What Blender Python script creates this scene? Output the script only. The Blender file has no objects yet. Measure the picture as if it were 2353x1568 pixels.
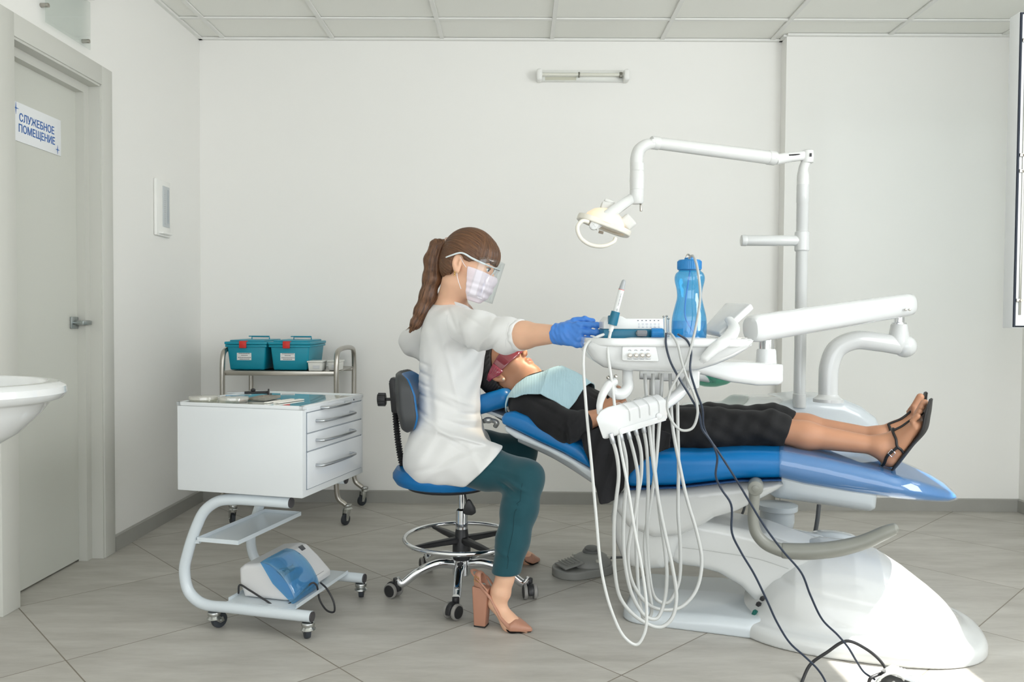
import bpy, bmesh, math, random
import numpy as np
from mathutils import Vector, Matrix
from math import pi, sin, cos, radians, atan2, sqrt, exp
random.seed(7)
S = bpy.context.scene
C = S.collection

# ------------------------------------------------------------------ camera
F, PITCH, YAW, ROLL, CH = 1810.2, 0.02766, 0.00847, 0.00644, 1.02618
cd = bpy.data.cameras.new('camera'); cam = bpy.data.objects.new('camera', cd); C.objects.link(cam)
cd.sensor_fit = 'HORIZONTAL'; cd.sensor_width = 36.0; cd.lens = F/2353*36.0
cd.clip_start = 0.05; cd.clip_end = 60
cam.location = (0, 0, CH)
S.camera = cam
def ray(px, py):
    a = (px-1176.5)/F; b = (py-784)/F
    u, v = a*cos(ROLL)+b*sin(ROLL), -a*sin(ROLL)+b*cos(ROLL)
    y = cos(PITCH)-v*sin(PITCH); z = -sin(PITCH)-v*cos(PITCH)
    return Vector((u*cos(YAW)-y*sin(YAW), u*sin(YAW)+y*cos(YAW), z))
_f = ray(1176.5, 784); _r = (ray(1300, 784)-ray(1176.5, 784)).normalized(); _u = _r.cross(_f).normalized(); _f.normalize()
cam.rotation_euler = Matrix(((_r.x, _u.x, -_f.x), (_r.y, _u.y, -_f.y), (_r.z, _u.z, -_f.z))).to_euler()
def at(px, py, Y):            # point of the room at depth Y from the lens
    d = ray(px, py); t = Y/d.y
    return Vector((d.x*t, Y, CH+d.z*t))
def atx(px, py, X):
    d = ray(px, py); t = X/d.x
    return Vector((X, d.y*t, CH+d.z*t))
def atz(px, py, Z):
    d = ray(px, py); t = (Z-CH)/d.z
    return Vector((d.x*t, d.y*t, Z))

# ------------------------------------------------------------------ light
W = bpy.data.worlds.new('daylight'); S.world = W; W.use_nodes = True
bg = W.node_tree.nodes['Background']; bg.inputs[0].default_value = (0.93, 0.97, 1.0, 1); bg.inputs[1].default_value = 2.1
sl = bpy.data.lights.new('sun', 'SUN'); sun = bpy.data.objects.new('sun', sl); C.objects.link(sun)
sl.energy = 12.0; sl.angle = radians(0.6); sl.color = (1.0, 0.97, 0.92)
SUN_DIR = Vector((-0.80, -0.12, -1.0)).normalized()
sun.rotation_euler = SUN_DIR.to_track_quat('-Z', 'Y').to_euler(); sun.location = (4, 5, 4)
def area(name, loc, dirv, sx, sy, power, color):
    l = bpy.data.lights.new(name, 'AREA'); l.shape = 'RECTANGLE'; l.size = sx; l.size_y = sy; l.energy = power; l.color = color
    o = bpy.data.objects.new(name, l); C.objects.link(o); o.location = loc
    o.rotation_euler = Vector(dirv).to_track_quat('-Z', 'Y').to_euler(); return o
area('daylight_fill', (2.66, 1.3, 1.6), (-1, 0.15, -0.1), 2.2, 1.4, 60, (0.95, 0.98, 1.0))  # added fill from the right; the wall has no window opening here
S.view_settings.view_transform = 'Standard'; S.view_settings.look = 'None'
S.view_settings.exposure = 0.5; S.view_settings.gamma = 1.0; S.view_settings.use_curve_mapping = False
try:
    S.cycles.max_bounces = 8; S.cycles.diffuse_bounces = 5; S.cycles.transparent_max_bounces = 12
    S.cycles.caustics_reflective = False; S.cycles.caustics_refractive = False
except Exception: pass

# ------------------------------------------------------------------ materials
MATS = {}
def srgb(r, g, b):
    f = lambda c: (c/255/12.92) if c/255 <= .04045 else ((c/255+.055)/1.055)**2.4
    return (f(r), f(g), f(b), 1)
def mat(name, col, rough=.5, metal=0, spec=None, coat=0, trans=0, ior=1.45, alpha=1, sheen=0, bump=None, var=0, vscale=8, emit=0, sss=0):
    if name in MATS: return MATS[name]
    m = bpy.data.materials.new(name); m.use_nodes = True; MATS[name] = m
    nt = m.node_tree; b = nt.nodes['Principled BSDF']
    c = srgb(*col) if max(col) > 1 else (*col, 1)
    b.inputs['Base Color'].default_value = c; b.inputs['Roughness'].default_value = rough; b.inputs['Metallic'].default_value = metal
    if spec is not None: b.inputs['Specular IOR Level'].default_value = spec
    b.inputs['Coat Weight'].default_value = coat; b.inputs['Coat Roughness'].default_value = .04
    b.inputs['Transmission Weight'].default_value = trans; b.inputs['IOR'].default_value = ior; b.inputs['Alpha'].default_value = alpha
    if sheen: b.inputs['Sheen Weight'].default_value = sheen
    if sss:
        b.inputs['Subsurface Weight'].default_value = sss; b.inputs['Subsurface Radius'].default_value = (1, .35, .2); b.inputs['Subsurface Scale'].default_value = .01
    if emit: b.inputs['Emission Color'].default_value = c; b.inputs['Emission Strength'].default_value = emit
    tc = nt.nodes.new('ShaderNodeTexCoord')
    if var:
        n = nt.nodes.new('ShaderNodeTexNoise'); n.inputs['Scale'].default_value = vscale; n.inputs['Detail'].default_value = 4
        nt.links.new(tc.outputs['Object'], n.inputs['Vector'])
        mx = nt.nodes.new('ShaderNodeMix'); mx.data_type = 'RGBA'
        mx.inputs[6].default_value = tuple(x*(1-var) for x in c[:3])+(1,); mx.inputs[7].default_value = tuple(min(1, x*(1+var)) for x in c[:3])+(1,)
        nt.links.new(n.outputs['Fac'], mx.inputs[0]); nt.links.new(mx.outputs[2], b.inputs['Base Color'])
    if bump:
        sc, st = bump
        n = nt.nodes.new('ShaderNodeTexNoise'); n.inputs['Scale'].default_value = sc; n.inputs['Detail'].default_value = 3
        nt.links.new(tc.outputs['Object'], n.inputs['Vector'])
        bp = nt.nodes.new('ShaderNodeBump'); bp.inputs['Strength'].default_value = st; bp.inputs['Distance'].default_value = .002
        nt.links.new(n.outputs['Fac'], bp.inputs['Height']); nt.links.new(bp.outputs[0], b.inputs['Normal'])
    return m
def glass(name, col=(1, 1, 1), gloss=.08, rough=.02, solidc=0):
    # thin clear sheet: see-through, tinted, with a mirror-like sheen at grazing angles
    if name in MATS: return MATS[name]
    m = bpy.data.materials.new(name); m.use_nodes = True; MATS[name] = m; nt = m.node_tree
    for n in list(nt.nodes): nt.nodes.remove(n)
    o = nt.nodes.new('ShaderNodeOutputMaterial'); t = nt.nodes.new('ShaderNodeBsdfTransparent'); t.inputs[0].default_value = (*col, 1)
    g = nt.nodes.new('ShaderNodeBsdfGlossy'); g.inputs['Roughness'].default_value = rough
    mx = nt.nodes.new('ShaderNodeMixShader'); lw = nt.nodes.new('ShaderNodeLayerWeight'); lw.inputs[0].default_value = .5; fr = nt.nodes.new('ShaderNodeMath'); fr.operation = 'POWER'; fr.inputs[1].default_value = 3.5; nt.links.new(lw.outputs['Facing'], fr.inputs[0])
    ad = nt.nodes.new('ShaderNodeMath'); ad.operation = 'MULTIPLY_ADD'; ad.inputs[1].default_value = .5; ad.inputs[2].default_value = .03+gloss*.25
    nt.links.new(fr.outputs[0], ad.inputs[0]); nt.links.new(ad.outputs[0], mx.inputs[0])
    src = t.outputs[0]
    if solidc:
        d = nt.nodes.new('ShaderNodeBsdfDiffuse'); d.inputs[0].default_value = (*col, 1); m2 = nt.nodes.new('ShaderNodeMixShader'); m2.inputs[0].default_value = solidc
        nt.links.new(t.outputs[0], m2.inputs[1]); nt.links.new(d.outputs[0], m2.inputs[2]); src = m2.outputs[0]
    nt.links.new(src, mx.inputs[1]); nt.links.new(g.outputs[0], mx.inputs[2]); nt.links.new(mx.outputs[0], o.inputs[0]); return m
WALL = mat('wall_paint', (240, 239, 235), .75, bump=(60, .05))
TRIMG = mat('door_grey', (204, 204, 197), .45)
DOORM = mat('door_leaf_grey', (206, 207, 199), .5)
SKIRT = mat('skirting_tile', (158, 157, 151), .4, var=.12, vscale=6)
ENAM = mat('white_enamel', (214, 218, 220), .22, coat=.3)
GLOSS = mat('white_gloss_plastic', (214, 216, 216), .12, coat=.6)
SATIN = mat('white_satin_plastic', (214, 216, 215), .32)
CHROME = mat('chrome', (225, 227, 230), .07, metal=1)
STEEL = mat('brushed_steel', (178, 174, 166), .28, metal=1)
ALU = mat('matt_aluminium', (190, 194, 198), .35, metal=1)
BLACK = mat('black_plastic', (38, 38, 40), .42)
RUBBER = mat('dark_rubber', (52, 56, 62), .55)
GREYR = mat('grey_rubber', (140, 138, 134), .5)
HOSE = mat('pale_grey_hose', (188, 190, 188), .32)

# ------------------------------------------------------------------ objects
def tag(o, label=None, cat=None, group=None, kind=None):
    if label: o['label'] = label
    if cat: o['category'] = cat
    if group: o['group'] = group
    if kind: o['kind'] = kind
    return o
def thing(name, label, cat, loc=(0, 0, 0), rz=0, group=None):
    o = bpy.data.objects.new(name, None); C.objects.link(o); o.empty_display_size = .05
    o.location = loc; o.rotation_euler = (0, 0, rz); return tag(o, label, cat, group)
def raw(name, me, m, parent=None, smooth=True, world=True):
    o = bpy.data.objects.new(name, me); C.objects.link(o)
    if m is not None and not me.materials: me.materials.append(m)
    if parent is not None:
        o.parent = parent
        if world: o.matrix_parent_inverse = Matrix.Identity(4)
    return o
def chainmat(o):
    m = Matrix.Identity(4); L = []
    while o is not None: L.append(o); o = o.parent
    for x in reversed(L): m = m @ Matrix.Translation(x.location) @ x.rotation_euler.to_matrix().to_4x4()
    return m
def build(name, bm, m, parent=None, smooth=True, angle=38, local=False):
    """one mesh object; geometry is given in room coordinates unless local"""
    bmesh.ops.recalc_face_normals(bm, faces=bm.faces)
    if parent is not None and not local: bmesh.ops.transform(bm, matrix=chainmat(parent).inverted(), verts=bm.verts)
    me = bpy.data.meshes.new(name); 
    if smooth:
        for f in bm.faces: f.smooth = True
        for e in bm.edges:
            if len(e.link_faces) == 2 and e.calc_face_angle(0) > radians(angle): e.smooth = False
    bm.to_mesh(me); bm.free()
    return raw(name, me, m, parent)
def dup(o, loc=None, rz=None, parent=None):
    c = o.copy(); C.objects.link(c)
    if parent is not None: c.parent = parent
    if loc is not None: c.location = loc
    if rz is not None: c.rotation_euler = (0, 0, rz)
    for ch in [x for x in bpy.data.objects if x.parent == o]: dup(ch, parent=c)
    return c
def NB(): return bmesh.new()
def box(bm, c, s, rot=None, bev=0, seg=2):
    t = bmesh.new(); bmesh.ops.create_cube(t, size=1)
    bmesh.ops.scale(t, vec=s, verts=t.verts)
    if bev: bmesh.ops.bevel(t, geom=t.edges[:]+t.verts[:], offset=bev, segments=seg, profile=.5, affect='EDGES')
    M = Matrix.Translation(Vector(c))
    if rot is not None: M = M @ (rot if isinstance(rot, Matrix) else Matrix.Rotation(rot, 4, 'Z'))
    bmesh.ops.transform(t, matrix=M, verts=t.verts); merge(bm, t); return bm
def merge(bm, t):
    me = bpy.data.meshes.new('tmp'); t.to_mesh(me); t.free(); bm.from_mesh(me); bpy.data.meshes.remove(me)
def frame_of(d):
    d = d.normalized(); a = Vector((0, 0, 1)) if abs(d.z) < .95 else Vector((1, 0, 0))
    x = a.cross(d).normalized(); return x, d.cross(x), d
def ringv(bm, c, x, y, rx, ry, n, sq=2.0):
    out = []
    for i in range(n):
        a = 2*pi*i/n; ca, sa = cos(a), sin(a)
        if sq != 2: ca = math.copysign(abs(ca)**(2/sq), ca); sa = math.copysign(abs(sa)**(2/sq), sa)
        out.append(bm.verts.new(c+x*(rx*ca)+y*(ry*sa)))
    return out
def bridge(bm, A, B):
    n = len(A)
    for i in range(n): bm.faces.new((A[i], A[(i+1) % n], B[(i+1) % n], B[i]))
def cyl(bm, a, b, r1, r2=None, n=24, bev=0):
    a, b = Vector(a), Vector(b); r2 = r1 if r2 is None else r2; x, y, d = frame_of(b-a)
    if bev:
        L = [(a, r1-bev), (a+d*bev*.3, r1-bev*.3), (a+d*bev, r1), (b-d*bev, r2), (b-d*bev*.3, r2-bev*.3), (b, r2-bev)]
    else: L = [(a, r1), (b, r2)]
    R = [ringv(bm, c, x, y, r, r, n) for c, r in L]
    for i in range(len(R)-1): bridge(bm, R[i], R[i+1])
    bm.faces.new(R[0][::-1]); bm.faces.new(R[-1]); return bm
def lathe(bm, o, prof, n=32, axis=(0, 0, 1), cap=True, sx=1, sy=1, rot=0):
    o = Vector(o); x, y, d = frame_of(Vector(axis)); R = []
    if rot: x, y = x*cos(rot)+y*sin(rot), y*cos(rot)-x*sin(rot)
    for r, z in prof: R.append(ringv(bm, o+d*z, x, y, max(r, 1e-5)*sx, max(r, 1e-5)*sy, n))
    for i in range(len(R)-1): bridge(bm, R[i], R[i+1])
    if cap: bm.faces.new(R[0][::-1]); bm.faces.new(R[-1])
    return bm
def catmull(P, k=8, closed=False):
    P = [Vector(p) for p in P]; n = len(P); out = []
    if n < 3: return P
    rng = range(n) if closed else range(n-1)
    for i in rng:
        if closed: p0, p1, p2, p3 = P[i-1], P[i], P[(i+1) % n], P[(i+2) % n]
        else: p0, p1, p2, p3 = P[max(i-1, 0)], P[i], P[i+1], P[min(i+2, n-1)]
        d1 = max((p1-p0).length, 1e-6)**.5; d2 = max((p2-p1).length, 1e-6)**.5; d3 = max((p3-p2).length, 1e-6)**.5
        m1 = (p2-p1)+d2*((p1-p0)/d1-(p2-p0)/(d1+d2)) if p0 != p1 else (p2-p1)
        m2 = (p2-p1)+d2*((p3-p2)/d3-(p3-p1)/(d2+d3)) if p3 != p2 else (p2-p1)
        for j in range(k):
            t = j/k; t2 = t*t; t3 = t2*t
            out.append(p1*(2*t3-3*t2+1)+m1*(t3-2*t2+t)+p2*(-2*t3+3*t2)+m2*(t3-t2))
    if not closed: out.append(P[-1])
    return out
def tube(bm, P, r, n=12, closed=False, smooth=8, cap=True, flat=None, up=None, sq=2.0):
    """tube along points; r a number or a list (one per given point); flat = ratio of the second radius"""
    rs = None
    if isinstance(r, (list, tuple)): rs = list(r)
    if smooth:
        Q = catmull(P, smooth, closed)
        if rs is not None:
            T = []
            m = len(P)-1
            for i in range(m):
                for j in range(smooth):
                    t = j/smooth; t = t*t*(3-2*t); T.append(rs[i]*(1-t)+rs[i+1]*t)
            T.append(rs[-1]); rs = T
    else: Q = [Vector(p) for p in P]
    N = len(Q)
    if rs is None: rs = [r]*N
    R = []; px = None
    for i in range(N):
        if closed: d = Q[(i+1) % N]-Q[i-1]
        else: d = Q[min(i+1, N-1)]-Q[max(i-1, 0)]
        if d.length < 1e-9: d = Vector((0, 0, 1))
        d.normalize()
        if px is None: x = (Vector(up)-d*d.dot(Vector(up))).normalized() if up else frame_of(d)[0]
        else: x = (px-d*px.dot(d)).normalized()
        px = x; y = d.cross(x)
        R.append(ringv(bm, Q[i], x, y, rs[i], rs[i]*(flat or 1), n, sq))
    for i in range(N-1): bridge(bm, R[i], R[i+1])
    if closed:
        A, B = R[-1], R[0]; k = min(range(n), key=lambda s: (A[0].co-B[s].co).length); bridge(bm, A, B[k:]+B[:k])
    elif cap: bm.faces.new(R[0][::-1]); bm.faces.new(R[-1])
    return bm
def prism(bm, pts, off, bev=0, seg=2):
    """polygon (3D points) pushed along the vector off"""
    t = bmesh.new(); A = [t.verts.new(Vector(p)) for p in pts]; B = [t.verts.new(Vector(p)+Vector(off)) for p in pts]
    bridge(t, A, B); t.faces.new(A[::-1]); t.faces.new(B)
    if bev:
        bmesh.ops.recalc_face_normals(t, faces=t.faces)
        es = [e for e in t.edges if e.calc_face_angle(0) > radians(30)]
        bmesh.ops.bevel(t, geom=es, offset=bev, segments=seg, profile=.5, affect='EDGES', clamp_overlap=True)
    merge(bm, t); return bm
def ellip(bm, c, r, n=16, R=None):
    M = Matrix.Translation(Vector(c)) @ (R or Matrix.Identity(4)) @ Matrix.Diagonal((*r, 1))
    bmesh.ops.create_uvsphere(bm, u_segments=n*2, v_segments=n, radius=1, matrix=M); return bm
def qmesh(bm, grid):
    V = [[bm.verts.new(p) for p in row] for row in grid]
    for i in range(len(V)-1):
        for j in range(len(V[0])-1): bm.faces.new((V[i][j], V[i][j+1], V[i+1][j+1], V[i+1][j]))
    return bm
def solid(o, t, off=0):
    m = o.modifiers.new('thickness', 'SOLIDIFY'); m.thickness = t; m.offset = off; return o
def text(name, s, m, loc, rotM, size, parent=None, align='CENTER', sx=1.0, ext=.0006, bold=0):
    cu = bpy.data.curves.new(name, 'FONT'); cu.body = s; cu.size = size; cu.align_x = align; cu.align_y = 'CENTER'; cu.extrude = ext; cu.offset = bold
    t = bpy.data.objects.new('tmp', cu); C.objects.link(t); dg = bpy.context.evaluated_depsgraph_get()
    me = bpy.data.meshes.new_from_object(t.evaluated_get(dg)); bpy.data.objects.remove(t)
    me.name = name
    M = Matrix.Translation(Vector(loc)) @ rotM @ Matrix.Diagonal((sx, 1, 1, 1))
    if parent is not None: M = chainmat(parent).inverted() @ M
    me.transform(M); me.materials.clear(); me.materials.append(m)
    return raw(name, me, None, parent)
def axes(x, y, z):
    return Matrix(((x[0], y[0], z[0], 0), (x[1], y[1], z[1], 0), (x[2], y[2], z[2], 0), (0, 0, 0, 1)))

# ------------------------------------------------------------------ smooth solids from distance fields
def P3(v): return np.array(v, dtype=np.float32)
def sph(p, c, r): return np.linalg.norm(p-P3(c), axis=1)-r
def ell(p, c, r, R=None):
    q = p-P3(c)
    if R is not None: q = q @ np.array(R, dtype=np.float32)       # columns of R: the ellipsoid's axes
    r = P3(r); k0 = np.linalg.norm(q/r, axis=1); k1 = np.linalg.norm(q/(r*r), axis=1)+1e-6
    return k0*(k0-1)/k1
def cone(p, a, b, r1, r2):
    a, b = P3(a), P3(b); ab = b-a; t = np.clip(((p-a)@ab)/(ab@ab+1e-12), 0, 1)
    return np.linalg.norm(p-a-t[:, None]*ab, axis=1)-(r1+(r2-r1)*t)
def econe(p, a, b, r1, r2, side, fl):
    """tapered limb, cross-section stretched by fl along side"""
    a, b = P3(a), P3(b); ab = b-a; s = P3(side); u = ab/np.linalg.norm(ab); s = s-u*(s@u); s /= np.linalg.norm(s)
    t = np.clip(((p-a)@ab)/(ab@ab+1e-12), 0, 1); q = p-a-t[:, None]*ab; k = q@s
    q = q-np.outer(k*(1-1/fl), s); d = np.linalg.norm(q, axis=1)-(r1+(r2-r1)*t)
    return d
def smin(a, b, k=.02):
    h = np.maximum(k-np.abs(a-b), 0)/k; return np.minimum(a, b)-h*h*k*.25
def smax(a, b, k=.02): return -smin(-a, -b, k)
def chain(p, pts, rs, k=.02):
    d = None
    for i in range(len(pts)-1):
        e = cone(p, pts[i], pts[i+1], rs[i], rs[i+1]); d = e if d is None else smin(d, e, k)
    return d
def rbox(p, c, hs, r, R=None):
    q = p-P3(c)
    if R is not None: q = q @ np.array(R, dtype=np.float32)
    q = np.abs(q)-(P3(hs)-r)
    return np.linalg.norm(np.maximum(q, 0), axis=1)+np.minimum(q.max(axis=1), 0)-r
def poly2(x, y, V):
    """signed distance to a 2D polygon"""
    V = np.array(V, dtype=np.float32); d = np.full(x.shape, 1e9, np.float32); ins = np.zeros(x.shape, bool)
    n = len(V)
    for i in range(n):
        ax, ay = V[i-1]; bx, by = V[i]; ex, ey = bx-ax, by-ay
        wx, wy = x-ax, y-ay; t = np.clip((wx*ex+wy*ey)/(ex*ex+ey*ey+1e-12), 0, 1)
        dx, dy = wx-ex*t, wy-ey*t; d = np.minimum(d, dx*dx+dy*dy)
        if ay != by:
            c = ((ay > y) != (by > y)) & (x < (bx-ax)*(y-ay)/(by-ay)+ax); ins ^= c
    d = np.sqrt(d); return np.where(ins, -d, d)
def slab(d2, h, r):
    """2D distance d2 extruded to |h|<0 with rounding r"""
    a = np.maximum(d2+r, 0); b = np.maximum(h+r, 0)
    return np.sqrt(a*a+b*b)+np.minimum(np.maximum(d2+r, h+r), 0)-r
def sdf_mesh(f, lo, hi, h):
    B = 8; lo = np.array(lo, float)-2*h; hi = np.array(hi, float)+2*h
    nb = np.ceil((hi-lo)/(B*h)).astype(int); st = B*h
    I = np.stack(np.meshgrid(*[np.arange(n) for n in nb], indexing='ij'), -1).reshape(-1, 3)
    v = f((lo+(I+.5)*st).astype(np.float32)); I = I[np.abs(v) < st*.87*1.8]
    n = B+1; g = np.stack(np.meshgrid(*[np.arange(n)]*3, indexing='ij'), -1).reshape(-1, 3)
    dims = nb*B+2
    key = lambda ijk: (ijk[..., 0]*dims[1]+ijk[..., 1])*dims[2]+ijk[..., 2]
    off = np.array([[i, j, k] for i in (0, 1) for j in (0, 1) for k in (0, 1)])
    edges = [(a, b) for a in range(8) for b in range(a+1, 8) if abs(off[a]-off[b]).sum() == 1]
    VK, VP, Q = [], [], []
    for s in range(0, len(I), 200):
        blk = I[s:s+200]; base = blk*B
        G = base[:, None, :]+g[None]; pts = (lo+G.reshape(-1, 3)*h).astype(np.float32)
        val = f(pts).reshape(len(blk), n, n, n)
        cor = np.stack([val[:, o[0]:o[0]+B, o[1]:o[1]+B, o[2]:o[2]+B] for o in off], -1)
        neg = cor < 0; mix = neg.any(-1) & ~neg.all(-1)
        bi, i, j, k = np.nonzero(mix)
        if len(bi) == 0: continue
        cv = cor[bi, i, j, k]; cell = base[bi]+np.stack([i, j, k], -1)
        acc = np.zeros((len(bi), 3)); cnt = np.zeros(len(bi))
        for a, b in edges:
            va, vb = cv[:, a], cv[:, b]; m = (va < 0) != (vb < 0)
            t = np.where(m, va/np.where(m, va-vb, 1), 0)
            acc += np.where(m[:, None], off[a]+t[:, None]*(off[b]-off[a]), 0); cnt += m
        VK.append(key(cell)); VP.append(lo+(cell+acc/cnt[:, None])*h)
        for ax in range(3):
            d = [0, 0, 0]; d[ax] = 1
            v0 = val[:, :B, :B, :B]; v1 = val[:, d[0]:d[0]+B, d[1]:d[1]+B, d[2]:d[2]+B]
            ch = (v0 < 0) != (v1 < 0); bi, i, j, k = np.nonzero(ch)
            if len(bi) == 0: continue
            c = base[bi]+np.stack([i, j, k], -1); e1 = np.zeros(3, int); e2 = np.zeros(3, int); e1[(ax+1) % 3] = 1; e2[(ax+2) % 3] = 1
            q = np.stack([key(c), key(c-e1), key(c-e1-e2), key(c-e2)], -1)
            fl = ~(v0[bi, i, j, k] < 0); q[fl] = q[fl][:, ::-1]; Q.append(q)
    VK = np.concatenate(VK); VP = np.concatenate(VP); Q = np.concatenate(Q)
    o = np.argsort(VK); VK, VP = VK[o], VP[o]
    ix = np.searchsorted(VK, Q); ix = np.minimum(ix, len(VK)-1); ok = (VK[ix] == Q).all(-1); ix = ix[ok]
    return VP, ix
def mesh_np(name, V, Q):
    me = bpy.data.meshes.new(name); me.vertices.add(len(V)); me.vertices.foreach_set('co', V.astype(np.float32).ravel())
    me.loops.add(Q.size); me.loops.foreach_set('vertex_index', Q.astype(np.int32).ravel())
    me.polygons.add(len(Q)); me.polygons.foreach_set('loop_start', np.arange(0, Q.size, 4, dtype=np.int32))
    me.polygons.foreach_set('use_smooth', np.ones(len(Q), bool)); me.update(calc_edges=True); me.validate(); return me
RES = 1.0
def field(name, f, lo, hi, h, m, parent=None, frame=None, relax=0):
    """mesh object from a distance field. frame: matrix of the coordinates f is written in (room if None)"""
    V, Q = sdf_mesh(f, lo, hi, h*RES)
    me = mesh_np(name, V, Q)
    M = frame.copy() if frame is not None else Matrix.Identity(4)
    if parent is not None: M = chainmat(parent).inverted() @ M
    me.transform(M)
    o = raw(name, me, m, parent)
    if relax:
        bm = bmesh.new(); bm.from_mesh(me)
        for _ in range(relax): bmesh.ops.smooth_vert(bm, verts=bm.verts, factor=.5, use_axis_x=True, use_axis_y=True, use_axis_z=True)
        bm.to_mesh(me); bm.free()
    return o
# ================================================================== THE ROOM
XL, XR, D, H = -1.766, 2.719, 4.36, 2.558
YF = -2.2                                  # the room goes on behind the lens
PX, PD = 1.4255, 0.085                     # boxed-out part of the back wall
# floor: square stone-look tiles laid on the diagonal
fm = bpy.data.materials.new('floor_tile'); fm.use_nodes = True; nt = fm.node_tree; b = nt.nodes['Principled BSDF']
def N(t, **k):
    n = nt.nodes.new(t)
    for a, v in k.items(): setattr(n, a, v)
    return n
def M2(op, a, b_=None, c=None):
    n = N('ShaderNodeMath', operation=op)
    for i, x in enumerate((a, b_, c)):
        if x is None: continue
        if hasattr(x, 'links') or hasattr(x, 'is_linked'): nt.links.new(x, n.inputs[i])
        else: n.inputs[i].default_value = x
    return n.outputs[0]
tc = N('ShaderNodeTexCoord'); sp = N('ShaderNodeSeparateXYZ'); nt.links.new(tc.outputs['Object'], sp.inputs[0])
A0 = radians(314.353); SX, SY = sp.outputs[0], sp.outputs[1]
d1 = M2('DIVIDE', M2('SUBTRACT', M2('ADD', M2('MULTIPLY', SX, -sin(A0)), M2('MULTIPLY', SY, cos(A0))), .654), .568)
d2 = M2('DIVIDE', M2('SUBTRACT', M2('ADD', M2('MULTIPLY', SX, -sin(A0+pi/2)), M2('MULTIPLY', SY, cos(A0+pi/2))), .80), .597)
def edge(d): return M2('ABSOLUTE', M2('SUBTRACT', M2('FRACT', M2('ADD', d, .5)), .5))
ed = M2('MINIMUM', edge(d1), edge(d2)); grout = M2('LESS_THAN', ed, .0034)
cv = N('ShaderNodeCombineXYZ'); nt.links.new(M2('FLOOR', d1), cv.inputs[0]); nt.links.new(M2('FLOOR', d2), cv.inputs[1])
wn = N('ShaderNodeTexWhiteNoise', noise_dimensions='3D'); nt.links.new(cv.outputs[0], wn.inputs[0])
mp = N('ShaderNodeMapping'); mp.inputs['Rotation'].default_value = (0, 0, -A0+pi/2); mp.inputs['Scale'].default_value = (1.2, 5.5, 1)
va = N('ShaderNodeVectorMath', operation='ADD'); nt.links.new(tc.outputs['Object'], va.inputs[0])
vs = N('ShaderNodeVectorMath', operation='SCALE'); nt.links.new(wn.outputs['Color'], vs.inputs[0]); vs.inputs['Scale'].default_value = 9
nt.links.new(vs.outputs[0], va.inputs[1]); nt.links.new(va.outputs[0], mp.inputs['Vector'])
n1 = N('ShaderNodeTexNoise'); n1.inputs['Scale'].default_value = 2.2; n1.inputs['Detail'].default_value = 9; n1.inputs['Roughness'].default_value = .68
nt.links.new(mp.outputs[0], n1.inputs['Vector'])
cr = N('ShaderNodeValToRGB'); cr.color_ramp.elements[0].position = .3; cr.color_ramp.elements[0].color = srgb(166, 162, 154)
cr.color_ramp.elements[1].position = .72; cr.color_ramp.elements[1].color = srgb(196, 193, 186); nt.links.new(n1.outputs['Fac'], cr.inputs[0])
hs = N('ShaderNodeHueSaturation'); nt.links.new(cr.outputs[0], hs.inputs['Color']); nt.links.new(M2('ADD', M2('MULTIPLY', wn.outputs['Value'], .07), .965), hs.inputs['Value'])
mx = N('ShaderNodeMix', data_type='RGBA'); nt.links.new(grout, mx.inputs[0]); nt.links.new(hs.outputs[0], mx.inputs[6]); mx.inputs[7].default_value = srgb(128, 120, 108)
nt.links.new(mx.outputs[2], b.inputs['Base Color']); b.inputs['Roughness'].default_value = .42; b.inputs['Specular IOR Level'].default_value = .35
bp = N('ShaderNodeBump'); bp.inputs['Distance'].default_value = .002; bp.inputs['Strength'].default_value = .4
nt.links.new(M2('SUBTRACT', M2('MULTIPLY', n1.outputs['Fac'], .3), grout), bp.inputs['Height']); nt.links.new(bp.outputs[0], b.inputs['Normal'])
bm = NB(); box(bm, ((XL+XR)/2-.15, (YF+D)/2, -.05), (XR-XL+.7, D-YF+.3, .1)); tag(build('floor', bm, fm), kind='structure')

bm = NB(); box(bm, ((XL+XR)/2, D+.06, H/2), (XR-XL+.4, .12, H+.2)); box(bm, ((PX+XR)/2+.02, D-PD/2+.01, H/2), (XR-PX+.04, PD+.02, H+.02))
tag(build('wall_back', bm, WALL), kind='structure')
# left wall with the doorway
DY0, DY1, DZ = 2.735, 3.302, 1.99
bm = NB(); wx = XL-.07
box(bm, (wx, (YF+DY0)/2, H/2), (.14, DY0-YF, H)); box(bm, (wx, (DY1+D+.02)/2, H/2), (.14, D+.02-DY1, H)); box(bm, (wx, (DY0+DY1)/2, (DZ+H)/2), (.14, DY1-DY0, H-DZ))
tag(build('wall_left', bm, WALL), kind='structure')
# right wall; unseen window opening, sized and placed to shape the sun patch
WY0, WY1, WZ0, WZ1 = 2.30, 2.95, 1.74, 2.36
bm = NB(); wx = XR+.06
box(bm, (wx, (YF+WY0)/2, H/2), (.12, WY0-YF, H)); box(bm, (wx, (WY1+D+.02)/2, H/2), (.12, D+.02-WY1, H))
box(bm, (wx, (WY0+WY1)/2, WZ0/2), (.12, WY1-WY0, WZ0)); box(bm, (wx, (WY0+WY1)/2, (WZ1+H)/2), (.12, WY1-WY0, H-WZ1))
tag(build('wall_right', bm, WALL), kind='structure')
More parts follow.
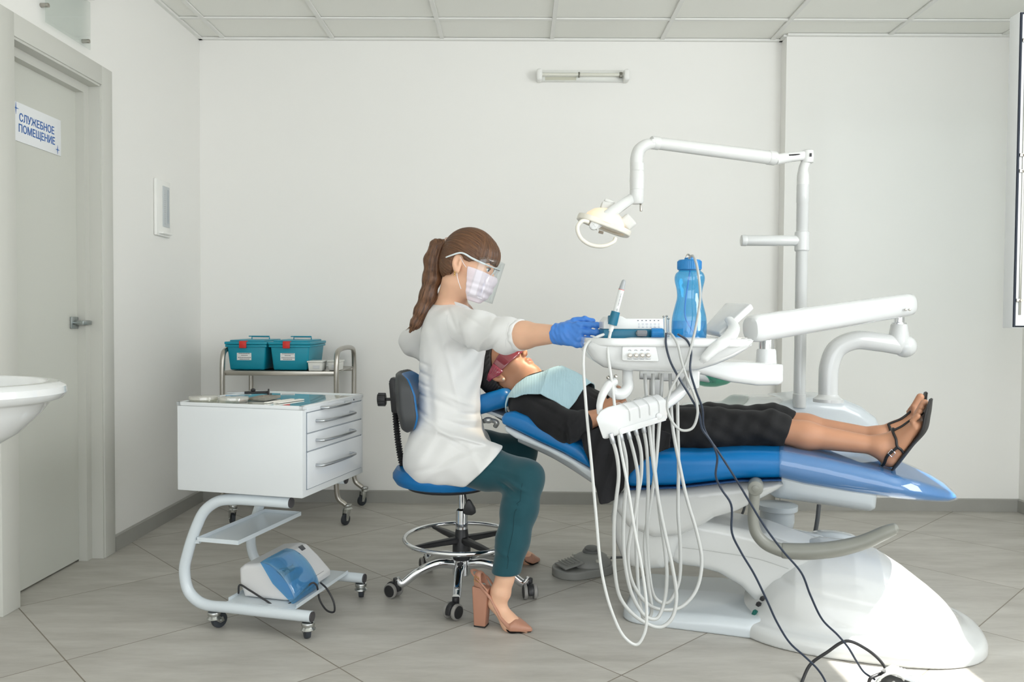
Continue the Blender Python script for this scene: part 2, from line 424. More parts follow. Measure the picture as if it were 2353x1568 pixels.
# suspended ceiling
CEIL = mat('ceiling_tile', (240, 240, 234), .8, bump=(90, .08)); CBAR = mat('ceiling_bar', (232, 232, 228), .5)
bm = NB(); box(bm, ((XL+XR)/2, (YF+D)/2, H+.03), (XR-XL+.3, D-YF+.3, .05)); tag(build('ceiling', bm, CEIL), kind='structure')
bm = NB(); x = -1.6296-.6
while x < XR+.1:
    if XL < x < XR: box(bm, (x, (YF+D)/2, H-.001), (.022, D-YF, .008))
    x += .6
y = 4.062
while y > YF: box(bm, ((XL+XR)/2, y, H-.0005), (XR-XL, .022, .007)); y -= .6
box(bm, (XL+.010, (YF+D)/2, H-.003), (.02, D-YF, .012)); box(bm, ((XL+PX)/2, D-.010, H-.003), (PX-XL, .02, .012)); box(bm, ((XR+PX)/2, D-PD-.010, H-.003), (XR-PX, .02, .012)); box(bm, (PX-.008, D-PD/2, H-.003), (.016, PD, .012))
tag(build('trim_1', bm, CBAR), kind='structure')
def base(name, a, b_, n):
    bm = NB(); a, b_, n = Vector(a), Vector(b_), Vector(n)
    prism(bm, [a, a+n*.014, a+n*.012+Vector((0, 0, .064)), a+n*.007+Vector((0, 0, .069)), a+Vector((0, 0, .069))], b_-a); tag(build(name, bm, SKIRT), kind='structure')
base('baseboard_back', (XL, D, 0), (PX, D, 0), (0, -1, 0)); base('baseboard_back_right', (PX, D-PD, 0), (XR, D-PD, 0), (0, -1, 0))
base('baseboard_left', (XL, 3.40, 0), (XL, D, 0), (1, 0, 0)); base('baseboard_right', (XR, 1, 0), (XR, D-PD, 0), (-1, 0, 0))
# doorway: casing, lining, frame
bm = NB(); cx = XL+.008
for y0, y1 in ((DY0-.095, DY0), (DY1+.006, DY1+.088)): box(bm, (cx, (y0+y1)/2, 1.0375), (.018, y1-y0, 2.075), bev=.002)
box(bm, (cx, (DY0+DY1)/2, 2.035), (.0175, DY1-DY0+.012, .08), bev=.002)
for y in (DY0-.004, DY1+.004): box(bm, (-1.79, y, DZ/2), (.07, .012, DZ))
box(bm, (-1.79, (DY0+DY1)/2, DZ+.002), (.07, DY1-DY0, .012))
for y in (DY0+.018, DY1-.018): box(bm, (-1.8215, y, (DZ-.038)/2), (.037, .04, DZ-.038))
box(bm, (-1.8215, (DY0+DY1)/2, DZ-.018), (.037, DY1-DY0, .04))
box(bm, (-1.86, DY0+.008, .98), (.04, .02, 1.96)); box(bm, (-1.86, DY1-.008, .98), (.04, .02, 1.96)); box(bm, (-1.89, (DY0+DY1)/2, 1.0), (.01, .62, 2.0))
tag(build('trim_2', bm, TRIMG), kind='structure')
bm = NB(); box(bm, (-1.8585, (DY0+DY1)/2, .985), (.04, DY1-DY0-.03, 1.955)); leaf = tag(build('door_1', bm, DOORM), kind='structure')
bm = NB(); hy, hz = 3.235, 1.0
box(bm, (-1.834, hy, hz), (.009, .05, .05), bev=.003); cyl(bm, (-1.83, hy, hz), (-1.80, hy, hz), .009); box(bm, (-1.796, hy+.022, hz), (.012, .065, .019), bev=.003)
build('door_handle', bm, mat('satin_nickel', (172, 178, 178), .3, metal=1), leaf)

# door sign
sg = thing('door_sign', 'white sign with blue Russian lettering on the grey door', 'sign', (-1.8375, 2.998, 1.737))
bm = NB(); box(bm, (-1.8365, 2.998, 1.737), (.003, .314, .142), bev=.0008); build('plate', bm, mat('sign_white', (236, 238, 240), .4), sg)
BLUE = mat('sign_blue', (40, 98, 170), .5); RX = axes((0, 1, 0), (0, 0, 1), (1, 0, 0))
text('lettering', 'СЛУЖЕБНОЕ', BLUE, (-1.8348, 3.0, 1.754), RX, .040, sg, sx=.86, bold=.0005)
text('lettering', 'ПОМЕЩЕНИЕ', BLUE, (-1.8348, 3.0, 1.714), RX, .040, sg, sx=.86, bold=.0005)
for (sy, sz, r0) in ((2.872, 1.784, .023), (3.130, 1.687, .018)):
    bm = NB(); pts = []
    for i in range(8):
        a = pi/4*i; r = (r0 if i % 4 == 2 else r0*.8) if i % 2 == 0 else .0032; pts.append((-1.8347, sy+r*cos(a), sz+r*sin(a)))
    prism(bm, pts, (.0006, 0, 0)); build('star', bm, BLUE, sg, smooth=False)

# acrylic sign over the door with its grey lamp box
GLASS = glass('clear_acrylic', (.93, .95, .94), .05)
t = thing('acrylic_sign_holder', 'clear acrylic sign panel held by metal studs above the door', 'sign holder', (-1.766, 3.06, 2.2))
bm = NB(); box(bm, (-1.742, 3.055, 2.2), (.004, .30, .19)); build('panel', bm, GLASS, t)
for y, z in ((2.915, 2.17), (3.19, 2.135)):
    bm = NB(); cyl(bm, (-1.766, y, z), (-1.736, y, z), .008, n=16, bev=.001); build('stud', bm, STEEL, t)
t = thing('lamp_box', 'slim grey lamp box fixed above the door, cut by the top of the photo', 'lamp', (-1.766, 3.03, 2.28))
bm = NB(); box(bm, (-1.738, 3.02, 2.332), (.055, .36, .052), bev=.003); build('housing', bm, mat('lamp_box_grey', (118, 132, 134), .4), t)
bm = NB(); box(bm, (-1.738, 3.02, 2.304), (.045, .35, .008), bev=.002); build('lens', bm, mat('lamp_box_dark', (78, 90, 94), .3), t)

# wall meter
WSAT = mat('wall_device_white', (240, 240, 236), .4)
t = thing('wall_meter', 'small white wall thermometer with a pale grey scale on left wall', 'thermometer', (-1.766, 3.88, 1.56))
bm = NB(); box(bm, (-1.758, 3.878, 1.56), (.015, .155, .275), bev=.005); build('plate', bm, WSAT, t)
bm = NB(); box(bm, (-1.7485, 3.90, 1.57), (.004, .07, .20), bev=.001); build('scale_panel', bm, mat('scale_grey', (196, 201, 203), .4), t)
bm = NB(); 
for k in range(18): box(bm, (-1.7463, 3.882, 1.485+k*.0095), (.0006, .014 if k % 3 == 0 else .008, .0012))
build('scale_marks', bm, mat('scale_mark', (140, 146, 150), .5), t, smooth=False)
bm = NB(); cyl(bm, (-1.7455, 3.915, 1.49), (-1.7455, 3.915, 1.655), .003, n=10); build('glass_tube', bm, mat('tube_grey', (165, 172, 176), .2), t)
bm = NB(); box(bm, (-1.745, 3.875, 1.437), (.036, .10, .010), bev=.003); build('tray', bm, WSAT, t)

# wall tube lamp on the back wall
t = thing('wall_tube_lamp', 'unlit tube lamp in a clear cover high on the back wall', 'wall lamp', (.34, 4.36, 2.35))
bm = NB(); box(bm, (.335, 4.352, 2.352), (.47, .016, .05), bev=.004); build('back_plate', bm, WSAT, t)
for x in (.103, .575):
    bm = NB(); box(bm, (x, 4.325, 2.352), (.032, .07, .062), bev=.012, seg=3); build('end_cap', bm, WSAT, t)
bm = NB(); cyl(bm, (.118, 4.318, 2.357), (.56, 4.318, 2.357), .008, n=16); build('tube', bm, mat('lamp_tube', (228, 226, 214), .2), t)
bm = NB(); cyl(bm, (.11, 4.32, 2.352), (.57, 4.32, 2.352), .028, n=24); build('cover', bm, glass('clear_cover', (.985, .99, .985), 0, .15), t)
for x0, w_ in ((.545, .018), (.318, .010)):
    bm = NB(); box(bm, (x0, 4.32, 2.356), (w_, .022, .026), bev=.003); build('tube_clip', bm, mat('clip_grey', (120, 118, 108), .35, metal=.6), t)
bm = NB(); box(bm, (.22, 4.3435, 2.343), (.17, .001, .018)); build('rating_strip', bm, mat('faded_label', (208, 206, 190), .6), t)

# opened window sash standing into the room
GASK = mat('gasket', (36, 44, 58), .5); PVC = mat('window_pvc', (232, 234, 234), .3)
t = thing('window_sash', 'white window sash with black gasket standing open at right edge', 'window', (2.65, 3.05, 1.6))
x0, x1, z0, z1 = 1.880, 2.66, 1.005, 2.198
bm = NB()
for c, s in ((((x0+.028), 3.05, (z0+z1)/2), (.056, .06, z1-z0)), ((x1-.028, 3.05, (z0+z1)/2), (.056, .06, z1-z0)), (((x0+x1)/2, 3.05, z0+.028), (x1-x0-.1, .06, .056)), (((x0+x1)/2, 3.05, z1-.028), (x1-x0-.1, .06, .056))): box(bm, c, s, bev=.003)
build('frame', bm, PVC, t)
bm = NB(); e = .006
tube(bm, [(x0+e, 3.018, z0+e), (x0+e, 3.018, z1-e), (x1, 3.018, z1-e), (x1, 3.018, z0+e)], .0055, n=8, closed=True, smooth=0); build('gasket', bm, GASK, t)
bm = NB(); box(bm, ((x0+x1)/2, 3.05, (z0+z1)/2), (x1-x0-.1, .02, z1-z0-.1)); build('pane', bm, glass('window_glass', (.9, .94, .95), .1), t)
bm = NB(); box(bm, (x0+.027, 3.018, (z0+z1)/2), (.008, .004, z1-z0-.10), bev=.001)
build('locking_strip', bm, mat('strip_grey', (168, 168, 160), .3, metal=.7), t)
for z in (1.11, 1.60, 1.66, 2.09):
    bm = NB(); cyl(bm, (x0+.026, 3.018, z), (x0+.026, 3.006, z), .005, n=12); box(bm, (x0+.02, 3.014, z), (.02, .006, .012), bev=.001); build('locking_pin', bm, STEEL, t)
# frame lining the unseen opening that shapes the sun patch
bm = NB()
for y in (WY0+.012, WY1-.012): box(bm, (XR+.05, y, (WZ0+WZ1)/2), (.05, .024, WZ1-WZ0))
for z in (WZ0+.012, WZ1-.012): box(bm, (XR+.05, (WY0+WY1)/2, z), (.05, WY1-WY0, .024))
tag(build('unseen_window_1', bm, PVC), kind='structure')
# ================================================================== helpers for parts that repeat
def onplane(px, py, p0, n):
    d = ray(px, py); o = Vector((0, 0, CH)); p0, n = Vector(p0), Vector(n)
    return o+d*((p0-o).dot(n)/d.dot(n))
def caster(parent, p, yaw, r=.028, wide=.018, wheel=RUBBER, top=.075, brake=False):
    """fork caster standing at floor point p"""
    p = Vector(p); c, s = cos(yaw), sin(yaw); dx = Vector((c, s, 0)); dy = Vector((-s, c, 0)); ax = p-dx*.018
    bm = NB(); cyl(bm, ax+Vector((0, 0, top)), ax+Vector((0, 0, top-.012)), .021, bev=.002); cyl(bm, ax+Vector((0, 0, top-.012)), ax+Vector((0, 0, top-.024)), .017, .024, bev=.002)
    for k in (-1, 1):
        o = dy*k*(wide/2+.004)
        A = [ax+dx*-.012+o+Vector((0, 0, top-.02)), ax+dx*.024+o+Vector((0, 0, top-.02)), p+dx*.012+o+Vector((0, 0, r-.004)), p+dx*-.004+o+Vector((0, 0, r-.008))]
        prism(bm, [a-dy*.001 for a in A], dy*.002, bev=.0006)
    cyl(bm, p-dy*(wide/2+.007)+Vector((0, 0, r)), p+dy*(wide/2+.007)+Vector((0, 0, r)), .004, n=10)
    fk = build('caster', bm, mat('zinc_fork', (190, 192, 190), .25, metal=1), parent)
    bm = NB(); lathe(bm, p-dy*wide/2+Vector((0, 0, r)), [(r-.006, 0), (r-.001, .001), (r, wide*.3), (r, wide*.7), (r-.001, wide-.001), (r-.006, wide)], 28, axis=dy); build('wheel', bm, wheel, fk)
    if brake:
        bm = NB(); box(bm, ax-dx*.02+Vector((0, 0, top-.018)), (.035, .022, .006), rot=yaw, bev=.002); build('brake_lever', bm, mat('zinc_fork', (1, 1, 1)), fk)
    return fk

# ================================================================== steel trolley at the back wall
t = thing('utility_trolley', 'brushed steel tube trolley carrying teal boxes by the back wall', 'trolley', (-1.18, 4.09, 0))
UX0, UX1, UY0, UY1 = -1.462, -.898, 3.875, 4.285; UZ = at(650, 853, 3.87).z; UT = at(790, 804, 4.0).z
for x in (UX0, UX1):
    bm = NB(); r = .05; s = 1 if x == UX0 else -1
    tube(bm, [(x-s*.045, UY0, .10), (x-s*.04, UY0, .105), (x-s*.01, UY0, .13), (x, UY0, .19), (x, UY0, .5), (x, UY0, UT-r), (x, UY0+.015, UT-.015), (x, UY0+r, UT), (x, UY1-r, UT), (x, UY1-.015, UT-.015), (x, UY1, UT-r), (x, UY1, .5), (x, UY1, .19), (x-s*.01, UY1, .13), (x-s*.04, UY1, .105), (x-s*.045, UY1, .10)], .0125, n=14, smooth=5)
    build('end_frame', bm, STEEL, t)
bm = NB(); box(bm, ((UX0+UX1)/2, (UY0+UY1)/2, UZ-.004), (UX1-UX0, UY1-UY0-.02, .004), bev=.001)
for y in (UY0+.005, UY1-.005): box(bm, ((UX0+UX1)/2, y, UZ-.012), (UX1-UX0-.01, .012, .024), bev=.003)
build('top_shelf', bm, STEEL, t)
bm = NB(); box(bm, ((UX0+UX1)/2, (UY0+UY1)/2, .30), (UX1-UX0, UY1-UY0-.02, .004), bev=.001)
for y in (UY0+.005, UY1-.005): box(bm, ((UX0+UX1)/2, y, .292), (UX1-UX0-.01, .012, .024), bev=.003)
build('lower_shelf', bm, STEEL, t)
for i, (x, y, a) in enumerate(((UX0+.045, UY0, 2.2), (UX1+.045, UY0, -2.0), (UX1+.045, UY1, -2.2), (UX0+.045, UY1, 1.2))):
    if i == 0: x = UX0-.0+.045
    caster(t, (x+.0-(0 if i in (0, 3) else .0), y, 0), a, top=.10, brake=(i == 0))

# teal storage boxes on the trolley
TEAL = mat('teal_plastic', (12, 142, 165), .4, var=.03); RED = mat('red_clip', (205, 48, 42), .4)
def teal_box(x0, label):
    y0, dp, w, h = 3.905, .30, .195, .145; z = UZ+.0005
    t = thing('storage_box', label, 'storage box', (x0+w/2, y0+dp/2, z), group='teal storage boxes on the steel trolley')
    bm = NB(); tp = .012
    q = lambda a, zz: [(x0+a, y0+a, zz), (x0+w-a, y0+a, zz), (x0+w-a, y0+dp-a, zz), (x0+a, y0+dp-a, zz)]
    A, B = [bm.verts.new(v) for v in q(tp, z)], [bm.verts.new(v) for v in q(0, z+h-.02)]
    bridge(bm, A, B); bm.faces.new(A[::-1]); bm.faces.new(B)
    bmesh.ops.bevel(bm, geom=bm.edges[:], offset=.009, segments=3, profile=.5, affect='EDGES')
    box(bm, (x0+w/2, y0+dp/2, z+h-.024), (w+.012, dp+.012, .012), bev=.003); build('body', bm, TEAL, t)
    bm = NB(); box(bm, (x0+w/2, y0+dp/2, z+h-.010), (w+.018, dp+.018, .014), bev=.004); box(bm, (x0+w/2, y0+dp/2, z+h), (w-.02, dp-.03, .010), bev=.004); build('lid', bm, TEAL, t)
    bm = NB(); hx = x0+w*.62
    tube(bm, [(hx-.045, y0+dp/2, z+h+.003), (hx-.045, y0+dp/2, z+h+.020), (hx+.045, y0+dp/2, z+h+.020), (hx+.045, y0+dp/2, z+h+.003)], .004, n=8, smooth=0); box(bm, (hx-.01, y0+dp/2, z+h+.021), (.10, .018, .005), bev=.002); build('handle', bm, TEAL, t)
    for yy, sgn in ((y0-.006, -1), (y0+dp+.006, 1)):
        bm = NB(); box(bm, (x0+w*.43, yy+sgn*.004, z+h-.018), (.036, .008, .034), bev=.003); box(bm, (x0+w*.43, yy-sgn*.008, z+h-.002), (.036, .026, .006), bev=.002); build('clip', bm, RED, t)
    bm = NB(); box(bm, (x0+w*.44, y0+.0045, z+.070), (.072, .0015, .040)); lb = build('label', bm, mat('label_white', (228, 228, 226), .5), t)
    bm = NB()
    for k, (wd, zz) in enumerate(((.055, .083), (.030, .074), (.062, .063), (.045, .055))):
        xx = -wd/2
        while xx < wd/2:
            l = random.uniform(.004, .008); box(bm, (x0+w*.44+xx+l/2, y0+.0034, z+zz), (l*.7, .0006, .0036)); xx += l
    build('printed_lines', bm, mat('label_ink', (112, 114, 120), .6), lb, smooth=False)
teal_box(-1.453, 'teal lidded storage box, left one on the steel trolley')
teal_box(-1.236, 'teal lidded storage box, right one beside the small white tubs')
TUB = mat('tub_white', (226, 226, 220), .45)
for i, (x, y, lab) in enumerate(((-1.005, 3.925, 'small white lidded tub in front of the right teal box'), (-.925, 3.975, 'small white lidded tub nearest the trolley\'s right end'))):
    t = thing('small_tub', lab, 'tub', (x, y, UZ), group='small white tubs on the steel trolley')
    bm = NB(); z = UZ+.0005; w = .036 if i == 0 else .030
    A = [bm.verts.new((x+a*w*.9, y+b_*.045, z)) for a, b_ in ((-1, -1), (1, -1), (1, 1), (-1, 1))]; B = [bm.verts.new((x+a*w, y+b_*.05, z+.042)) for a, b_ in ((-1, -1), (1, -1), (1, 1), (-1, 1))]
    bridge(bm, A, B); bm.faces.new(A[::-1]); bm.faces.new(B); bmesh.ops.bevel(bm, geom=bm.edges[:], offset=.004, segments=2, profile=.5, affect='EDGES'); build('tub', bm, TUB, t)
    bm = NB(); box(bm, (x, y, z+.046), (w*2+.006, .106, .008), bev=.002); build('lid', bm, TUB, t)
    bm = NB(); box(bm, (x+.006, y-.050, z+.020), (w*.9, .001, .016)); build('label', bm, mat('tub_label', (200, 202, 204), .5), t)

# ================================================================== white drawer trolley
TH = radians(-14); ex = Vector((cos(TH), sin(TH), 0)); ey = Vector((-sin(TH), cos(TH), 0))
N0 = at(695, 1146.5, 2.45); N0.z = 0
ZB = at(695, 1146.5, 2.45).z; ZT = at(695, 934.5, 2.45).z; CW, CDp = .455, .437
L = lambda x, y, z: N0+ex*x+ey*y+Vector((0, 0, z))
RT = Matrix.Rotation(TH, 4, 'Z')
t = thing('drawer_trolley', 'white metal drawer cabinet on a tubular C-shaped frame with casters', 'trolley', L(-CW/2, CDp/2, 0), TH)
cab = None
bm = NB(); box(bm, L(-CW/2-.0, CDp/2, (ZB+ZT-.012)/2), (CW, CDp, ZT-ZB-.012), rot=RT, bev=.003)
cab = build('cabinet', bm, ENAM, t)
bm = NB(); tz = ZT-.006
e_ = .012
for c, s in (((-CW/2, e_/2), (CW+.004, e_)), ((-CW/2, CDp-e_/2), (CW+.004, e_)), ((-e_/2, CDp/2), (e_+.004, CDp)), ((-CW+e_/2, CDp/2), (e_+.004, CDp))): box(bm, L(c[0], c[1], tz), (s[0], s[1], .012), rot=RT, bev=.002)
box(bm, L(-CW/2, CDp/2, tz-.004), (CW-.01, CDp-.01, .004), rot=RT)
build('top_rim', bm, ENAM, t)
bm = NB(); box(bm, L(-CW/2, CDp/2, tz), (CW-.03, CDp-.03, .005), rot=RT); build('glass_top', bm, mat('glass_top', (206, 216, 214), .03, coat=1, spec=.9), t)
# drawers in the right-hand face (x = 0), heights read from the photograph
def zz(py): return onplane(705, py, N0, ex).z
rows = [(zz(949), zz(996)), (zz(998), zz(1038)), (zz(1040), zz(1125))]
zt0 = zz(937)
hs_ = []
DF = mat('drawer_white', (216, 220, 224), .2, coat=.4)
for i, (a, b_) in enumerate([(zt0, zz(948))]+rows):
    z1, z0 = max(a, b_), min(a, b_)
    bm = NB(); box(bm, L(.0015, CDp/2+.003, (z0+z1)/2), (.006, CDp-.045, z1-z0-.001), rot=RT, bev=.0012); dr = build('drawer', bm, DF, t)
    ya, yb_ = [(onplane(q, 1000, N0+ex*.03, ex)-N0).dot(ey) for q in ((743, 819) if i else (754, 808))]; yc = (ya+yb_)/2; hl = (yb_-ya)/2; zc = z0+(z1-z0)*(.45 if i == 0 else .52 if i < 3 else .58)
    bm = NB(); tube(bm, [L(.003, yc-hl, zc), L(.022, yc-hl, zc), L(.030, yc-hl+.008, zc), L(.030, yc+hl-.008, zc), L(.022, yc+hl, zc), L(.003, yc+hl, zc)], .0048, n=10, smooth=4); build('handle', bm, ALU, dr)
bm = NB()
for z in [rows[0][0]+.0005]+[r[1]-.0005 for r in rows]: box(bm, L(.0005, CDp/2+.003, z), (.003, CDp-.04, .0022), rot=RT)
for y in (.0245, CDp-.0185): box(bm, L(.0005, y, (rows[0][0]+rows[2][1])/2), (.003, .002, rows[0][0]-rows[2][1]), rot=RT)
build('drawer_gap', bm, mat('gap_grey', (120, 130, 140), .6), t, smooth=False)
bm = NB(); cyl(bm, L(.003, CDp*.80, zt0-.006), L(.006, CDp*.80, zt0-.006), .0035, n=12); build('lock', bm, CHROME, t)
# tubular frame: front and back C-tubes
fp = L(0, .028, 0); pxs = [(668, 1156), (600, 1151), (535, 1148), (500, 1153), (470, 1175), (450, 1215), (432, 1270), (424, 1310), (433, 1358), (455, 1382), (480, 1392), (520, 1396), (600, 1405), (716, 1418)]
CF = [onplane(x, y, fp, ey) for x, y in pxs]
FR = mat('frame_white', (208, 216, 221), .25, coat=.3)
for dy, nm in ((0, 'front_tube'), (.385, 'back_tube')):
    P = [p+ey*dy for p in CF]
    bm = NB(); tube(bm, P, .0180, n=20, smooth=6); fr_ = build(nm, bm, FR, t)
    for a, c in ((P[0], P[1]), (P[-1], P[-2])):
        d = (a-c).normalized(); bm = NB(); cyl(bm, a-d*.002, a+d*.005, .0165, n=20, bev=.002); build('end_cap', bm, mat('cap_dark', (66, 64, 66), .5), fr_)
zlow = CF[-1].z
bm = NB(); x0 = (CF[-3]-N0).dot(ex)+.0; x1 = (CF[-1]-N0).dot(ex)-.06
box(bm, L((x0+x1)/2, .03+.192, zlow+.017), (x1-x0, .385, .003), rot=RT); box(bm, L(x1, .03+.192, zlow+.022), (.003, .36, .012), rot=RT); box(bm, L(x0, .03+.192, zlow+.022), (.003, .36, .012), rot=RT)
build('lower_shelf', bm, FR, t)
mz = onplane(550, 1250, L(0, .03, 0), ey).z; mx0 = (onplane(458, 1243, L(0, .03, 0), ey)-N0).dot(ex); mx1 = (onplane(551, 1250, L(0, .03, 0), ey)-N0).dot(ex)
bm = NB(); myc = .03+.19; box(bm, L((mx0+mx1)/2, myc, mz), (mx1-mx0, .40, .003), rot=RT)
for xx in (mx0, mx1): box(bm, L(xx, myc, mz+.006), (.003, .40, .014), rot=RT)
for yy in (.03-.01, .03+.39): box(bm, L((mx0+mx1)/2, yy, mz+.006), (mx1-mx0, .003, .014), rot=RT)
for yy in (.03, .03+.38): box(bm, L(mx0-.012, yy, mz-.004), (.03, .012, .012), rot=RT)
build('middle_shelf', bm, FR, t)
lo = zlow-.018
c1 = (CF[-1]-N0).dot(ex)-.012; c0 = (CF[-3]-N0).dot(ex)-.045
for x, y, a in ((c1, .028, 2.3), (c0, .028, 1.2), (c1, .413, 1.9), (c0, .413, 2.6)):
    p = L(x, y, 0); caster(t, p+Vector((cos(TH+a), sin(TH+a), 0))*.018, TH+a, r=.026, top=lo, brake=(y > .3 and x == c1))

# things on the cabinet top
TOPZ = tz+.0031
def plate_(px, py, r, label):
    c = L(px, py, TOPZ+.0005); t = thing('petri_dish', label, 'glass dish', c, group='round glass dishes on the cabinet')
    G = glass('dish_glass', (.93, .93, .88), .25, .03, .12)
    bm = NB(); lathe(bm, c, [(r*.97, 0), (r, .002), (r, .013), (r-.0018, .013), (r-.0018, .003), (.001, .003)], 40); build('dish', bm, G, t)
    bm = NB(); lathe(bm, c+Vector((0, 0, .0135)), [(r+.002, -.006), (r+.002, .0018), (r-.001, .003), (.001, .0028)], 40); build('lid', bm, glass('dish_lid', (.95, .94, .90), .35, .05, .3), t)
    for k in range(14):
        a, q = random.uniform(0, 6.28), random.uniform(0, r*.75); a2 = random.uniform(0, 3.14); p = c+Vector((cos(a)*q, sin(a)*q, .0055)); d = Vector((cos(a2), sin(a2), 0))*random.uniform(.006, .012)
        bm = NB(); tube(bm, [p-d, p, p+d+Vector((0, 0, .002))], .0011, n=6, smooth=2); build('burr', bm, STEEL, t)
plate_(-.400, .066, .047, 'round clear glass dish, left one of the two on the cabinet')
plate_(-.298, .078, .047, 'round clear glass dish, right one beside the steel tray')
c = L(-.243, .175, TOPZ+.001); t = thing('instrument_tray', 'small shallow steel tray behind the glass dishes', 'tray', c)
bm = NB(); R_ = Matrix.Rotation(TH+.1, 4, 'Z')
box(bm, c+Vector((0, 0, .001)), (.065, .11, .0015), rot=R_)
for s_ in (-1, 1):
    box(bm, c+R_ @ Vector((s_*.0325, 0, .005)), (.0015, .11, .009), rot=R_); box(bm, c+R_ @ Vector((0, s_*.055, .005)), (.065, .0015, .009), rot=R_)
build('tray', bm, STEEL, t)
c = L(-.315, .235, TOPZ+.0165); d = ex*.06+ey*.03
t = thing('dental_syringe', 'black and steel dental syringe lying across the tray', 'syringe', c)
bm = NB(); cyl(bm, c-d*.55, c+d*.62, .0050, n=14, bev=.001); cyl(bm, c+d*.62, c+d*.70, .013, n=18, bev=.002); build('barrel', bm, BLACK, t)
bm = NB(); ellip(bm, c-d*.12+Vector((0, 0, .009)), (.009, .009, .006), 8); build('thumb_ring', bm, BLACK, t)
bm = NB(); cyl(bm, c-d*.55, c-d*1.4, .0030, .0018, n=10); build('needle_hub', bm, ALU, t)
c = L(-.375, .205, TOPZ+.0042); t = thing('blue_tube', 'small blue plastic tube behind the dishes', 'tube', c)
bm = NB(); cyl(bm, c-ex*.035-ey*.004, c+ex*.035+ey*.004, .004, n=12, bev=.001); build('tube', bm, mat('pale_blue', (120, 178, 220), .4), t)
for k in range(2):
    a, b_ = L(-.135, .07, TOPZ+.0005), L(-.115, .20, TOPZ+.0005); d = (b_-a); n = Vector((-d.y, d.x, 0)).normalized()*(.011 if k == 0 else .007)
    t = thing('paper_strip', ('wider' if k == 0 else 'narrower')+' white paper strip lying on the cabinet\'s glass top', 'paper strip', (a+b_)/2, group='paper strips on the cabinet')
    if k: a = a+n*5.2-ey*.008; b_ = b_+n*4.6-ey*.008
    bm = NB(); prism(bm, [a-n, b_-n, b_+n, a+n], (0, 0, .0035), bev=.0008); build('strip', bm, mat('paper_cream', (238, 234, 226), .6), t)

# ================================================================== mixing device on the lower shelf
AY0 = .075                                     # near side, in trolley coordinates
az = zlow+.0195
apl = L(0, AY0, 0)
def A(px, py): p = onplane(px, py, apl, ey); return (p-N0).dot(ex), p.z
t = thing('capsule_mixer', 'white and blue dental capsule mixer on the trolley\'s bottom shelf', 'mixing machine', L(-.2, .2, az))
prof = [A(560, 1384), A(549, 1340), A(548, 1308), A(558, 1299), A(598, 1296), A(612, 1300), A(640, 1328), A(672, 1366), A(672, 1380), A(655, 1396)]
prof = [(x, max(z, az+.001)) for x, z in prof]; prof[0] = (prof[0][0], az+.001); prof[-1] = (prof[-1][0], az+.001)
AW = .27
def fAm(p):
    x, y, z = p[:, 0], p[:, 1], p[:, 2]
    d = poly2(x, z, prof); s = slab(d, np.abs(y-AW/2)-AW/2, .014)
    cav = rbox(p, (prof[6][0]-.01, .075, (prof[6][1]+prof[4][1])/2-.01), (.035, .055, .035), .008)
    return smax(s, -cav, .006)
M_ = Matrix.Translation(L(0, AY0, 0)) @ RT
xs = [a[0] for a in prof]; zs = [a[1] for a in prof]
field('housing', fAm, (min(xs), 0, min(zs)), (max(xs), AW, max(zs)), .0032, mat('mixer_white', (212, 212, 212), .35), t, M_)
# blue see-through cover over the near half of the slope
def bow(u, y):   # u 0..1 along slope
    pts = [prof[3], (prof[4][0]+.004, prof[4][1]+.006), (prof[5][0]+.012, prof[5][1]+.006), (prof[6][0]+.014, prof[6][1]+.012), (prof[7][0]+.006, prof[7][1]-.004), (prof[8][0]+.006, prof[8][1]-.012)]
    C_ = catmull([Vector((a, 0, b_)) for a, b_ in pts[1:]], 8); i = min(int(u*(len(C_)-1)), len(C_)-1); return C_[i]
grid = []
for j in range(13):
    y = -.006+.165*j/12; row = []
    for i in range(24):
        q = bow(i/23, y); bul = .010*(1-(2*j/12-1)**4); w_ = 1 if j < 9 else 1
        row.append(L(q.x+bul*.6, AY0+y, q.z+bul*.6))
    grid.append(row)
bm = NB(); qmesh(bm, grid)
# closing cheek at the near side
ch = [L(bow(i/23, 0).x, AY0-.006, bow(i/23, 0).z) for i in range(24)]
o = build('cover', bm, glass('blue_cover', (.30, .68, .92), .2, .05, .18), t); solid(o, .0018)
bm = NB(); pv = [p-Vector((0, 0, .0)) for p in ch]; pv2 = [L(prof[6][0]-.018, AY0-.006, prof[6][1]-.02)]
prism(bm, pv+pv2, ey*.0015); build('cover_cheek', bm, glass('blue_cover', (.30, .68, .92), .2, .05, .18), t, smooth=False)
bm = NB(); cx, cz = prof[6][0]-.012, prof[6][1]-.002
cyl(bm, L(cx, AY0+.05, cz), L(cx, AY0+.11, cz), .010, n=14, bev=.002); tube(bm, [L(cx-.015, AY0+.05, cz+.012), L(cx+.014, AY0+.08, cz+.014), L(cx+.0, AY0+.11, cz+.012)], .0022, n=8); box(bm, L(cx-.006, AY0+.035, cz-.006), (.03, .02, .03), rot=RT, bev=.002); build('capsule_holder', bm, mat('dark_metal', (70, 74, 80), .35, metal=.8), t)
sl = Vector((prof[7][0]-prof[6][0], 0, prof[7][1]-prof[6][1])).normalized(); nn = Vector((-sl.z, 0, sl.x)); SW = lambda v: ex*v.x+Vector((0, 0, v.z))
def panel(u, y): q = Vector((prof[5][0], 0, prof[5][1])).lerp(Vector((prof[7][0], 0, prof[7][1])), u)+nn*.0006; return L(q.x, AY0+y, q.z)
PM = axes(ey, -SW(sl), SW(nn))
bm = NB(); box(bm, panel(.05, .222), (.026, .020, .003), rot=PM, bev=.0006); build('display', bm, mat('display_dark', (62, 64, 70), .2), t)
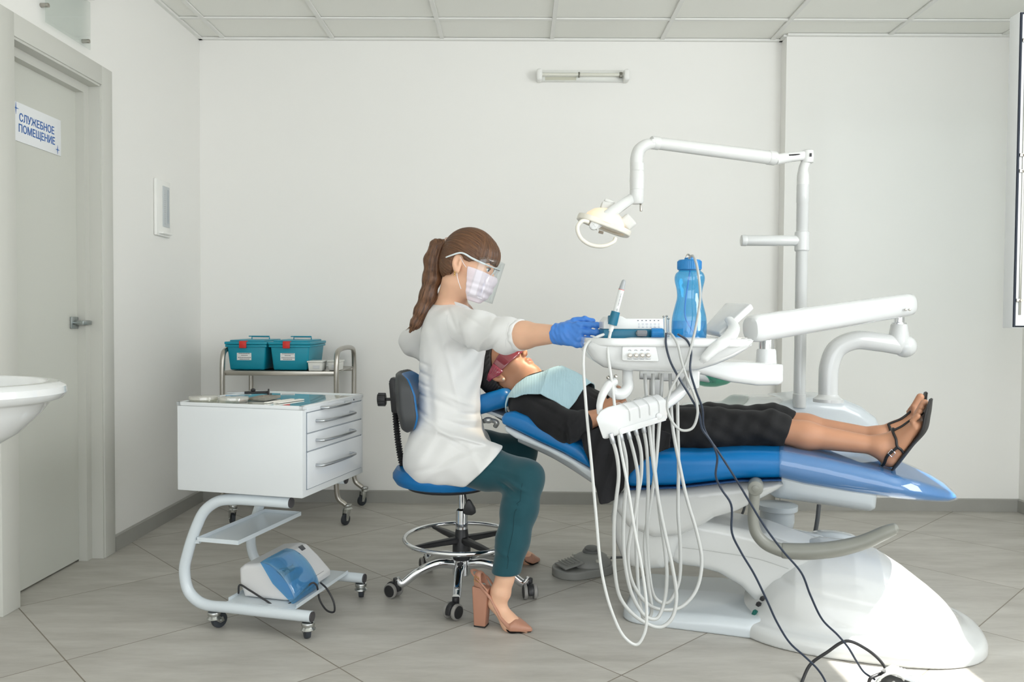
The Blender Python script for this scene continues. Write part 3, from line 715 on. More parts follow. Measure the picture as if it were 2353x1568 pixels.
for k, (yy, col, sz) in enumerate(((.180, 'cream', .010), (.200, 'cream', .010), (.225, 'blue', .011))):
    bm = NB(); ellip(bm, panel(.52, yy), (sz, sz*.8, .0018), 10, R=PM); build('button', bm, mat('button_'+col, (216, 214, 204) if col == 'cream' else (88, 168, 214), .4), t)
bm = NB()
for yy in (.180, .195, .212, .228, .236): box(bm, panel(.66, yy), (.003, .0016, .0006), rot=PM)
build('button_marks', bm, mat('print_grey', (92, 94, 100), .5), t, smooth=False)
bm = NB()
for k in range(9): box(bm, panel(.93, .165+k*.007), (.0045, .0014, .0006), rot=PM)
build('printed_marks', bm, mat('print_grey', (92, 94, 100), .5), t, smooth=False)
Lc = lambda px, py, y: onplane(px, py, L(0, y, 0), ey)
bm = NB(); tube(bm, [Lc(548, 1364, AY0-.005), Lc(551, 1345, AY0-.018), Lc(575, 1358, AY0-.022), Lc(610, 1380, AY0-.022), Lc(640, 1397, AY0-.02), Lc(665, 1388, AY0-.005), Lc(695, 1362, AY0+.06), Lc(718, 1340, AY0+.10), Lc(727, 1345, AY0+.11), Lc(735, 1380, AY0+.12), Lc(752, 1404, AY0+.11), Lc(768, 1406, AY0+.10), Lc(767, 1385, AY0+.10), Lc(752, 1355, AY0+.11), Lc(737, 1340, AY0+.13)], .0032, n=10, smooth=8); build('power_cord', bm, mat('cord_black', (46, 46, 48), .5), t)

# ================================================================== wash basin at the left edge
t = thing('wash_basin', 'white ceramic wash basin with a thick rounded rim, cut by the left edge', 'sink', (-1.5, 1.86, .7))
c = Vector((-1.43, 1.84, 0)); zr = atz(60, 884, .86).z
CER = mat('ceramic', (222, 224, 224), .08, coat=.7)
prof_ = [(.001, .685), (.10, .688), (.17, .705), (.235, .745), (.285, .795), (.302, .817), (.312, .822), (.330, .828), (.340, .842), (.338, .857), (.325, .867), (.305, .869), (.288, .862), (.27, .84), (.24, .79), (.18, .745), (.08, .73), (.001, .728)]
bm = NB(); lathe(bm, c, [(r, z) for r, z in prof_], 64, sx=.75, sy=1.0, cap=False); build('basin', bm, CER, t)
bm = NB(); box(bm, (-1.715, 1.84, .80), (.10, .42, .13), bev=.025, seg=4); build('back_ledge', bm, CER, t)

# ================================================================== foot pedal
PG = mat('pedal_grey', (138, 138, 134), .45); PG2 = mat('pedal_grey_dark', (104, 105, 103), .45)
p0 = Vector((.262, 3.17, 0)); TA = radians(28); pe = Vector((cos(TA), sin(TA), 0)); pn = Vector((-sin(TA), cos(TA), 0)); PF = Matrix.Translation(p0) @ Matrix.Rotation(TA, 4, 'Z')
t = thing('foot_pedal', 'grey foot control pedal on the floor between stool and chair', 'foot pedal', p0, TA)
def fped(p):
    x, y, z = p[:, 0], p[:, 1], p[:, 2]
    a = np.sqrt(((x+.045)/1.0)**2+(y/1.0)**2)-.082; b_ = rbox(p, (.02, 0, 0), (.07, .082, .5), .02)
    e = np.sqrt(np.maximum(((x-.06))**2+y**2, 0))-.082
    d2 = np.minimum(np.minimum(a, b_), e); return slab(d2, np.abs(z-.016)-.0165, .005)
field('base', fped, (-.14, -.09, -.002), (.15, .09, .035), .003, PG, t, PF)
def fhump(p):
    x, y, z = p[:, 0], p[:, 1], p[:, 2]
    d = smax(ell(p, (.045, 0, .03), (.085, .075, .055)), z-.077, .012); return smax(d, .026-z, .004)
field('housing', fhump, (-.05, -.08, .022), (.14, .08, .082), .003, PG, t, PF)
bm = NB(); lathe(bm, PF @ Vector((.055, .012, .072)), [(.036, 0), (.038, .006), (.034, .013), (.030, .014), (.030, .020), (.022, .026), (.001, .027)], 32); build('round_button', bm, PG2, t)
bm = NB(); box(bm, PF @ Vector((-.062, -.005, .048)), (.09, .085, .008), rot=Matrix.Rotation(TA, 4, 'Z') @ Matrix.Rotation(radians(-8), 4, 'Y'), bev=.003)
for k in range(5): box(bm, PF @ Vector((-.09+k*.014, -.005, .0535-k*-.002)), (.005, .075, .002), rot=Matrix.Rotation(TA, 4, 'Z') @ Matrix.Rotation(radians(-8), 4, 'Y'), bev=.0006)
build('tread', bm, PG, t)
for x, y, z in ((-.005, .05, .064), (.035, -.062, .062), (.105, -.035, .062)):
    bm = NB(); lathe(bm, PF @ Vector((x, y, z-.006)), [(.009, 0), (.009, .006), (.006, .009), (.001, .0095)], 18); build('knob', bm, mat('knob_pale', (188, 186, 176), .35), t)
bm = NB(); tube(bm, [PF @ Vector((.12, .02, .03)), PF @ Vector((.17, .03, .03)), PF @ Vector((.26, .03, .02)), PF @ Vector((.40, .0, .008))], .0055, n=10); build('cable', bm, mat('cord_grey', (98, 100, 102), .5), t)
# ================================================================== DENTAL CHAIR (coordinates u along the chair, v across, z up)
CTH = radians(-18); CE = Vector((cos(CTH), sin(CTH), 0)); CN = Vector((-sin(CTH), cos(CTH), 0)); CO = Vector((0, 3.0, 0))
FM = Matrix.Translation(CO) @ Matrix.Rotation(CTH, 4, 'Z')
def K(px, py, v):
    p = onplane(px, py, CO+CN*v, CN)-CO; return (p.dot(CE), p.z)
def K3(px, py, v): return onplane(px, py, CO+CN*v, CN)
def Q(u, v, z): return FM @ Vector((u, v, z))
BLUEV = mat('blue_vinyl', (0, 106, 170), .36, coat=.08, bump=(220, .05))
WSH = mat('chair_shell_white', (206, 208, 207), .16, coat=.5)
WSH2 = mat('chair_shell_cool', (198, 205, 209), .22, coat=.4)
chair = thing('dental_chair', 'blue and white reclining dental chair the patient lies on', 'dental chair', Q(.9, 0, 0), CTH)
def profile_field(name, pts, hw, r, m, h=.0045, vpl=-.2, vc=0, taper=None, extra=None, parent=chair):
    V = [K(x, y, vpl) for x, y in pts]; U = [v[0] for v in V]; Z = [v[1] for v in V]
    def f(p):
        u, v, z = p[:, 0], p[:, 1], p[:, 2]
        w = hw if taper is None else taper(u)
        d = slab(poly2(u, z, V), np.abs(v-vc)-w, r)
        return extra(p, d) if extra else d
    return field(name, f, (min(U)-.03, vc-hw-.03, min(Z)-.03), (max(U)+.03, vc+hw+.03, max(Z)+.03), h, m, parent, FM)
# backrest cushion and its white shell
profile_field('backrest_cushion', [(1150, 962), (1158, 950), (1178, 947), (1212, 958), (1262, 988), (1300, 1008), (1330, 1022), (1350, 1040), (1363, 1078), (1357, 1078), (1292, 1041), (1238, 1016), (1187, 991), (1153, 975)], .26, .024, BLUEV, vpl=-.25)
profile_field('backrest_shell', [(1157, 979), (1187, 993), (1238, 1018), (1292, 1043), (1357, 1080), (1380, 1100), (1385, 1125), (1368, 1112), (1309, 1068), (1258, 1040), (1182, 1009), (1160, 994)], .245, .010, WSH2, vpl=-.25)
bm = NB(); tube(bm, [K3(1205, 1000, 0), K3(1290, 1040, 0), K3(1400, 1110, 0)], .03, n=16, flat=2.5, up=(0, 0, 1)); build('backrest_bracket', bm, WSH2, chair)
# headrest
def fhead(p):
    d = ell(p, (-.085, 0, .735), (.10, .145, .062)); q = rbox(p, (-.065, 0, .725), (.075, .125, .036), .034)
    return smin(d, q, .02)
hr = K(1128, 925, -.10)
def fhd(p): return rbox(p, (hr[0]-.015, 0, hr[1]-.002), (.098, .125, .036), .034, R=((cos(.30), 0, -sin(.30)), (0, 1, 0), (sin(.30), 0, cos(.30))))
field('headrest', fhd, (hr[0]-.14, -.16, hr[1]-.10), (hr[0]+.11, .16, hr[1]+.10), .004, BLUEV, chair, FM)
bm = NB(); box(bm, Q(hr[0]-.0, 0, hr[1]-.045), (.15, .16, .014), rot=Matrix.Rotation(CTH, 4, 'Z') @ Matrix.Rotation(.30, 4, 'Y'), bev=.005); build('headrest_plate', bm, WSH2, chair)
bm = NB(); tube(bm, [Q(hr[0]-.01, 0, hr[1]-.055), Q(hr[0]+.05, 0, hr[1]-.085), Q(hr[0]+.13, 0, hr[1]-.115)], .012, n=14, flat=2.2, up=(0, 0, 1)); build('headrest_bar', bm, CHROME, chair)
bm = NB(); tube(bm, [K3(1112, 968, -.06), K3(1128, 966, -.08), K3(1142, 972, -.09), K3(1138, 980, -.08)], .009, n=12); ellip(bm, K3(1122, 966, -.09), (.02, .012, .012), 8); build('headrest_lever', bm, mat('lever_grey', (182, 184, 182), .25, metal=.6), chair)
# seat and footrest cushion in one sweep
SP = [(1424, 1092), (1440, 1060), (1475, 1042), (1540, 1040), (1600, 1042), (1700, 1038), (1796, 1040), (1900, 1060), (2020, 1088), (2120, 1118), (2190, 1146), (2222, 1163), (2226, 1172), (2200, 1173), (2100, 1156), (1960, 1136), (1850, 1116), (1796, 1102), (1700, 1104), (1640, 1110), (1560, 1119), (1447, 1122), (1428, 1112)]
def tap(u):
    w = np.full(u.shape, .255); s = np.clip((u-.95)/.56, 0, 1); return w-.03*s-.15*np.clip((s-.55)/.45, 0, 1)**2.2
profile_field('seat_cushion', SP, .255, .038, BLUEV, vpl=-.25, taper=tap)
profile_field('seat_rim', [(1436, 1121), (1447, 1124), (1560, 1120), (1640, 1111), (1700, 1105), (1796, 1103), (1796, 1107), (1700, 1109), (1640, 1115), (1560, 1124), (1440, 1128)], .249, .002, mat('dark_piping', (22, 60, 104), .5), vpl=-.25, h=.004)
# clear protective film over the foot end
def fcov(p, d):
    return d
CP = [(1788, 1036)]+[(x, y-4) for x, y in SP[6:11]]+[(2208, 1178), (2195, 1181)]+[(2100, 1168), (1960, 1150), (1850, 1128), (1790, 1112)]
FILM = glass('clear_film', (.96, .975, .985), .24, .04, .04)
V_ = [K(x, y, -.25) for x, y in SP]
def ffilm(p):
    u, v, z = p[:, 0], p[:, 1], p[:, 2]
    wr = .0012*np.sin(u*17+z*90)*np.sin(v*26+u*9)
    d = slab(poly2(u, z, V_), np.abs(v)-tap(u), .038)-.0042-wr*np.clip((.56-z)*12, .25, 1.5)
    return np.maximum(d, K(1790, 1060, -.25)[0]-u)
o = field('foot_cover', ffilm, (.93, -.29, min(a[1] for a in V_)-.02), (1.54, .29, max(a[1] for a in V_)+.03), .0045, FILM, chair, FM)
o['label'] = 'clear plastic protective cover'
# shell under the seat
profile_field('seat_shell', [(1434, 1128), (1560, 1124), (1640, 1116), (1700, 1110), (1790, 1108), (1802, 1118), (1790, 1128), (1745, 1152), (1690, 1180), (1640, 1194), (1608, 1214), (1560, 1236), (1500, 1240), (1440, 1215), (1408, 1170), (1412, 1145)], .20, .035, WSH, vpl=-.2)
profile_field('column_cover', [(1404, 1158), (1398, 1195), (1405, 1240), (1422, 1285), (1446, 1310), (1480, 1316), (1522, 1314), (1545, 1290), (1560, 1240), (1590, 1205), (1500, 1150), (1430, 1142)], .17, .05, WSH, vpl=-.17)
profile_field('lift_arm', [(1548, 1192), (1580, 1200), (1650, 1212), (1760, 1236), (1880, 1280), (1830, 1330), (1748, 1415), (1735, 1392), (1700, 1356), (1650, 1326), (1600, 1312), (1556, 1306), (1530, 1290)], .13, .03, WSH, vpl=-.15)
bm = NB(); tube(bm, [K3(1560, 1258, -.149), K3(1640, 1268, -.149), K3(1740, 1285, -.149), K3(1812, 1308, -.149)], .0012, n=6); build('cover_seam', bm, mat('seam_grey', (176, 178, 176), .5), chair)
# foot plate and the domed base
def fplate(p):
    u, v, z = p[:, 0], p[:, 1], p[:, 2]
    w = .195+.04*np.clip((u-.45)/.35, 0, 1); d2 = np.maximum(np.abs(v)-w, .445-u); r2 = rbox(np.stack([u, v, u*0], 1), (.68, 0, 0), (.24, .225, 1), .07)
    top = .055-.012*np.abs(v)/.2+.012*np.clip((u-.55)/.2, 0, 1)
    return smax(smax(r2, z-top, .035), -z-.0, .004)
field('foot_plate', fplate, (.42, -.25, 0), (.93, .25, .09), .0045, WSH2, chair, FM)
ML = K(1720, 1405, -.2)[0]
def fbase(p):
    u, v, z = p[:, 0], p[:, 1], p[:, 2]
    uc = 1.17; a = np.where(u > uc, .405, .385); b_ = .305
    q = (np.abs((u-uc)/a)**2.6+np.abs(v/b_)**2.6)**(1/2.6); sc = .30*(q-1)
    rim = smax(sc, z-.048, .03)
    # dome
    a2 = np.where(u > uc, .355, .34); b2 = .245
    q2 = (np.abs((u-uc)/a2)**2.3+np.abs(v/b2)**2.2)**(1/2.25)
    # height profile along the chair
    hgt = np.interp(u, [.80, .86, .93, 1.0, 1.08, 1.18, 1.26, 1.34, 1.42, 1.48, 1.53, 1.56], [.05, .11, .19, .255, .285, .285, .262, .212, .150, .098, .055, .03])
    s = np.clip(np.abs(v)/b2, 0, 1.2); top = hgt*(1-.62*s**2.4)
    dome = smax(.25*(q2-1), (z-top)*.72, .05)
    ridge = np.abs(z-(.12+.075*np.clip((1.45-u)/.6, 0, 1)**1.2))
    dome = dome+.0035*np.exp(-(ridge/.008)**2)*(v < 0)
    return smax(smin(rim, dome, .035), -z, .004)
field('base_cover', fbase, (.76, -.32, 0), (1.60, .32, .32), .005, WSH, chair, FM)
bm = NB(); pass
for (x, y, c_, s_) in ((1752, 1376, 'black', .009), (1743, 1389, 'black', .009), (1733, 1412, 'green', .013)):
    bm = NB(); p = K3(x, y, -.155); box(bm, p, (.012, .016, s_*(2.2 if c_ == 'green' else 1.4)), rot=Matrix.Rotation(CTH-.5, 4, 'Z') @ Matrix.Rotation(.35, 4, 'Y'), bev=.002)
    build('rocker_switch' if c_ == 'green' else 'air_valve', bm, mat('switch_green', (14, 92, 84), .3) if c_ == 'green' else BLACK, chair)
bm = NB(); cyl(bm, K3(1630, 1182, -.16), K3(1626, 1180, -.12), .010, n=16, bev=.002); build('brass_fitting', bm, mat('brass', (196, 176, 128), .25, metal=1), chair)
# armrest
AG = mat('armrest_grey', (130, 131, 124), .34)
bm = NB(); av = -.285
tube(bm, [K3(1733, 1122, av), K3(1733, 1150, av), K3(1730, 1190, av), K3(1738, 1226, av), K3(1762, 1252, av), K3(1798, 1266, av)], [.0175, .0165, .0165, .018, .019, .021], n=20)
tube(bm, [K3(1790, 1265, av), K3(1800, 1266, av), K3(1850, 1268, av), K3(1920, 1262, av), K3(1985, 1246, av), K3(2030, 1226, av), K3(2056, 1216, av), K3(2064, 1216, av)], [.014, .024, .0255, .0245, .022, .020, .017, .009], n=24)
ar = build('armrest', bm, AG, chair)
bm = NB(); p = K3(1736, 1120, av); cyl(bm, p-CN*.024, p+CN*.05, .0235, n=30, bev=.006); cyl(bm, p-CN*.027, p-CN*.02, .010, n=20, bev=.001); build('pivot', bm, AG, ar)

# ================================================================== CUSPIDOR UNIT behind the chair
cu = thing('cuspidor_unit', 'white dental unit behind the chair, carrying the spittoon and both posts', 'dental unit', (1.25, 3.3, 0))
UY = 3.3
def UP(px, py, Y=UY): p = at(px, py, Y); return (p.x, p.z)
ub = [UP(*a) for a in ((1762, 940), (1775, 925), (1800, 914), (1860, 908), (1920, 912), (1962, 930), (1995, 955), (2008, 985), (2006, 1060), (1994, 1160), (1980, 1167), (1770, 1136), (1758, 1128))]
def fub(p): return slab(poly2(p[:, 0], p[:, 2], ub), np.abs(p[:, 1]-3.36)-.17, .05)
field('unit_body', fub, (1.0, 3.15, .2), (1.53, 3.56, .73), .006, WSH2, cu)
def fsp(p):
    d = ell(p, (.88, 3.30, .675), (.20, .145, .10)); d = smax(d, p[:, 2]-.675, .02); d2 = rbox(p, (1.0, 3.33, .60), (.12, .10, .11), .05)
    cav = ell(p, (.83, 3.30, .705), (.13, .105, .06)); return smax(smin(d, d2, .03), -cav, .015)
field('spittoon_basin', fsp, (.66, 3.13, .46), (1.16, 3.48, .74), .005, WSH, cu)
GG = glass('green_glass', (.25, .72, .58), .3, .04, .25)
c = at(1632, 886, 3.26); bm = NB(); lathe(bm, (c.x, 3.26, c.z), [(.03, -.004), (.07, .008), (.10, .028), (.118, .050), (.115, .051), (.097, .031), (.068, .011), (.03, -.001)], 40, cap=True); build('glass_bowl', bm, GG, cu)
bm = NB(); tube(bm, [at(1660, 855, 3.3), at(1640, 850, 3.3), at(1628, 856, 3.3), at(1626, 868, 3.3)], .006, n=10); build('bowl_tap', bm, CHROME, cu)
# support arm, motor and pedestal under it
bm = NB(); a, b_ = at(1604, 1200, 2.86), at(1880, 1248, 2.92); tube(bm, [a, (a+b_)/2, b_], .033, n=20, smooth=2, sq=3.0, flat=1.6, up=(0, 0, 1)); build('support_arm', bm, WSH2, cu)
bm = NB(); c = at(1915, 1232, 2.96); lathe(bm, (c.x, 2.96, 0), [(.11, .0), (.11, .12), (.10, c.z-.01), (.08, c.z+.002), (.03, c.z+.010), (.001, c.z+.011)], 36); build('pedestal', bm, WSH2, cu)
bm = NB(); c = at(1786, 1165, 3.2); lathe(bm, (c.x, 3.2, c.z-.115), [(.001, 0), (.04, .004), (.062, .03), (.068, .06), (.066, .10), (.08, .105), (.08, .125)], 30); build('motor_housing', bm, WSH2, cu)
for (x0, y0, x1, y1, r) in ((1882, 1160, 1873, 1226, .0085), (1822, 1165, 1812, 1218, .008), (1712, 1160, 1704, 1185, .005)):
    bm = NB(); tube(bm, [at(x0, y0, 3.18), at((x0+x1)/2+1, (y0+y1)/2, 3.18), at(x1, y1, 3.18)], r, n=12); build('hose', bm, mat('hose_dark', (86, 88, 90), .5), cu)
# assistant's bracket seen between the tray hoses
bm = NB(); tube(bm, [at(1470, 862, 3.1), at(1520, 864, 3.1), at(1600, 866, 3.15), at(1640, 872, 3.2)], .017, n=16); box(bm, at(1506, 894, 3.08), (.045, .04, .075), bev=.006); box(bm, at(1545, 866, 3.08), (.11, .03, .035), bev=.01); build('assistant_bracket', bm, mat('bracket_grey', (196, 198, 198), .35), cu)
# lamp post and the short side arm
PO = at(1837, 905, 3.2).x; zb = at(1837, 908, 3.2).z; zt = at(1838, 425, 3.2).z
bm = NB(); lathe(bm, (PO, 3.2, 0), [(.026, zb-.05), (.026, zb+.004), (.0235, zb+.006), (.0235, at(1837, 466, 3.2).z), (.0245, at(1837, 465, 3.2).z), (.0245, zt)], 30); build('lamp_post', bm, WSH, cu)
zc = at(1836, 555, 3.2).z; bm = NB(); lathe(bm, (PO, 3.2, zc), [(.0255, -.040), (.029, -.036), (.029, .036), (.0255, .040)], 30); a = at(1704, 553, 3.2)
cyl(bm, (PO, 3.2, zc+.003), (a.x, 3.2, a.z), .0215, n=28, bev=.004); cyl(bm, (a.x-.002, 3.2, a.z), (a.x+.02, 3.2, a.z), .0225, n=28, bev=.003); build('side_arm', bm, WSH, cu)
# arm post for the instrument tray
TY = 3.02; bm = NB(); tube(bm, [at(1903, 918, TY), at(1903, 880, TY), at(1906, 840, TY), at(1922, 803, TY), at(1962, 783, TY), at(2020, 787, TY), at(2080, 797, TY)], [.036]*7, n=28); ellip(bm, at(2079, 796, TY), (.043, .043, .043), 14)
lathe(bm, at(1903, 917, TY)-Vector((0, 0, .012)), [(.055, 0), (.055, .012), (.046, .018), (.040, .022), (.036, .03)], 32)
build('tray_post', bm, WSH, cu)
bm = NB(); c = at(2065, 792, TY); zc1 = at(2066, 745, TY).z; lathe(bm, (c.x, TY, 0), [(.036, c.z-.01), (.040, c.z+.01), (.030, zc1-.004), (.027, zc1)], 30); build('joint_cone', bm, WSH, cu)
bm = NB(); lathe(bm, (c.x, TY, 0), [(.026, zc1), (.026, zc1+.005), (.018, zc1+.007), (.018, zc1+.04)], 26); build('joint_pin', bm, CHROME, cu)

# ================================================================== OPERATING LAMP
LM = mat('lamp_white', (216, 217, 215), .25, coat=.3)
lp = thing('operating_lamp', 'white dental operating lamp on a jointed arm above the patient', 'dental lamp', (PO, 3.2, zt))
bm = NB(); tube(bm, [Vector((PO, 3.2, zt-.02)), Vector((PO, 3.2, zt+.03)), at(1846, 388, 3.2), at(1852, 372, 3.2)], [.024, .024, .019, .019], n=20, smooth=5); build('neck', bm, LM, lp)
bm = NB(); c = at(1855, 360, 3.2); lathe(bm, c-Vector((0, 0, .028)), [(.018, 0), (.024, .003), (.026, .028), (.024, .050), (.015, .054)], 28); build('top_joint', bm, LM, lp)
bm = NB(); box(bm, at(1863, 356, 3.172), (.008, .004, .014), bev=.001); build('joint_slot', bm, BLACK, lp)
b1 = at(1846, 358, 3.2); b2 = at(1812, 362, 3.17)
bm = NB(); tube(bm, [b1, (b1+b2)/2, b2], .019, n=18, smooth=3, sq=3); b3 = at(1780, 367, 3.14); tube(bm, [b2, (b2+b3)/2, b3], [.020, .021, .021], n=20, smooth=4, sq=2.6); build('link_block', bm, LM, lp)
bm = NB(); tube(bm, [at(1812, 357, 3.148), at(1826, 356, 3.16), at(1838, 355, 3.178)], .0065, n=8, flat=.5); build('joint_gap', bm, BLACK, lp)
a0, a1 = at(1779, 364, 3.14), at(1498, 328, 2.99); d = (a1-a0).normalized()
bm = NB(); cyl(bm, a0+d*.0, a1, .0265, .0225, n=30, bev=.004); build('spring_arm', bm, LM, lp)
for p, r, o_ in ((a0, .028, 0), (a1, .0245, 0)):
    bm = NB(); cyl(bm, p-d*.03*(1 if p is a1 else -1), p+d*.004*(1 if p is a1 else -1), r, n=30, bev=.003); up = Vector((0, -1, 0)); cyl(bm, p+up*.026, p+up*.0295, .008, n=18, bev=.001); build('arm_collar', bm, LM, lp)
LYn = 2.97
bm = NB(); tube(bm, [at(1500, 330, 2.985), at(1482, 334, LYn), at(1468, 346, LYn), at(1463, 364, LYn), at(1463, 395, LYn)], [.018, .021, .023, .024, .0245], n=24); build('elbow', bm, LM, lp)
e0 = at(1464, 395, LYn); ze = [at(1464, y, LYn).z for y in (376, 393, 394, 415, 436, 437, 464, 469)]
bm = NB(); lathe(bm, (e0.x, LYn, 0), [(.0255, ze[0]), (.0258, ze[1]), (.0245, ze[1]-.001), (.0262, ze[2]), (.0275, ze[3]), (.026, ze[4]), (.025, ze[4]-.001), (.0265, ze[5]), (.0262, ze[6]), (.021, ze[7]), (.001, ze[7])][::-1], 32); build('swivel', bm, LM, lp)
bm = NB(); cyl(bm, at(1472, 468, LYn), at(1473, 486, LYn), .0035, .0045, n=12, bev=.001); build('pin', bm, STEEL, lp)
# fork and head
hc = at(1388, 516, 2.93); fk0 = at(1452, 456, 2.97)
axd = Vector((.36, 0, -.93)); axd = Vector((-.34, .02, -.94)).normalized()       # where the lamp points
fwd = Vector((.94, 0, -.34)).normalized(); sidev = axd.cross(fwd).normalized()
bm = NB(); cyl(bm, at(1462, 455, LYn), fk0-Vector((.012, 0, .006)), .020, n=22, bev=.003); build('fork_root', bm, LM, lp)
for s_ in (-1, 1):
    bm = NB(); p1 = hc-fwd*.045+sidev*(.062*s_)+Vector((0, 0, -.006)); p1 = at(1364, 519, 2.93-.065*(-s_) if False else (2.868 if s_ < 0 else 2.992)); tube(bm, [fk0, fk0+(p1-fk0)*.25+Vector((0, .04*s_, 0)), fk0+(p1-fk0)*.6+Vector((0, .03*s_, 0)), p1], [.011, .011, .012, .012], n=14, flat=1.7, up=(0, 1, 0)); build('fork_arm', bm, LM, lp)
    bm = NB(); cyl(bm, p1+Vector((0, -.010, 0)), p1+Vector((0, .010, 0)), .0155, n=24, bev=.002); box(bm, p1+Vector((0, -.0115*1, 0)), (.022, .003, .003), rot=Matrix.Rotation(-.8, 4, 'Y')); build('knob', bm, LM, lp)
HF = Matrix.Translation(hc) @ axes(fwd, -sidev, -axd)
REF = bpy.data.materials.new('warm_reflector'); REF.use_nodes = True; nt = REF.node_tree; b = nt.nodes['Principled BSDF']; b.inputs['Base Color'].default_value = srgb(244, 232, 210); b.inputs['Roughness'].default_value = .3; b.inputs['Emission Color'].default_value = srgb(255, 214, 160); b.inputs['Emission Strength'].default_value = .28
bm = NB(); prof_ = [(.001, .060), (.03, .056), (.055, .043), (.074, .022), (.082, .0), (.079, .0), (.071, .020), (.052, .040), (.028, .053), (.001, .057)]
t_ = bmesh.new(); lathe(t_, (0, 0, 0), prof_, 40, cap=False); bmesh.ops.transform(t_, matrix=HF, verts=t_.verts); merge(bm, t_); build('reflector', bm, REF, lp)
def frim(p):
    x, y, z = p[:, 0], p[:, 1], p[:, 2]
    rr = rbox(np.stack([x, y, x*0], 1), (0, 0, 0), (.102, .078, 1), .06); ring = slab(np.abs(rr+.009)-.010, np.abs(z+.004)-.011, .004); return ring
field('rim', frim, (-.12, -.1, -.03), (.12, .1, .03), .003, mat('lamp_rim', (232, 228, 216), .3), lp, HF)
bm = NB(); box(bm, HF @ Vector((.078, 0, .035)), (.055, .07, .042), rot=axes(fwd, -sidev, -axd) @ Matrix.Rotation(.5, 4, 'Y'), bev=.010, seg=3); build('fan_box', bm, mat('lamp_grey', (214, 214, 210), .35), lp)
bm = NB(); c = at(1397, 478, 2.93); box(bm, c, (.055, .06, .035), rot=axes(fwd, -sidev, -axd) @ Matrix.Rotation(-.1, 4, 'Y'), bev=.006); box(bm, c+Vector((.004, 0, .022)), (.038, .045, .012), rot=axes(fwd, -sidev, -axd), bev=.003); build('vent_box', bm, mat('lamp_grey', (1, 1, 1)), lp)
bm = NB(); box(bm, at(1381, 534, 2.85), (.018, .004, .010), rot=Matrix.Rotation(.25, 4, 'Y'), bev=.001); build('switch', bm, mat('switch_brown', (120, 108, 92), .3), lp)
bm = NB(); tube(bm, [at(1352, 510, 2.86), at(1338, 508, 2.85), at(1327, 522, 2.84), at(1333, 545, 2.84), at(1355, 562, 2.84), at(1385, 566, 2.84), at(1410, 556, 2.85), at(1414, 548, 2.86)], .0075, n=14); build('handle_loop', bm, mat('lamp_rim', (1, 1, 1)), lp)
bm = NB(); t_ = bmesh.new(); lathe(t_, (0, 0, 0), [(.001, -.012), (.07, -.011), (.075, -.008), (.07, -.0085), (.001, -.009)], 32); bmesh.ops.transform(t_, matrix=HF, verts=t_.verts); merge(bm, t_); build('front_shield', bm, glass('clear_lens', (.96, .96, .94), .1), lp)
bl = bpy.data.lights.new('lamp_bulb', 'SPOT'); bo = bpy.data.objects.new('lamp_bulb', bl); C.objects.link(bo); bl.energy = 16; bl.color = (1, .84, .62); bl.spot_size = radians(26); bl.spot_blend = .7; bl.shadow_soft_size = .04
bo.parent = lp; bo.location = chainmat(lp).inverted() @ (hc+axd*.02); bo.rotation_euler = (Vector((.02, 2.93, .82))-hc).to_track_quat('-Z', 'Y').to_euler()
# ================================================================== INSTRUMENT TRAY UNIT in front of the patient
dt = thing('instrument_delivery_unit', 'white dental instrument table on a thick beam arm with many hanging hoses', 'instrument table', (.45, 2.35, 0))
# beam arm
A0_, A1_ = at(1722, 757, 2.55), at(2094, 699, 3.02); d = (A1_-A0_).normalized()
bm = NB(); n_ = 10
P = [A0_+d*.0, A0_+d*.004, A0_+d*.014, A0_+d*.03, A0_+d*.06, (A0_+A1_)/2, A1_-d*.05, A1_-d*.022, A1_-d*.008, A1_-d*.001, A1_]
hh = .045; R_ = [hh*.55, hh*.80, hh*.94, hh, hh, hh, hh*.97, hh*.93, hh*.78, hh*.55, hh*.3]
tube(bm, P, R_, n=40, smooth=0, flat=.86, up=(0, 0, 1), sq=2.7); be = build('beam_arm', bm, GLOSS, dt)
for px, py, Y in ((1778, 766, 2.573), (2080, 712, 2.925), (2089, 712, 2.925)):
    bm = NB(); p = at(px, py, Y); cyl(bm, p, p-Vector((0, .008, 0)), .0042, n=14, bev=.001); build('screw', bm, STEEL, be)
PLY = 2.60; bm = NB(); c = at(1761, 795, PLY); z0, z1, z2, z3 = [at(1761, y, PLY).z for y in (838, 806, 802, 780)]
lathe(bm, (c.x, PLY, 0), [(.024, z2), (.024, z3)], 26); build('chrome_pin', bm, CHROME, dt)
bm = NB(); lathe(bm, (c.x, PLY, 0), [(.036, z0-.02), (.034, z0), (.031, z1), (.028, z2)], 30)
build('swivel_cup', bm, GLOSS, dt)
lk = [(1789, 836), (1789, 876), (1780, 883), (1730, 884), (1670, 876), (1610, 860), (1560, 850), (1560, 830), (1700, 830)]
LV = [(lambda p: (p.x, p.z))(at(x, y, 2.5)) for x, y in lk]
field('link_arm', lambda p: slab(poly2(p[:, 0], p[:, 2], LV), np.abs(p[:, 1]-2.53)-.085, .014), (min(a[0] for a in LV), 2.43, .75), (max(a[0] for a in LV), 2.64, .95), .0045, GLOSS, dt)
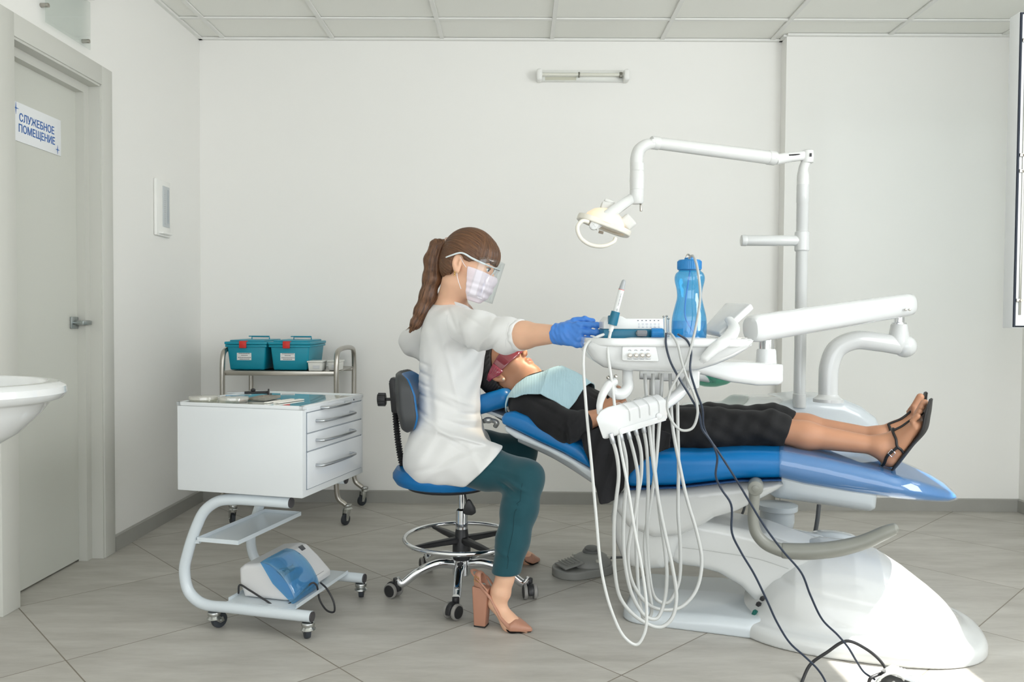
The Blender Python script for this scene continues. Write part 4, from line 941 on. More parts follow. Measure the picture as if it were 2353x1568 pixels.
# tray body: a boat-shaped shell
TYF, TYB = 2.12, 2.46
tb = [(1343, 788), (1350, 808), (1366, 830), (1390, 846), (1425, 853), (1480, 856), (1560, 857), (1610, 853), (1650, 840), (1690, 822), (1722, 802), (1735, 782), (1600, 776), (1450, 776)]
TV = [(lambda p: (p.x, p.z))(at(x, y, 2.13)) for x, y in tb]
def ftray(p):
    x, y, z = p[:, 0], p[:, 1], p[:, 2]; yc = (TYF+TYB)/2; t = np.clip((z-.875)/.09, 0, 1); w = (TYB-TYF)/2*(.74+.26*np.sqrt(t)); xe = np.clip((np.abs(x-.45)-.20)/.09, 0, 1)
    return slab(poly2(x, z, TV), np.abs(y-yc)-w+.05*xe**2, .022)
field('tray_body', ftray, (.15, TYF-.02, .84), (.72, TYB+.02, 1.0), .0038, GLOSS, dt)
TZ = at(1500, 779, 2.13).z
xl_, xr_ = at(1345, 785, 2.15).x, at(1726, 775, 2.2).x
def frimt(p):
    x, y, z = p[:, 0], p[:, 1], p[:, 2]; q = rbox(np.stack([x, y, x*0], 1), ((xl_+xr_)/2, (TYF+TYB)/2, 0), ((xr_-xl_)/2, (TYB-TYF)/2+.008, 1), .09)
    o = slab(q, np.abs(z-TZ+.010)-.0115, .005); inn = np.maximum(q+.012, TZ-.006-z); return np.maximum(o, -inn)
field('tray_rim', frimt, (xl_-.02, TYF-.03, TZ-.04), (xr_+.02, TYB+.03, TZ+.02), .0035, GLOSS, dt)
ZT_ = TZ-.006
# knob panel
pn = [(1429, 797), (1508, 796), (1514, 830), (1424, 829)]
yk = TYF-.001
bm = NB(); prism(bm, [at(x, y, yk+.012) for x, y in ((1428, 796), (1506, 796), (1513, 831), (1428, 829))], (0, -.014, 0), bev=.004); build('knob_panel', bm, mat('panel_white', (224, 226, 226), .3), dt)
for k in range(4):
    px = 1447+k*14; c = at(px, 817, yk-.002); bm = NB(); cyl(bm, c, c-Vector((0, .014, 0)), .0052, n=20, bev=.001); cyl(bm, c+Vector((0, .002, 0)), c-Vector((0, .004, 0)), .0065, n=20); build('knob', bm, STEEL, dt)
bm = NB()
for k in range(4):
    c = at(1447+k*14, 807, yk-.0025); tube(bm, [c+Vector((cos(a)*.004, 0, sin(a)*.003)) for a in (.3, .9, 1.57, 2.2, 2.8)], .0006, n=6, smooth=2)
build('dial_marks', bm, mat('print_grey', (92, 94, 100), .5), dt)
for k in range(4): text('lettering', 'Handpiece%d' % (k+1), mat('print_grey', (1, 1, 1)), at(1447+k*14, 825.5, yk-.0026), axes((1, 0, 0), (0, 0, 1), (0, -1, 0)), .0028, dt, ext=.0002)
# S-shaped support under the tray and the curved grip
hy = 2.14
bm = NB(); tube(bm, [at(1442, 848, 2.2), at(1442, 872, 2.18), at(1442, 892, 2.16), at(1430, 905, 2.15), at(1412, 904, 2.15), at(1402, 892, 2.15), at(1406, 880, 2.15)], [.0145, .0145, .0155, .016, .016, .015, .013], n=20); build('hanger', bm, GLOSS, dt)
bm = NB(); tube(bm, [at(1414, 876, 2.14), at(1400, 884, 2.13), at(1386, 905, 2.12), at(1378, 930, 2.12), at(1378, 952, 2.12)], [.011, .0125, .011, .009, .0075], n=18); build('curved_grip', bm, GLOSS, dt)
for px, py in ((1396, 869), (1413, 866)):
    bm = NB(); c = at(px, py, 2.13); cyl(bm, c, c+Vector((.003, -.006, .003)), .0045, n=12, bev=.001); build('screw', bm, STEEL, dt)
# instrument holder block with five slots
E1 = [(1367, 962), (1378, 944), (1398, 934), (1420, 950), (1424, 998), (1385, 1012)]
ax0, ax1 = at(1396, 975, 2.10), at(1510, 942, 2.26); hv = ax1-ax0
bm = NB(); prism(bm, [at(x, y, 2.10) for x, y in E1], hv, bev=.006, seg=3); hb = build('holder_block', bm, GLOSS, dt)
bm = NB()
for k in range(1, 5):
    o_ = hv*(k/5.0-.0); top = [at(x, y, 2.10)+o_ for x, y in ((1378.5, 943), (1398.5, 932.6), (1421, 949), (1424.3, 975))]
    tube(bm, [p+Vector((0, -.0003, .0002)) for p in top], .0009, n=6, smooth=3)
build('slot_line', bm, mat('seam_grey', (176, 178, 176), .5), hb)
bm = NB(); prism(bm, [at(x, y, 2.10) for x, y in ((1421, 988), (1424, 1000), (1430, 998), (1428, 984))], hv*.9, bev=.001); build('lower_lip', bm, GLOSS, hb)
bm = NB(); tube(bm, [at(1505, 948, 2.25), at(1528, 930, 2.28), at(1560, 905, 2.31), at(1585, 872, 2.33), at(1598, 850, 2.33)], [.015, .016, .017, .018, .018], n=20); build('holder_arm', bm, GLOSS, dt)
bm = NB(); c = at(1512, 955, 2.235); cyl(bm, c, c-Vector((0, .02, 0)), .009, n=18, bev=.002); build('holder_knob', bm, GLOSS, dt)
bm = NB(); c = at(1592, 872, 2.30); box(bm, c, (.034, .04, .055), bev=.008); build('bracket_block', bm, GLOSS, dt)
# hoses: (image x, image y) read at the depth given, sagging to just above the floor
def H4(L_): return [(1320+x*.4462, 800+y*.4464) for x, y in L_]
def hose(name, pts, ya, yb, r, m=HOSE, parent=dt, sag=0):
    n = len(pts); P = [at(x, y, ya+(yb-ya)*i/(n-1)-sag*sin(pi*i/(n-1))) for i, (x, y) in enumerate(pts)]
    bm = NB(); tube(bm, P, r, n=10, smooth=7); return build(name, bm, m, parent)
hs = [([(192, 462), (216, 545), (228, 650), (215, 780), (204, 900), (204, 1020), (208, 1150), (238, 1290), (325, 1390), (440, 1438), (500, 1395), (525, 1290), (505, 1130), (470, 970), (436, 800), (404, 580), (378, 340), (362, 132)], 2.10, 2.27),
 ([(238, 448), (264, 560), (268, 680), (256, 830), (252, 1000), (268, 1160), (305, 1290), (370, 1385), (425, 1392), (462, 1310), (476, 1180), (468, 1060), (440, 860), (425, 720), (405, 520), (405, 300), (404, 132)], 2.13, 2.30),
 ([(278, 440), (310, 560), (328, 680), (312, 850), (290, 950), (275, 1080), (300, 1210), (370, 1312), (440, 1346), (545, 1336), (625, 1250), (656, 1100), (630, 950), (580, 780), (545, 620), (505, 400), (492, 132)], 2.16, 2.36),
 ([(314, 420), (342, 540), (344, 640), (322, 800), (345, 1000), (355, 1150), (330, 1010), (360, 900), (400, 700), (420, 500), (440, 300), (450, 132)], 2.20, 2.33),
 ([(355, 408), (372, 520), (380, 700), (374, 900), (384, 1150), (418, 1290), (480, 1312), (535, 1215), (546, 1050), (534, 850), (536, 600), (532, 400), (530, 132)], 2.24, 2.40)]
hs[3] = ([(314, 420), (342, 530), (344, 650), (322, 800), (318, 960), (322, 1120), (335, 1290), (362, 1400), (395, 1370), (378, 1200), (362, 1000), (385, 840), (412, 660), (430, 480), (443, 300), (452, 132)], 2.20, 2.33)
for pts, ya, yb in hs:
    h_ = hose('instrument_hose', H4(pts), ya, yb, .0052)
    p0_, p1_ = [at(*H4([q])[0], ya) for q in pts[:2]]; d = (p1_-p0_).normalized(); bm = NB(); cyl(bm, p0_-d*.012, p0_+d*.016, .0068, n=14, bev=.001); build('hose_collar', bm, ALU, h_)
hose('instrument_hose', H4([(338, 930), (352, 1040), (372, 1180), (384, 1290), (372, 1330)]), 2.24, 2.24, .005) if False else None
# curved keypad display and its white S-handle
kp = [(1667, 694), (1727, 696), (1722, 709), (1650, 764), (1613, 756), (1640, 722)]
bm = NB(); c0_ = at(1690, 728, 2.36)
scr = [at(1667, 695, 2.42), at(1727, 697, 2.30), at(1652, 765, 2.22), at(1612, 757, 2.34)]
nrm = (scr[1]-scr[0]).cross(scr[3]-scr[0]).normalized(); nrm = nrm if nrm.z < 0 else -nrm
prism(bm, scr, nrm*.020, bev=.006, seg=3); kd = build('keypad_display', bm, GLOSS, dt)
bm = NB(); q_ = (scr[3]*.62+scr[0]*.38)-nrm*-.0; box(bm, scr[3].lerp(scr[0], .62)+nrm*.010-Vector((0, .004, 0)), (.012, .004, .012), rot=.6, bev=.001); build('rocker_button', bm, mat('panel_white', (1, 1, 1)), kd)
bm = NB(); tube(bm, [at(1676, 735, 2.26), at(1686, 752, 2.22), at(1676, 775, 2.16), at(1655, 792, 2.11), at(1638, 805, 2.105), at(1620, 822, 2.105), at(1611, 832, 2.11)], [.010, .012, .014, .014, .012, .010, .006], n=18, flat=1.4, up=(0, 0, 1)); build('white_handle', bm, GLOSS, dt)
bm = NB(); c = at(1648, 800, 2.10); cyl(bm, c, c-Vector((0, .006, 0)), .008, n=18, bev=.001); build('handle_pivot', bm, SATIN, dt)

# ------------------------------------------------------------------ things on the tray
# scaler: white top, teal base
t = thing('ultrasonic_scaler', 'white and teal ultrasonic scaler unit on the instrument table', 'dental device', at(1450, 776, 2.2))
SYF, SYB = 2.165, 2.30
x0, x1 = at(1387, 760, SYF).x, at(1528, 760, SYF).x; zb_ = ZT_+.0005; zm = at(1450, 757, SYF).z; ztp = at(1450, 730, SYF).z
TEALD = mat('scaler_teal', (8, 100, 128), .3)
bm = NB(); box(bm, ((x0+x1)/2, (SYF+SYB)/2, (zb_+zm)/2), (x1-x0, SYB-SYF, zm-zb_), bev=.003); build('base', bm, TEALD, t)
bm = NB(); prism(bm, [(x0, SYF+.003, zm), (x1-.002, SYF+.003, zm), (x1-.004, SYF+.003, ztp-.002), (x0+.062, SYF+.003, ztp-.003), (x0+.05, SYF+.003, ztp+.004), (x0+.012, SYF+.003, ztp+.002), (x0, SYF+.003, ztp-.012)], (0, SYB-SYF-.01, 0), bev=.003); build('housing', bm, SATIN, t)
for k in range(6):
    bm = NB(); c = at(1466+k*9.4, 737, SYF+.003); box(bm, c, (.004, .0012, .002)); build('indicator', bm, mat('indicator_dark', (60, 66, 90), .4), t, smooth=False)
for k, s_ in enumerate(('⌒', '', '', '', '')): pass
bm = NB()
for k in range(6):
    for j, (w_, o_) in enumerate(((.007, 745), (.0035, 749.5), (.006, 752.5))):
        c = at(1468+k*9.2, o_, SYF+.0028); box(bm, c, (w_*(.6+.4*((k*7+j*3) % 5)/4), .0008, .0011))
build('panel_symbols', bm, mat('symbol_blue', (130, 140, 165), .5), t, smooth=False)
c = at(1468, 766, SYF); bm = NB(); cyl(bm, c-Vector((0, -.004, 0)), c-Vector((0, .004, 0)), .0085, n=20, bev=.001)
build('flow_knob_ring', bm, STEEL, t)
c = at(1468, 766, SYF-.014); bm = NB(); cyl(bm, c-Vector((.006, 0, 0)), c+Vector((.022, 0, 0)), .0078, n=20, bev=.002)
for k in range(20): a = k*2*pi/20; box(bm, c+Vector((.008, cos(a)*.0078, sin(a)*.0078)), (.022, .0012, .0012))
build('flow_knob', bm, mat('knob_grey', (120, 124, 128), .35), t)
c = at(1496, 766, SYF-.014); bm = NB(); cyl(bm, c, c+Vector((.032, 0, 0)), .0125, n=24, bev=.002)
for k in range(16): a = k*2*pi/16; box(bm, c+Vector((.016, cos(a)*.0125, sin(a)*.0125)), (.030, .002, .002), bev=.0005)
build('blue_knob', bm, mat('knob_blue', (22, 116, 176), .3), t)
# handpiece in its teal clip; its cord hangs in a loop to the floor
p0_, p1_ = at(1403, 762, 2.13), at(1434, 643, 2.13); d = (p1_-p0_).normalized()
t2 = thing('scaler_handpiece', 'white pen-like scaler handpiece with a grey tip standing in teal clip', 'handpiece', p0_)
bm = NB(); L_ = (p1_-p0_).length; x_, y_, _ = frame_of(d)
lathe(bm, p0_, [(.0055, .0), (.0068, .012), (.0078, L_*.35), (.0080, L_*.7), (.0078, L_*.80)], 24, axis=d); build('grip', bm, SATIN, t2)
bm = NB(); lathe(bm, p0_, [(.0081, L_*.80), (.0081, L_*.808)], 24, axis=d); build('red_ring', bm, mat('ring_red', (220, 70, 50), .4), t2)
bm = NB(); lathe(bm, p0_, [(.0078, L_*.808), (.0070, L_*.88), (.0055, L_*.965), (.0045, L_*.985), (.002, L_)], 24, axis=d); build('tip', bm, mat('tip_grey', (160, 164, 166), .35), t2)
text('lettering', 'CE', mat('print_grey', (1, 1, 1)), p0_+d*(L_*.42)+Vector((.001, -.0080, 0)), axes(-d, Vector((0, -1, 0)).cross(-d).normalized(), (0, -1, 0)), .005, t2, ext=.0002)
bm = NB()
for k in range(11): box(bm, p0_+d*(L_*(.50+.022*k))+Vector((.001, -.0080, 0)), (.0011+.0006*(k % 3), .0006, .0015), rot=Matrix.Rotation(-.25, 4, 'Y'))
build('printed_marks', bm, mat('print_grey', (1, 1, 1)), t2, smooth=False)
cord = H4([(172, -95), (172, 0), (196, 200), (226, 450), (272, 700), (312, 950), (350, 1150), (372, 1350), (362, 1465), (320, 1528), (258, 1490), (190, 1350), (140, 1150), (110, 850), (88, 600), (60, 300), (46, 60)])+[(1344, 800), (1353, 786), (1372, 775), (1390, 768)]
P = [at(x, y, 2.13-.02*sin(pi*i/(len(cord)-1))+(.04*max(0, i-14)/6)) for i, (x, y) in enumerate(cord)]; P[0] = p0_+d*.004
bm = NB(); tube(bm, P, .0042, n=10, smooth=7); build('cord', bm, mat('cord_white', (204, 206, 204), .35), t2)
t = thing('handpiece_clip', 'teal clip gripping the handpiece at the scaler\'s left corner', 'clip', p0_+d*.03)
q0, q1 = p0_+d*.018, p0_+d*.055
bm = NB(); lathe(bm, q0, [(.0084, 0), (.0125, 0), (.0130, .010), (.0120, .037), (.0084, .037)], 24, axis=d, cap=False); box(bm, (q0+q1)/2+Vector((-.004, .018, -.002)), (.020, .022, .020), bev=.003); build('clip', bm, TEALD, t)
# water bottle
BG = glass('blue_bottle', (.22, .66, .93), .25, .03, .10)
BY = 2.24; t = thing('water_bottle', 'translucent blue water bottle with ribbed cap and tube on the tray', 'bottle', at(1585, 772, BY))
bx = at(1583, 772, BY).x; bz = ZT_+.001; zt_ = at(1580, 605, BY).z-bz; k_ = BY/1810
pr = [(.001, .0), (34*k_, .0), (38*k_, 4*k_), (39.5*k_, 14*k_), (38.5*k_, 50*k_), (33*k_, 75*k_), (28*k_, 97*k_), (29*k_, 115*k_), (33*k_, 132*k_), (34*k_, 142*k_), (31*k_, 152*k_), (25*k_, 158*k_), (24*k_, 162*k_)]
C_ = catmull([Vector((a, 0, b_)) for a, b_ in pr[1:]], 4)
bm = NB(); lathe(bm, (bx, BY, bz), [(.001, 0)]+[(v.x, v.z) for v in C_], 44, cap=False); o = build('bottle_body', bm, BG, t)
bm = NB(); wl = 44*k_
lathe(bm, (bx, BY, bz), [(.001, .002), (34*k_, .002), (37.5*k_, 6*k_), (38*k_, 14*k_), (37*k_, wl), (.001, wl)], 40, cap=False); build('water', bm, glass('blue_water', (.55, .85, .97), .1, .02, .06), t)
bm = NB(); lathe(bm, (bx-.001, BY, bz+160*k_), [(25*k_, 0), (27*k_, 1*k_), (27*k_, 20*k_), (24*k_, 23*k_), (12*k_, 24*k_), (11*k_, 28*k_), (.001, 28*k_)], 40)
for k in range(36): a = k*2*pi/36; box(bm, (bx-.001+cos(a)*27*k_, BY+sin(a)*27*k_, bz+171*k_), (.0016, .0016, 17*k_), rot=a, bev=.0004)
build('cap', bm, mat('cap_blue', (40, 128, 190), .3), t)
bm = NB(); tube(bm, [(bx+.002, BY, bz+165*k_), (bx-.006, BY, bz+120*k_), (bx-.012, BY, bz+80*k_), (bx-.010, BY, bz+50*k_), (bx+.02, BY, bz+10*k_)], .0022, n=8); build('dip_tube', bm, mat('tube_blue', (60, 150, 210), .3), t)
for k, pts in enumerate(([(1578, 604), (1577, 592), (1581, 585), (1587, 588), (1592, 592)],)):
    bm = NB(); tube(bm, [at(x, y, BY-.002) for x, y in pts], .0024, n=8); build('cap_pipe', bm, STEEL, t)
w = [(1584, 604), (1585, 592), (1592, 588), (1600, 606), (1606, 640), (1609, 680), (1603, 730), (1590, 790), (1575, 838), (1556, 868), (1540, 900), (1533, 935), (1545, 970), (1566, 989), (1590, 985), (1603, 950), (1596, 910), (1578, 868), (1566, 830), (1556, 790), (1544, 770), (1535, 766)]
P = [at(x, y, (2.225, 2.215, 2.20, 2.17)[min(i, 3)] if i < 4 else (2.15 if i < 7 else 2.09)) for i, (x, y) in enumerate(w)]; P[-1] = at(1535, 766, 2.13); P[-2] = at(1544, 770, 2.105)
bm = NB(); tube(bm, P, .0036, n=10, smooth=7); build('feed_tube', bm, mat('tube_grey2', (176, 178, 176), .3), t)
# small burs on the tray
bm = NB(); t = thing('bur_stand', 'little steel bur stand between the scaler and the bottle', 'bur stand', at(1534, 772, 2.24))
c = at(1536, 770, 2.24); box(bm, Vector((c.x, 2.24, ZT_+.006)), (.03, .02, .011), bev=.002); build('block', bm, glass('clear_acrylic', (.93, .95, .94), .05), t)
for px, py in ((1525, 728), (1532, 727), (1536, 733)):
    bm = NB(); p = at(px, py, 2.24); cyl(bm, Vector((p.x+.002, 2.24, ZT_+.004)), p, .0012, n=8); ellip(bm, p, (.0035, .0035, .003), 8); build('bur', bm, STEEL, t)
# paper napkin stack beyond
t = thing('tray_napkins', 'thin stack of paper napkins on the instrument table\'s right part', 'napkins', at(1660, 768, 2.32))
bm = NB(); box(bm, Vector((at(1665, 768, 2.30).x, 2.30, ZT_+.004)), (.10, .09, .007), rot=.15, bev=.001); build('stack', bm, mat('paper_cream', (238, 234, 226), .6), t)

# ------------------------------------------------------------------ loose cables
DK = mat('cable_dark', (40, 50, 66), .28)
cbA = [(1531, 765), (1530, 790), (1540, 830), (1562, 872), (1588, 915), (1606, 950), (1613, 985), (1636, 1018), (1648, 1050), (1645, 1095), (1658, 1125), (1680, 1160), (1682, 1225), (1702, 1268), (1733, 1320), (1762, 1380), (1785, 1430), (1815, 1478), (1850, 1510), (1880, 1540), (1897, 1568), (1905, 1600), (1880, 1700), (1780, 1800), (1600, 1850)]
cbB = [(1557, 768), (1578, 782), (1588, 805), (1586, 850), (1598, 895), (1614, 940), (1618, 985), (1655, 1045), (1690, 1100), (1720, 1150), (1758, 1212), (1800, 1268), (1842, 1318), (1862, 1368), (1890, 1425), (1925, 1460), (1950, 1490), (1968, 1520), (1985, 1545), (2010, 1562)]
for nm, lab, cb, ye in (('power_cable', 'dark cable hanging from the tray, the left and lower of the two', cbA, 2.17), ('power_cable', 'dark cable hanging from the tray to the power supplies, the right one', cbB, 2.22)):
    n = len(cb); P = []
    for i, (x, y) in enumerate(cb):
        Y = 2.105 if i < 3 else 2.09+(ye-2.09)*max(0, (i-3)/(n-4)); p = at(x, y, Y)
        if p.z < .004: p = atz(x, y, .004)
        P.append(p)
    bm = NB(); tube(bm, P, .0030, n=10, smooth=7); o = build(nm, bm, DK); tag(o, lab, 'cable')
# power supplies on the floor
SV = mat('perforated_steel', (214, 216, 216), .32, metal=.85); DS = mat('psu_side', (84, 86, 88), .3, metal=.7)
def psu(c, rz, sx, sy, sz, lab, rib):
    t = thing('power_supply', lab, 'power supply', (c[0], c[1], 0), rz); Mx = Matrix.Translation((c[0], c[1], 0)) @ Matrix.Rotation(rz, 4, 'Z'); R = Matrix.Rotation(rz, 4, 'Z')
    bm = NB(); box(bm, Mx @ Vector((0, 0, sz/2+.001)), (sx, sy, sz), rot=R, bev=.002); build('case', bm, DS, t)
    bm = NB(); box(bm, Mx @ Vector((0, 0, sz+.002)), (sx+.002, sy+.002, .002), rot=R, bev=.0008)
    for k in range(rib): box(bm, Mx @ Vector((-sx*.42+k*.009, 0, sz+.0045)), (.004, sy*.92, .004), rot=R, bev=.001)
    for i in range(12):
        for j in range(6): cyl(bm, Mx @ Vector((sx*.0+i*.006+.01, (j-2.5)*sy*.15, sz+.003)), Mx @ Vector((sx*.0+i*.006+.01, (j-2.5)*sy*.15, sz+.0038)), .0017, n=8)
    build('vented_lid', bm, SV, t)
pa = atz(2090, 1545, .05)
psu((pa.x, pa.y-.02), radians(-52), .15, .062, .042, 'silver finned power supply on the floor beside the chair base', 6)
pb = atz(2160, 1568, .03)
psu((pb.x+.03, pb.y-.045), radians(-40), .11, .07, .032, 'flat silver power supply at the bottom edge of the photo', 0)
P = [atz(1700, 1900, .004), atz(1800, 1720, .004), atz(1835, 1600, .004), atz(1845, 1562, .004), at(1862, 1528, 2.24), at(1900, 1500, 2.23), at(1945, 1474, 2.22), at(1990, 1492, 2.22), at(2025, 1522, 2.22), at(2035, 1542, 2.22), at(2015, 1552, 2.20), at(2000, 1560, 2.19), atz(1995, 1575, .005)]
bm = NB(); tube(bm, P, .0045, n=10); o = build('mains_cable', bm, mat('cord_black', (46, 46, 48), .5)); tag(o, 'black mains cable arching over the floor to the power supplies', 'cable')
for k, pts in enumerate(([(2005, 1590), (2020, 1562), (2045, 1548), (2072, 1556), (2090, 1590)], [(2040, 1600), (2050, 1572), (2085, 1552), (2115, 1560), (2130, 1600)])):
    P = [at(x, y, 2.15+.02*k) for x, y in pts]; P[0].z = P[-1].z = .005
    bm = NB(); tube(bm, P, .004, n=10); o = build('white_lead', bm, mat('cord_white', (1, 1, 1))); tag(o, ('left' if k == 0 else 'right')+' of two white leads looped beside the power supplies', 'cable')
# ================================================================== PEOPLE
def snap(pt, f, off):
    # moves a point onto the surface of a field, off above it
    p = np.array([tuple(pt)], dtype=np.float64)
    for _ in range(4):
        e = 1e-3; q = np.concatenate([p]+[p+np.eye(3)[i]*s*e for i in range(3) for s in (1, -1)]).astype(np.float32); v = f(q).astype(float)
        g = np.array([v[1]-v[2], v[3]-v[4], v[5]-v[6]]); g /= np.linalg.norm(g)+1e-9; p = p-g*(v[0]-off)
    return Vector(p[0])
def snaptube(bm, pts, f, off, r, k=5, **kw):
    Q = [snap(q, f, off) for q in catmull(pts, k)]; return tube(bm, Q, r, smooth=0, **kw)
def unit(v): v = np.array(v, float); return v/np.linalg.norm(v)
def HM(c, fwd, up):
    """frame of a head: x forward, y to its left, z up"""
    x = Vector(fwd).normalized(); z = Vector(up); z = (z-x*z.dot(x)).normalized(); y = z.cross(x)
    return Matrix.Translation(Vector(c)) @ axes(x, y, z)
def tolocal(p, M):
    Mi = np.array(M.inverted(), dtype=np.float32); return p @ Mi[:3, :3].T+Mi[:3, 3]
def head_d(q, lips=1.0):
    x, y, z = q[:, 0], q[:, 1], q[:, 2]; s = np.stack([x, np.abs(y), z], 1)
    d = ell(q, (-.010, 0, .035), (.088, .073, .084))
    d = smin(d, ell(q, (.030, 0, -.020), (.056, .056, .082)), .03)
    d = smin(d, ell(q, (.036, 0, -.075), (.040, .042, .032)), .03)
    d = smin(d, sph(q, (.066, 0, -.096), .0145), .028)
    d = smin(d, ell(s, (.048, .040, -.022), (.024, .020, .022)), .022)
    d = smin(d, ell(s, (.074, .018, .024), (.014, .026, .010)), .014)
    d = smax(d, -ell(s, (.094, .031, .006), (.018, .017, .011)), .014)
    d = smin(d, ell(s, (.0715, .031, .004), (.0125, .0135, .0115)), .003)
    d = smin(d, cone(q, (.078, 0, .012), (.1015, 0, -.026), .0062, .0095), .012)
    d = smin(d, sph(s, (.094, .0105, -.031), .0072), .008)
    d = smax(d, -sph(s, (.099, .0062, -.0395), .0036), .003)
    d = smin(d, ell(q, (.0835, 0, -.054), (.0100, .021, .0060*lips)), .006)
    d = smin(d, ell(q, (.0815, 0, -.0665), (.0100, .019, .0075*lips)), .006)
    d = smax(d, -ell(q, (.0945, 0, -.0600), (.010, .022, .0012)), .002)
    # ears
    R = np.array([[cos(.25), 0, sin(.25)], [0, 1, 0], [-sin(.25), 0, cos(.25)]])
    e = ell(s, (-.022, .073, -.006), (.018, .0085, .031), R.T); e = smin(e, ell(s, (-.015, .071, -.032), (.010, .006, .011)), .008)
    e = smax(e, -ell(s, (-.018, .083, -.002), (.0105, .009, .020), R.T), .004)
    e = smin(e, ell(s, (-.012, .077, -.004), (.005, .004, .010)), .004)
    return smin(d, e, .006)
def hand_d(p, w, d, thumb, palm, curl=(.3, .3, .35, .4), knuck=.35, r=1.0, tc=.5, spread=.06):
    """five-fingered hand. w wrist, d towards the fingers, thumb = side of the thumb, palm = way the palm faces"""
    d = Vector(d).normalized(); t = Vector(thumb); t = (t-d*t.dot(d)).normalized(); n = Vector(palm); n = (n-d*n.dot(d)-t*n.dot(t)).normalized(); w = Vector(w)
    P = lambda a, b_, c: tuple(w+d*a+t*b_+n*c)
    f = econe(p, P(0, 0, 0), P(.035, 0, 0), .019*r, .021*r, tuple(t), 1.35)
    for (b0, b1) in ((.026, .030), (.009, .010), (-.009, -.010), (-.024, -.028)):
        f = smin(f, cone(p, P(.02, b0*.6, 0), P(.088-.004*abs(b1)/.01, b1, -.002), .0125*r, .0105*r), .012)
    f = smin(f, ell(p, P(.035, .022, .008), (.022, .018, .016)), .014)
    L_ = ((.042, .025, .020), (.046, .029, .021), (.042, .027, .021), (.033, .021, .018)); off = (.030, .010, -.0105, -.029); bl_ = (.088, .092, .087, .078)
    for k in range(4):
        a = knuck+curl[k]*.3; pos = Vector(P(bl_[k], off[k], -.001)); rr = (.0090, .0092, .0088, .0078)[k]*r; sp = spread*(1.2-k*.8)
        fc = None
        for j in range(3):
            dv = (d*cos(a)+n*sin(a)+t*sp*cos(a)).normalized(); q = pos+dv*L_[k][j]
            e = cone(p, tuple(pos), tuple(q), rr*(1-.07*j), rr*(.93-.09*j)); fc = e if fc is None else smin(fc, e, .003); pos = q; a += curl[k]*(1.1 if j == 0 else .8)
        f = smin(f, fc, .0055)
    tb = [P(.012, .022, .008), P(.045, .043, .014+.01*tc), P(.072, .050, .020+.022*tc), P(.094, .048, .026+.034*tc)]
    return smin(f, chain(p, tb, [.0135*r, .0115*r, .0100*r, .0078*r], .005), .010)
def stack(p, rows, yaw=0):
    """rows of (z, x, y, rx, ry)"""
    A_ = np.array(rows, dtype=np.float32); A_ = A_[np.argsort(A_[:, 0])]; z = p[:, 2]
    zs = A_[:, 0]
    def itp(c):
        t = np.clip(z, zs[0], zs[-1]); v = np.interp(t, zs, A_[:, c]); h = (zs[-1]-zs[0])/(len(zs)-1)*.3
        return (v+np.interp(np.clip(t-h, zs[0], zs[-1]), zs, A_[:, c])+np.interp(np.clip(t+h, zs[0], zs[-1]), zs, A_[:, c]))/3
    cx, cy, a, b_ = itp(1), itp(2), itp(3), itp(4); dx, dy = p[:, 0]-cx, p[:, 1]-cy
    if yaw: dx, dy = dx*cos(yaw)+dy*sin(yaw), -dx*sin(yaw)+dy*cos(yaw)
    k = (np.abs(dx/a)**2.2+np.abs(dy/b_)**2.2)**(1/2.2); d = (k-1)*np.minimum(a, b_)
    return smax(d, np.maximum(z-zs[-1], zs[0]-z), .03)
def V3(v): return tuple(v)
def lerpv(a, b_, t): return tuple(np.array(a)*(1-t)+np.array(b_)*t)

SKIN = mat('fair_skin', (226, 180, 150), .5, sss=.12, var=.04, vscale=30)
SKIND = mat('brown_skin', (184, 134, 104), .42, sss=.08, var=.06, vscale=24)
def hairmat(name, c1, c2, sc):
    m = mat(name, c1, .38); nt = m.node_tree; b = nt.nodes['Principled BSDF']
    at_ = nt.nodes.new('ShaderNodeAttribute'); at_.attribute_name = 'flow'
    n = nt.nodes.new('ShaderNodeTexNoise'); n.inputs['Scale'].default_value = 1; n.inputs['Detail'].default_value = 5; n.inputs['Roughness'].default_value = .7
    nt.links.new(at_.outputs['Vector'], n.inputs['Vector'])
    cr = nt.nodes.new('ShaderNodeValToRGB'); cr.color_ramp.elements[0].position = .35; cr.color_ramp.elements[0].color = srgb(*c1); cr.color_ramp.elements[1].position = .68; cr.color_ramp.elements[1].color = srgb(*c2)
    nt.links.new(n.outputs['Fac'], cr.inputs[0]); nt.links.new(cr.outputs[0], b.inputs['Base Color'])
    bp = nt.nodes.new('ShaderNodeBump'); bp.inputs['Distance'].default_value = .002; bp.inputs['Strength'].default_value = .7; nt.links.new(n.outputs['Fac'], bp.inputs['Height']); nt.links.new(bp.outputs[0], b.inputs['Normal']); return m
def setflow(o, fn):
    me = o.data; n = len(me.vertices); co = np.empty(n*3, np.float32); me.vertices.foreach_get('co', co); co = co.reshape(-1, 3)
    if o.parent is not None:
        M = np.array(chainmat(o.parent), dtype=np.float32); co = co @ M[:3, :3].T+M[:3, 3]
    a = me.attributes.new('flow', 'FLOAT_VECTOR', 'POINT'); a.data.foreach_set('vector', fn(co).astype(np.float32).ravel())
COAT = mat('coat_white', (228, 228, 227), .75, sheen=.2, bump=(420, .12))
TEALT = mat('trouser_teal', (10, 68, 78), .8, sheen=.25, bump=(900, .2))
GLOVE = mat('nitrile_blue', (70, 132, 214), .38, bump=(140, .15))
SHOE = mat('nude_leather', (178, 130, 108), .38)
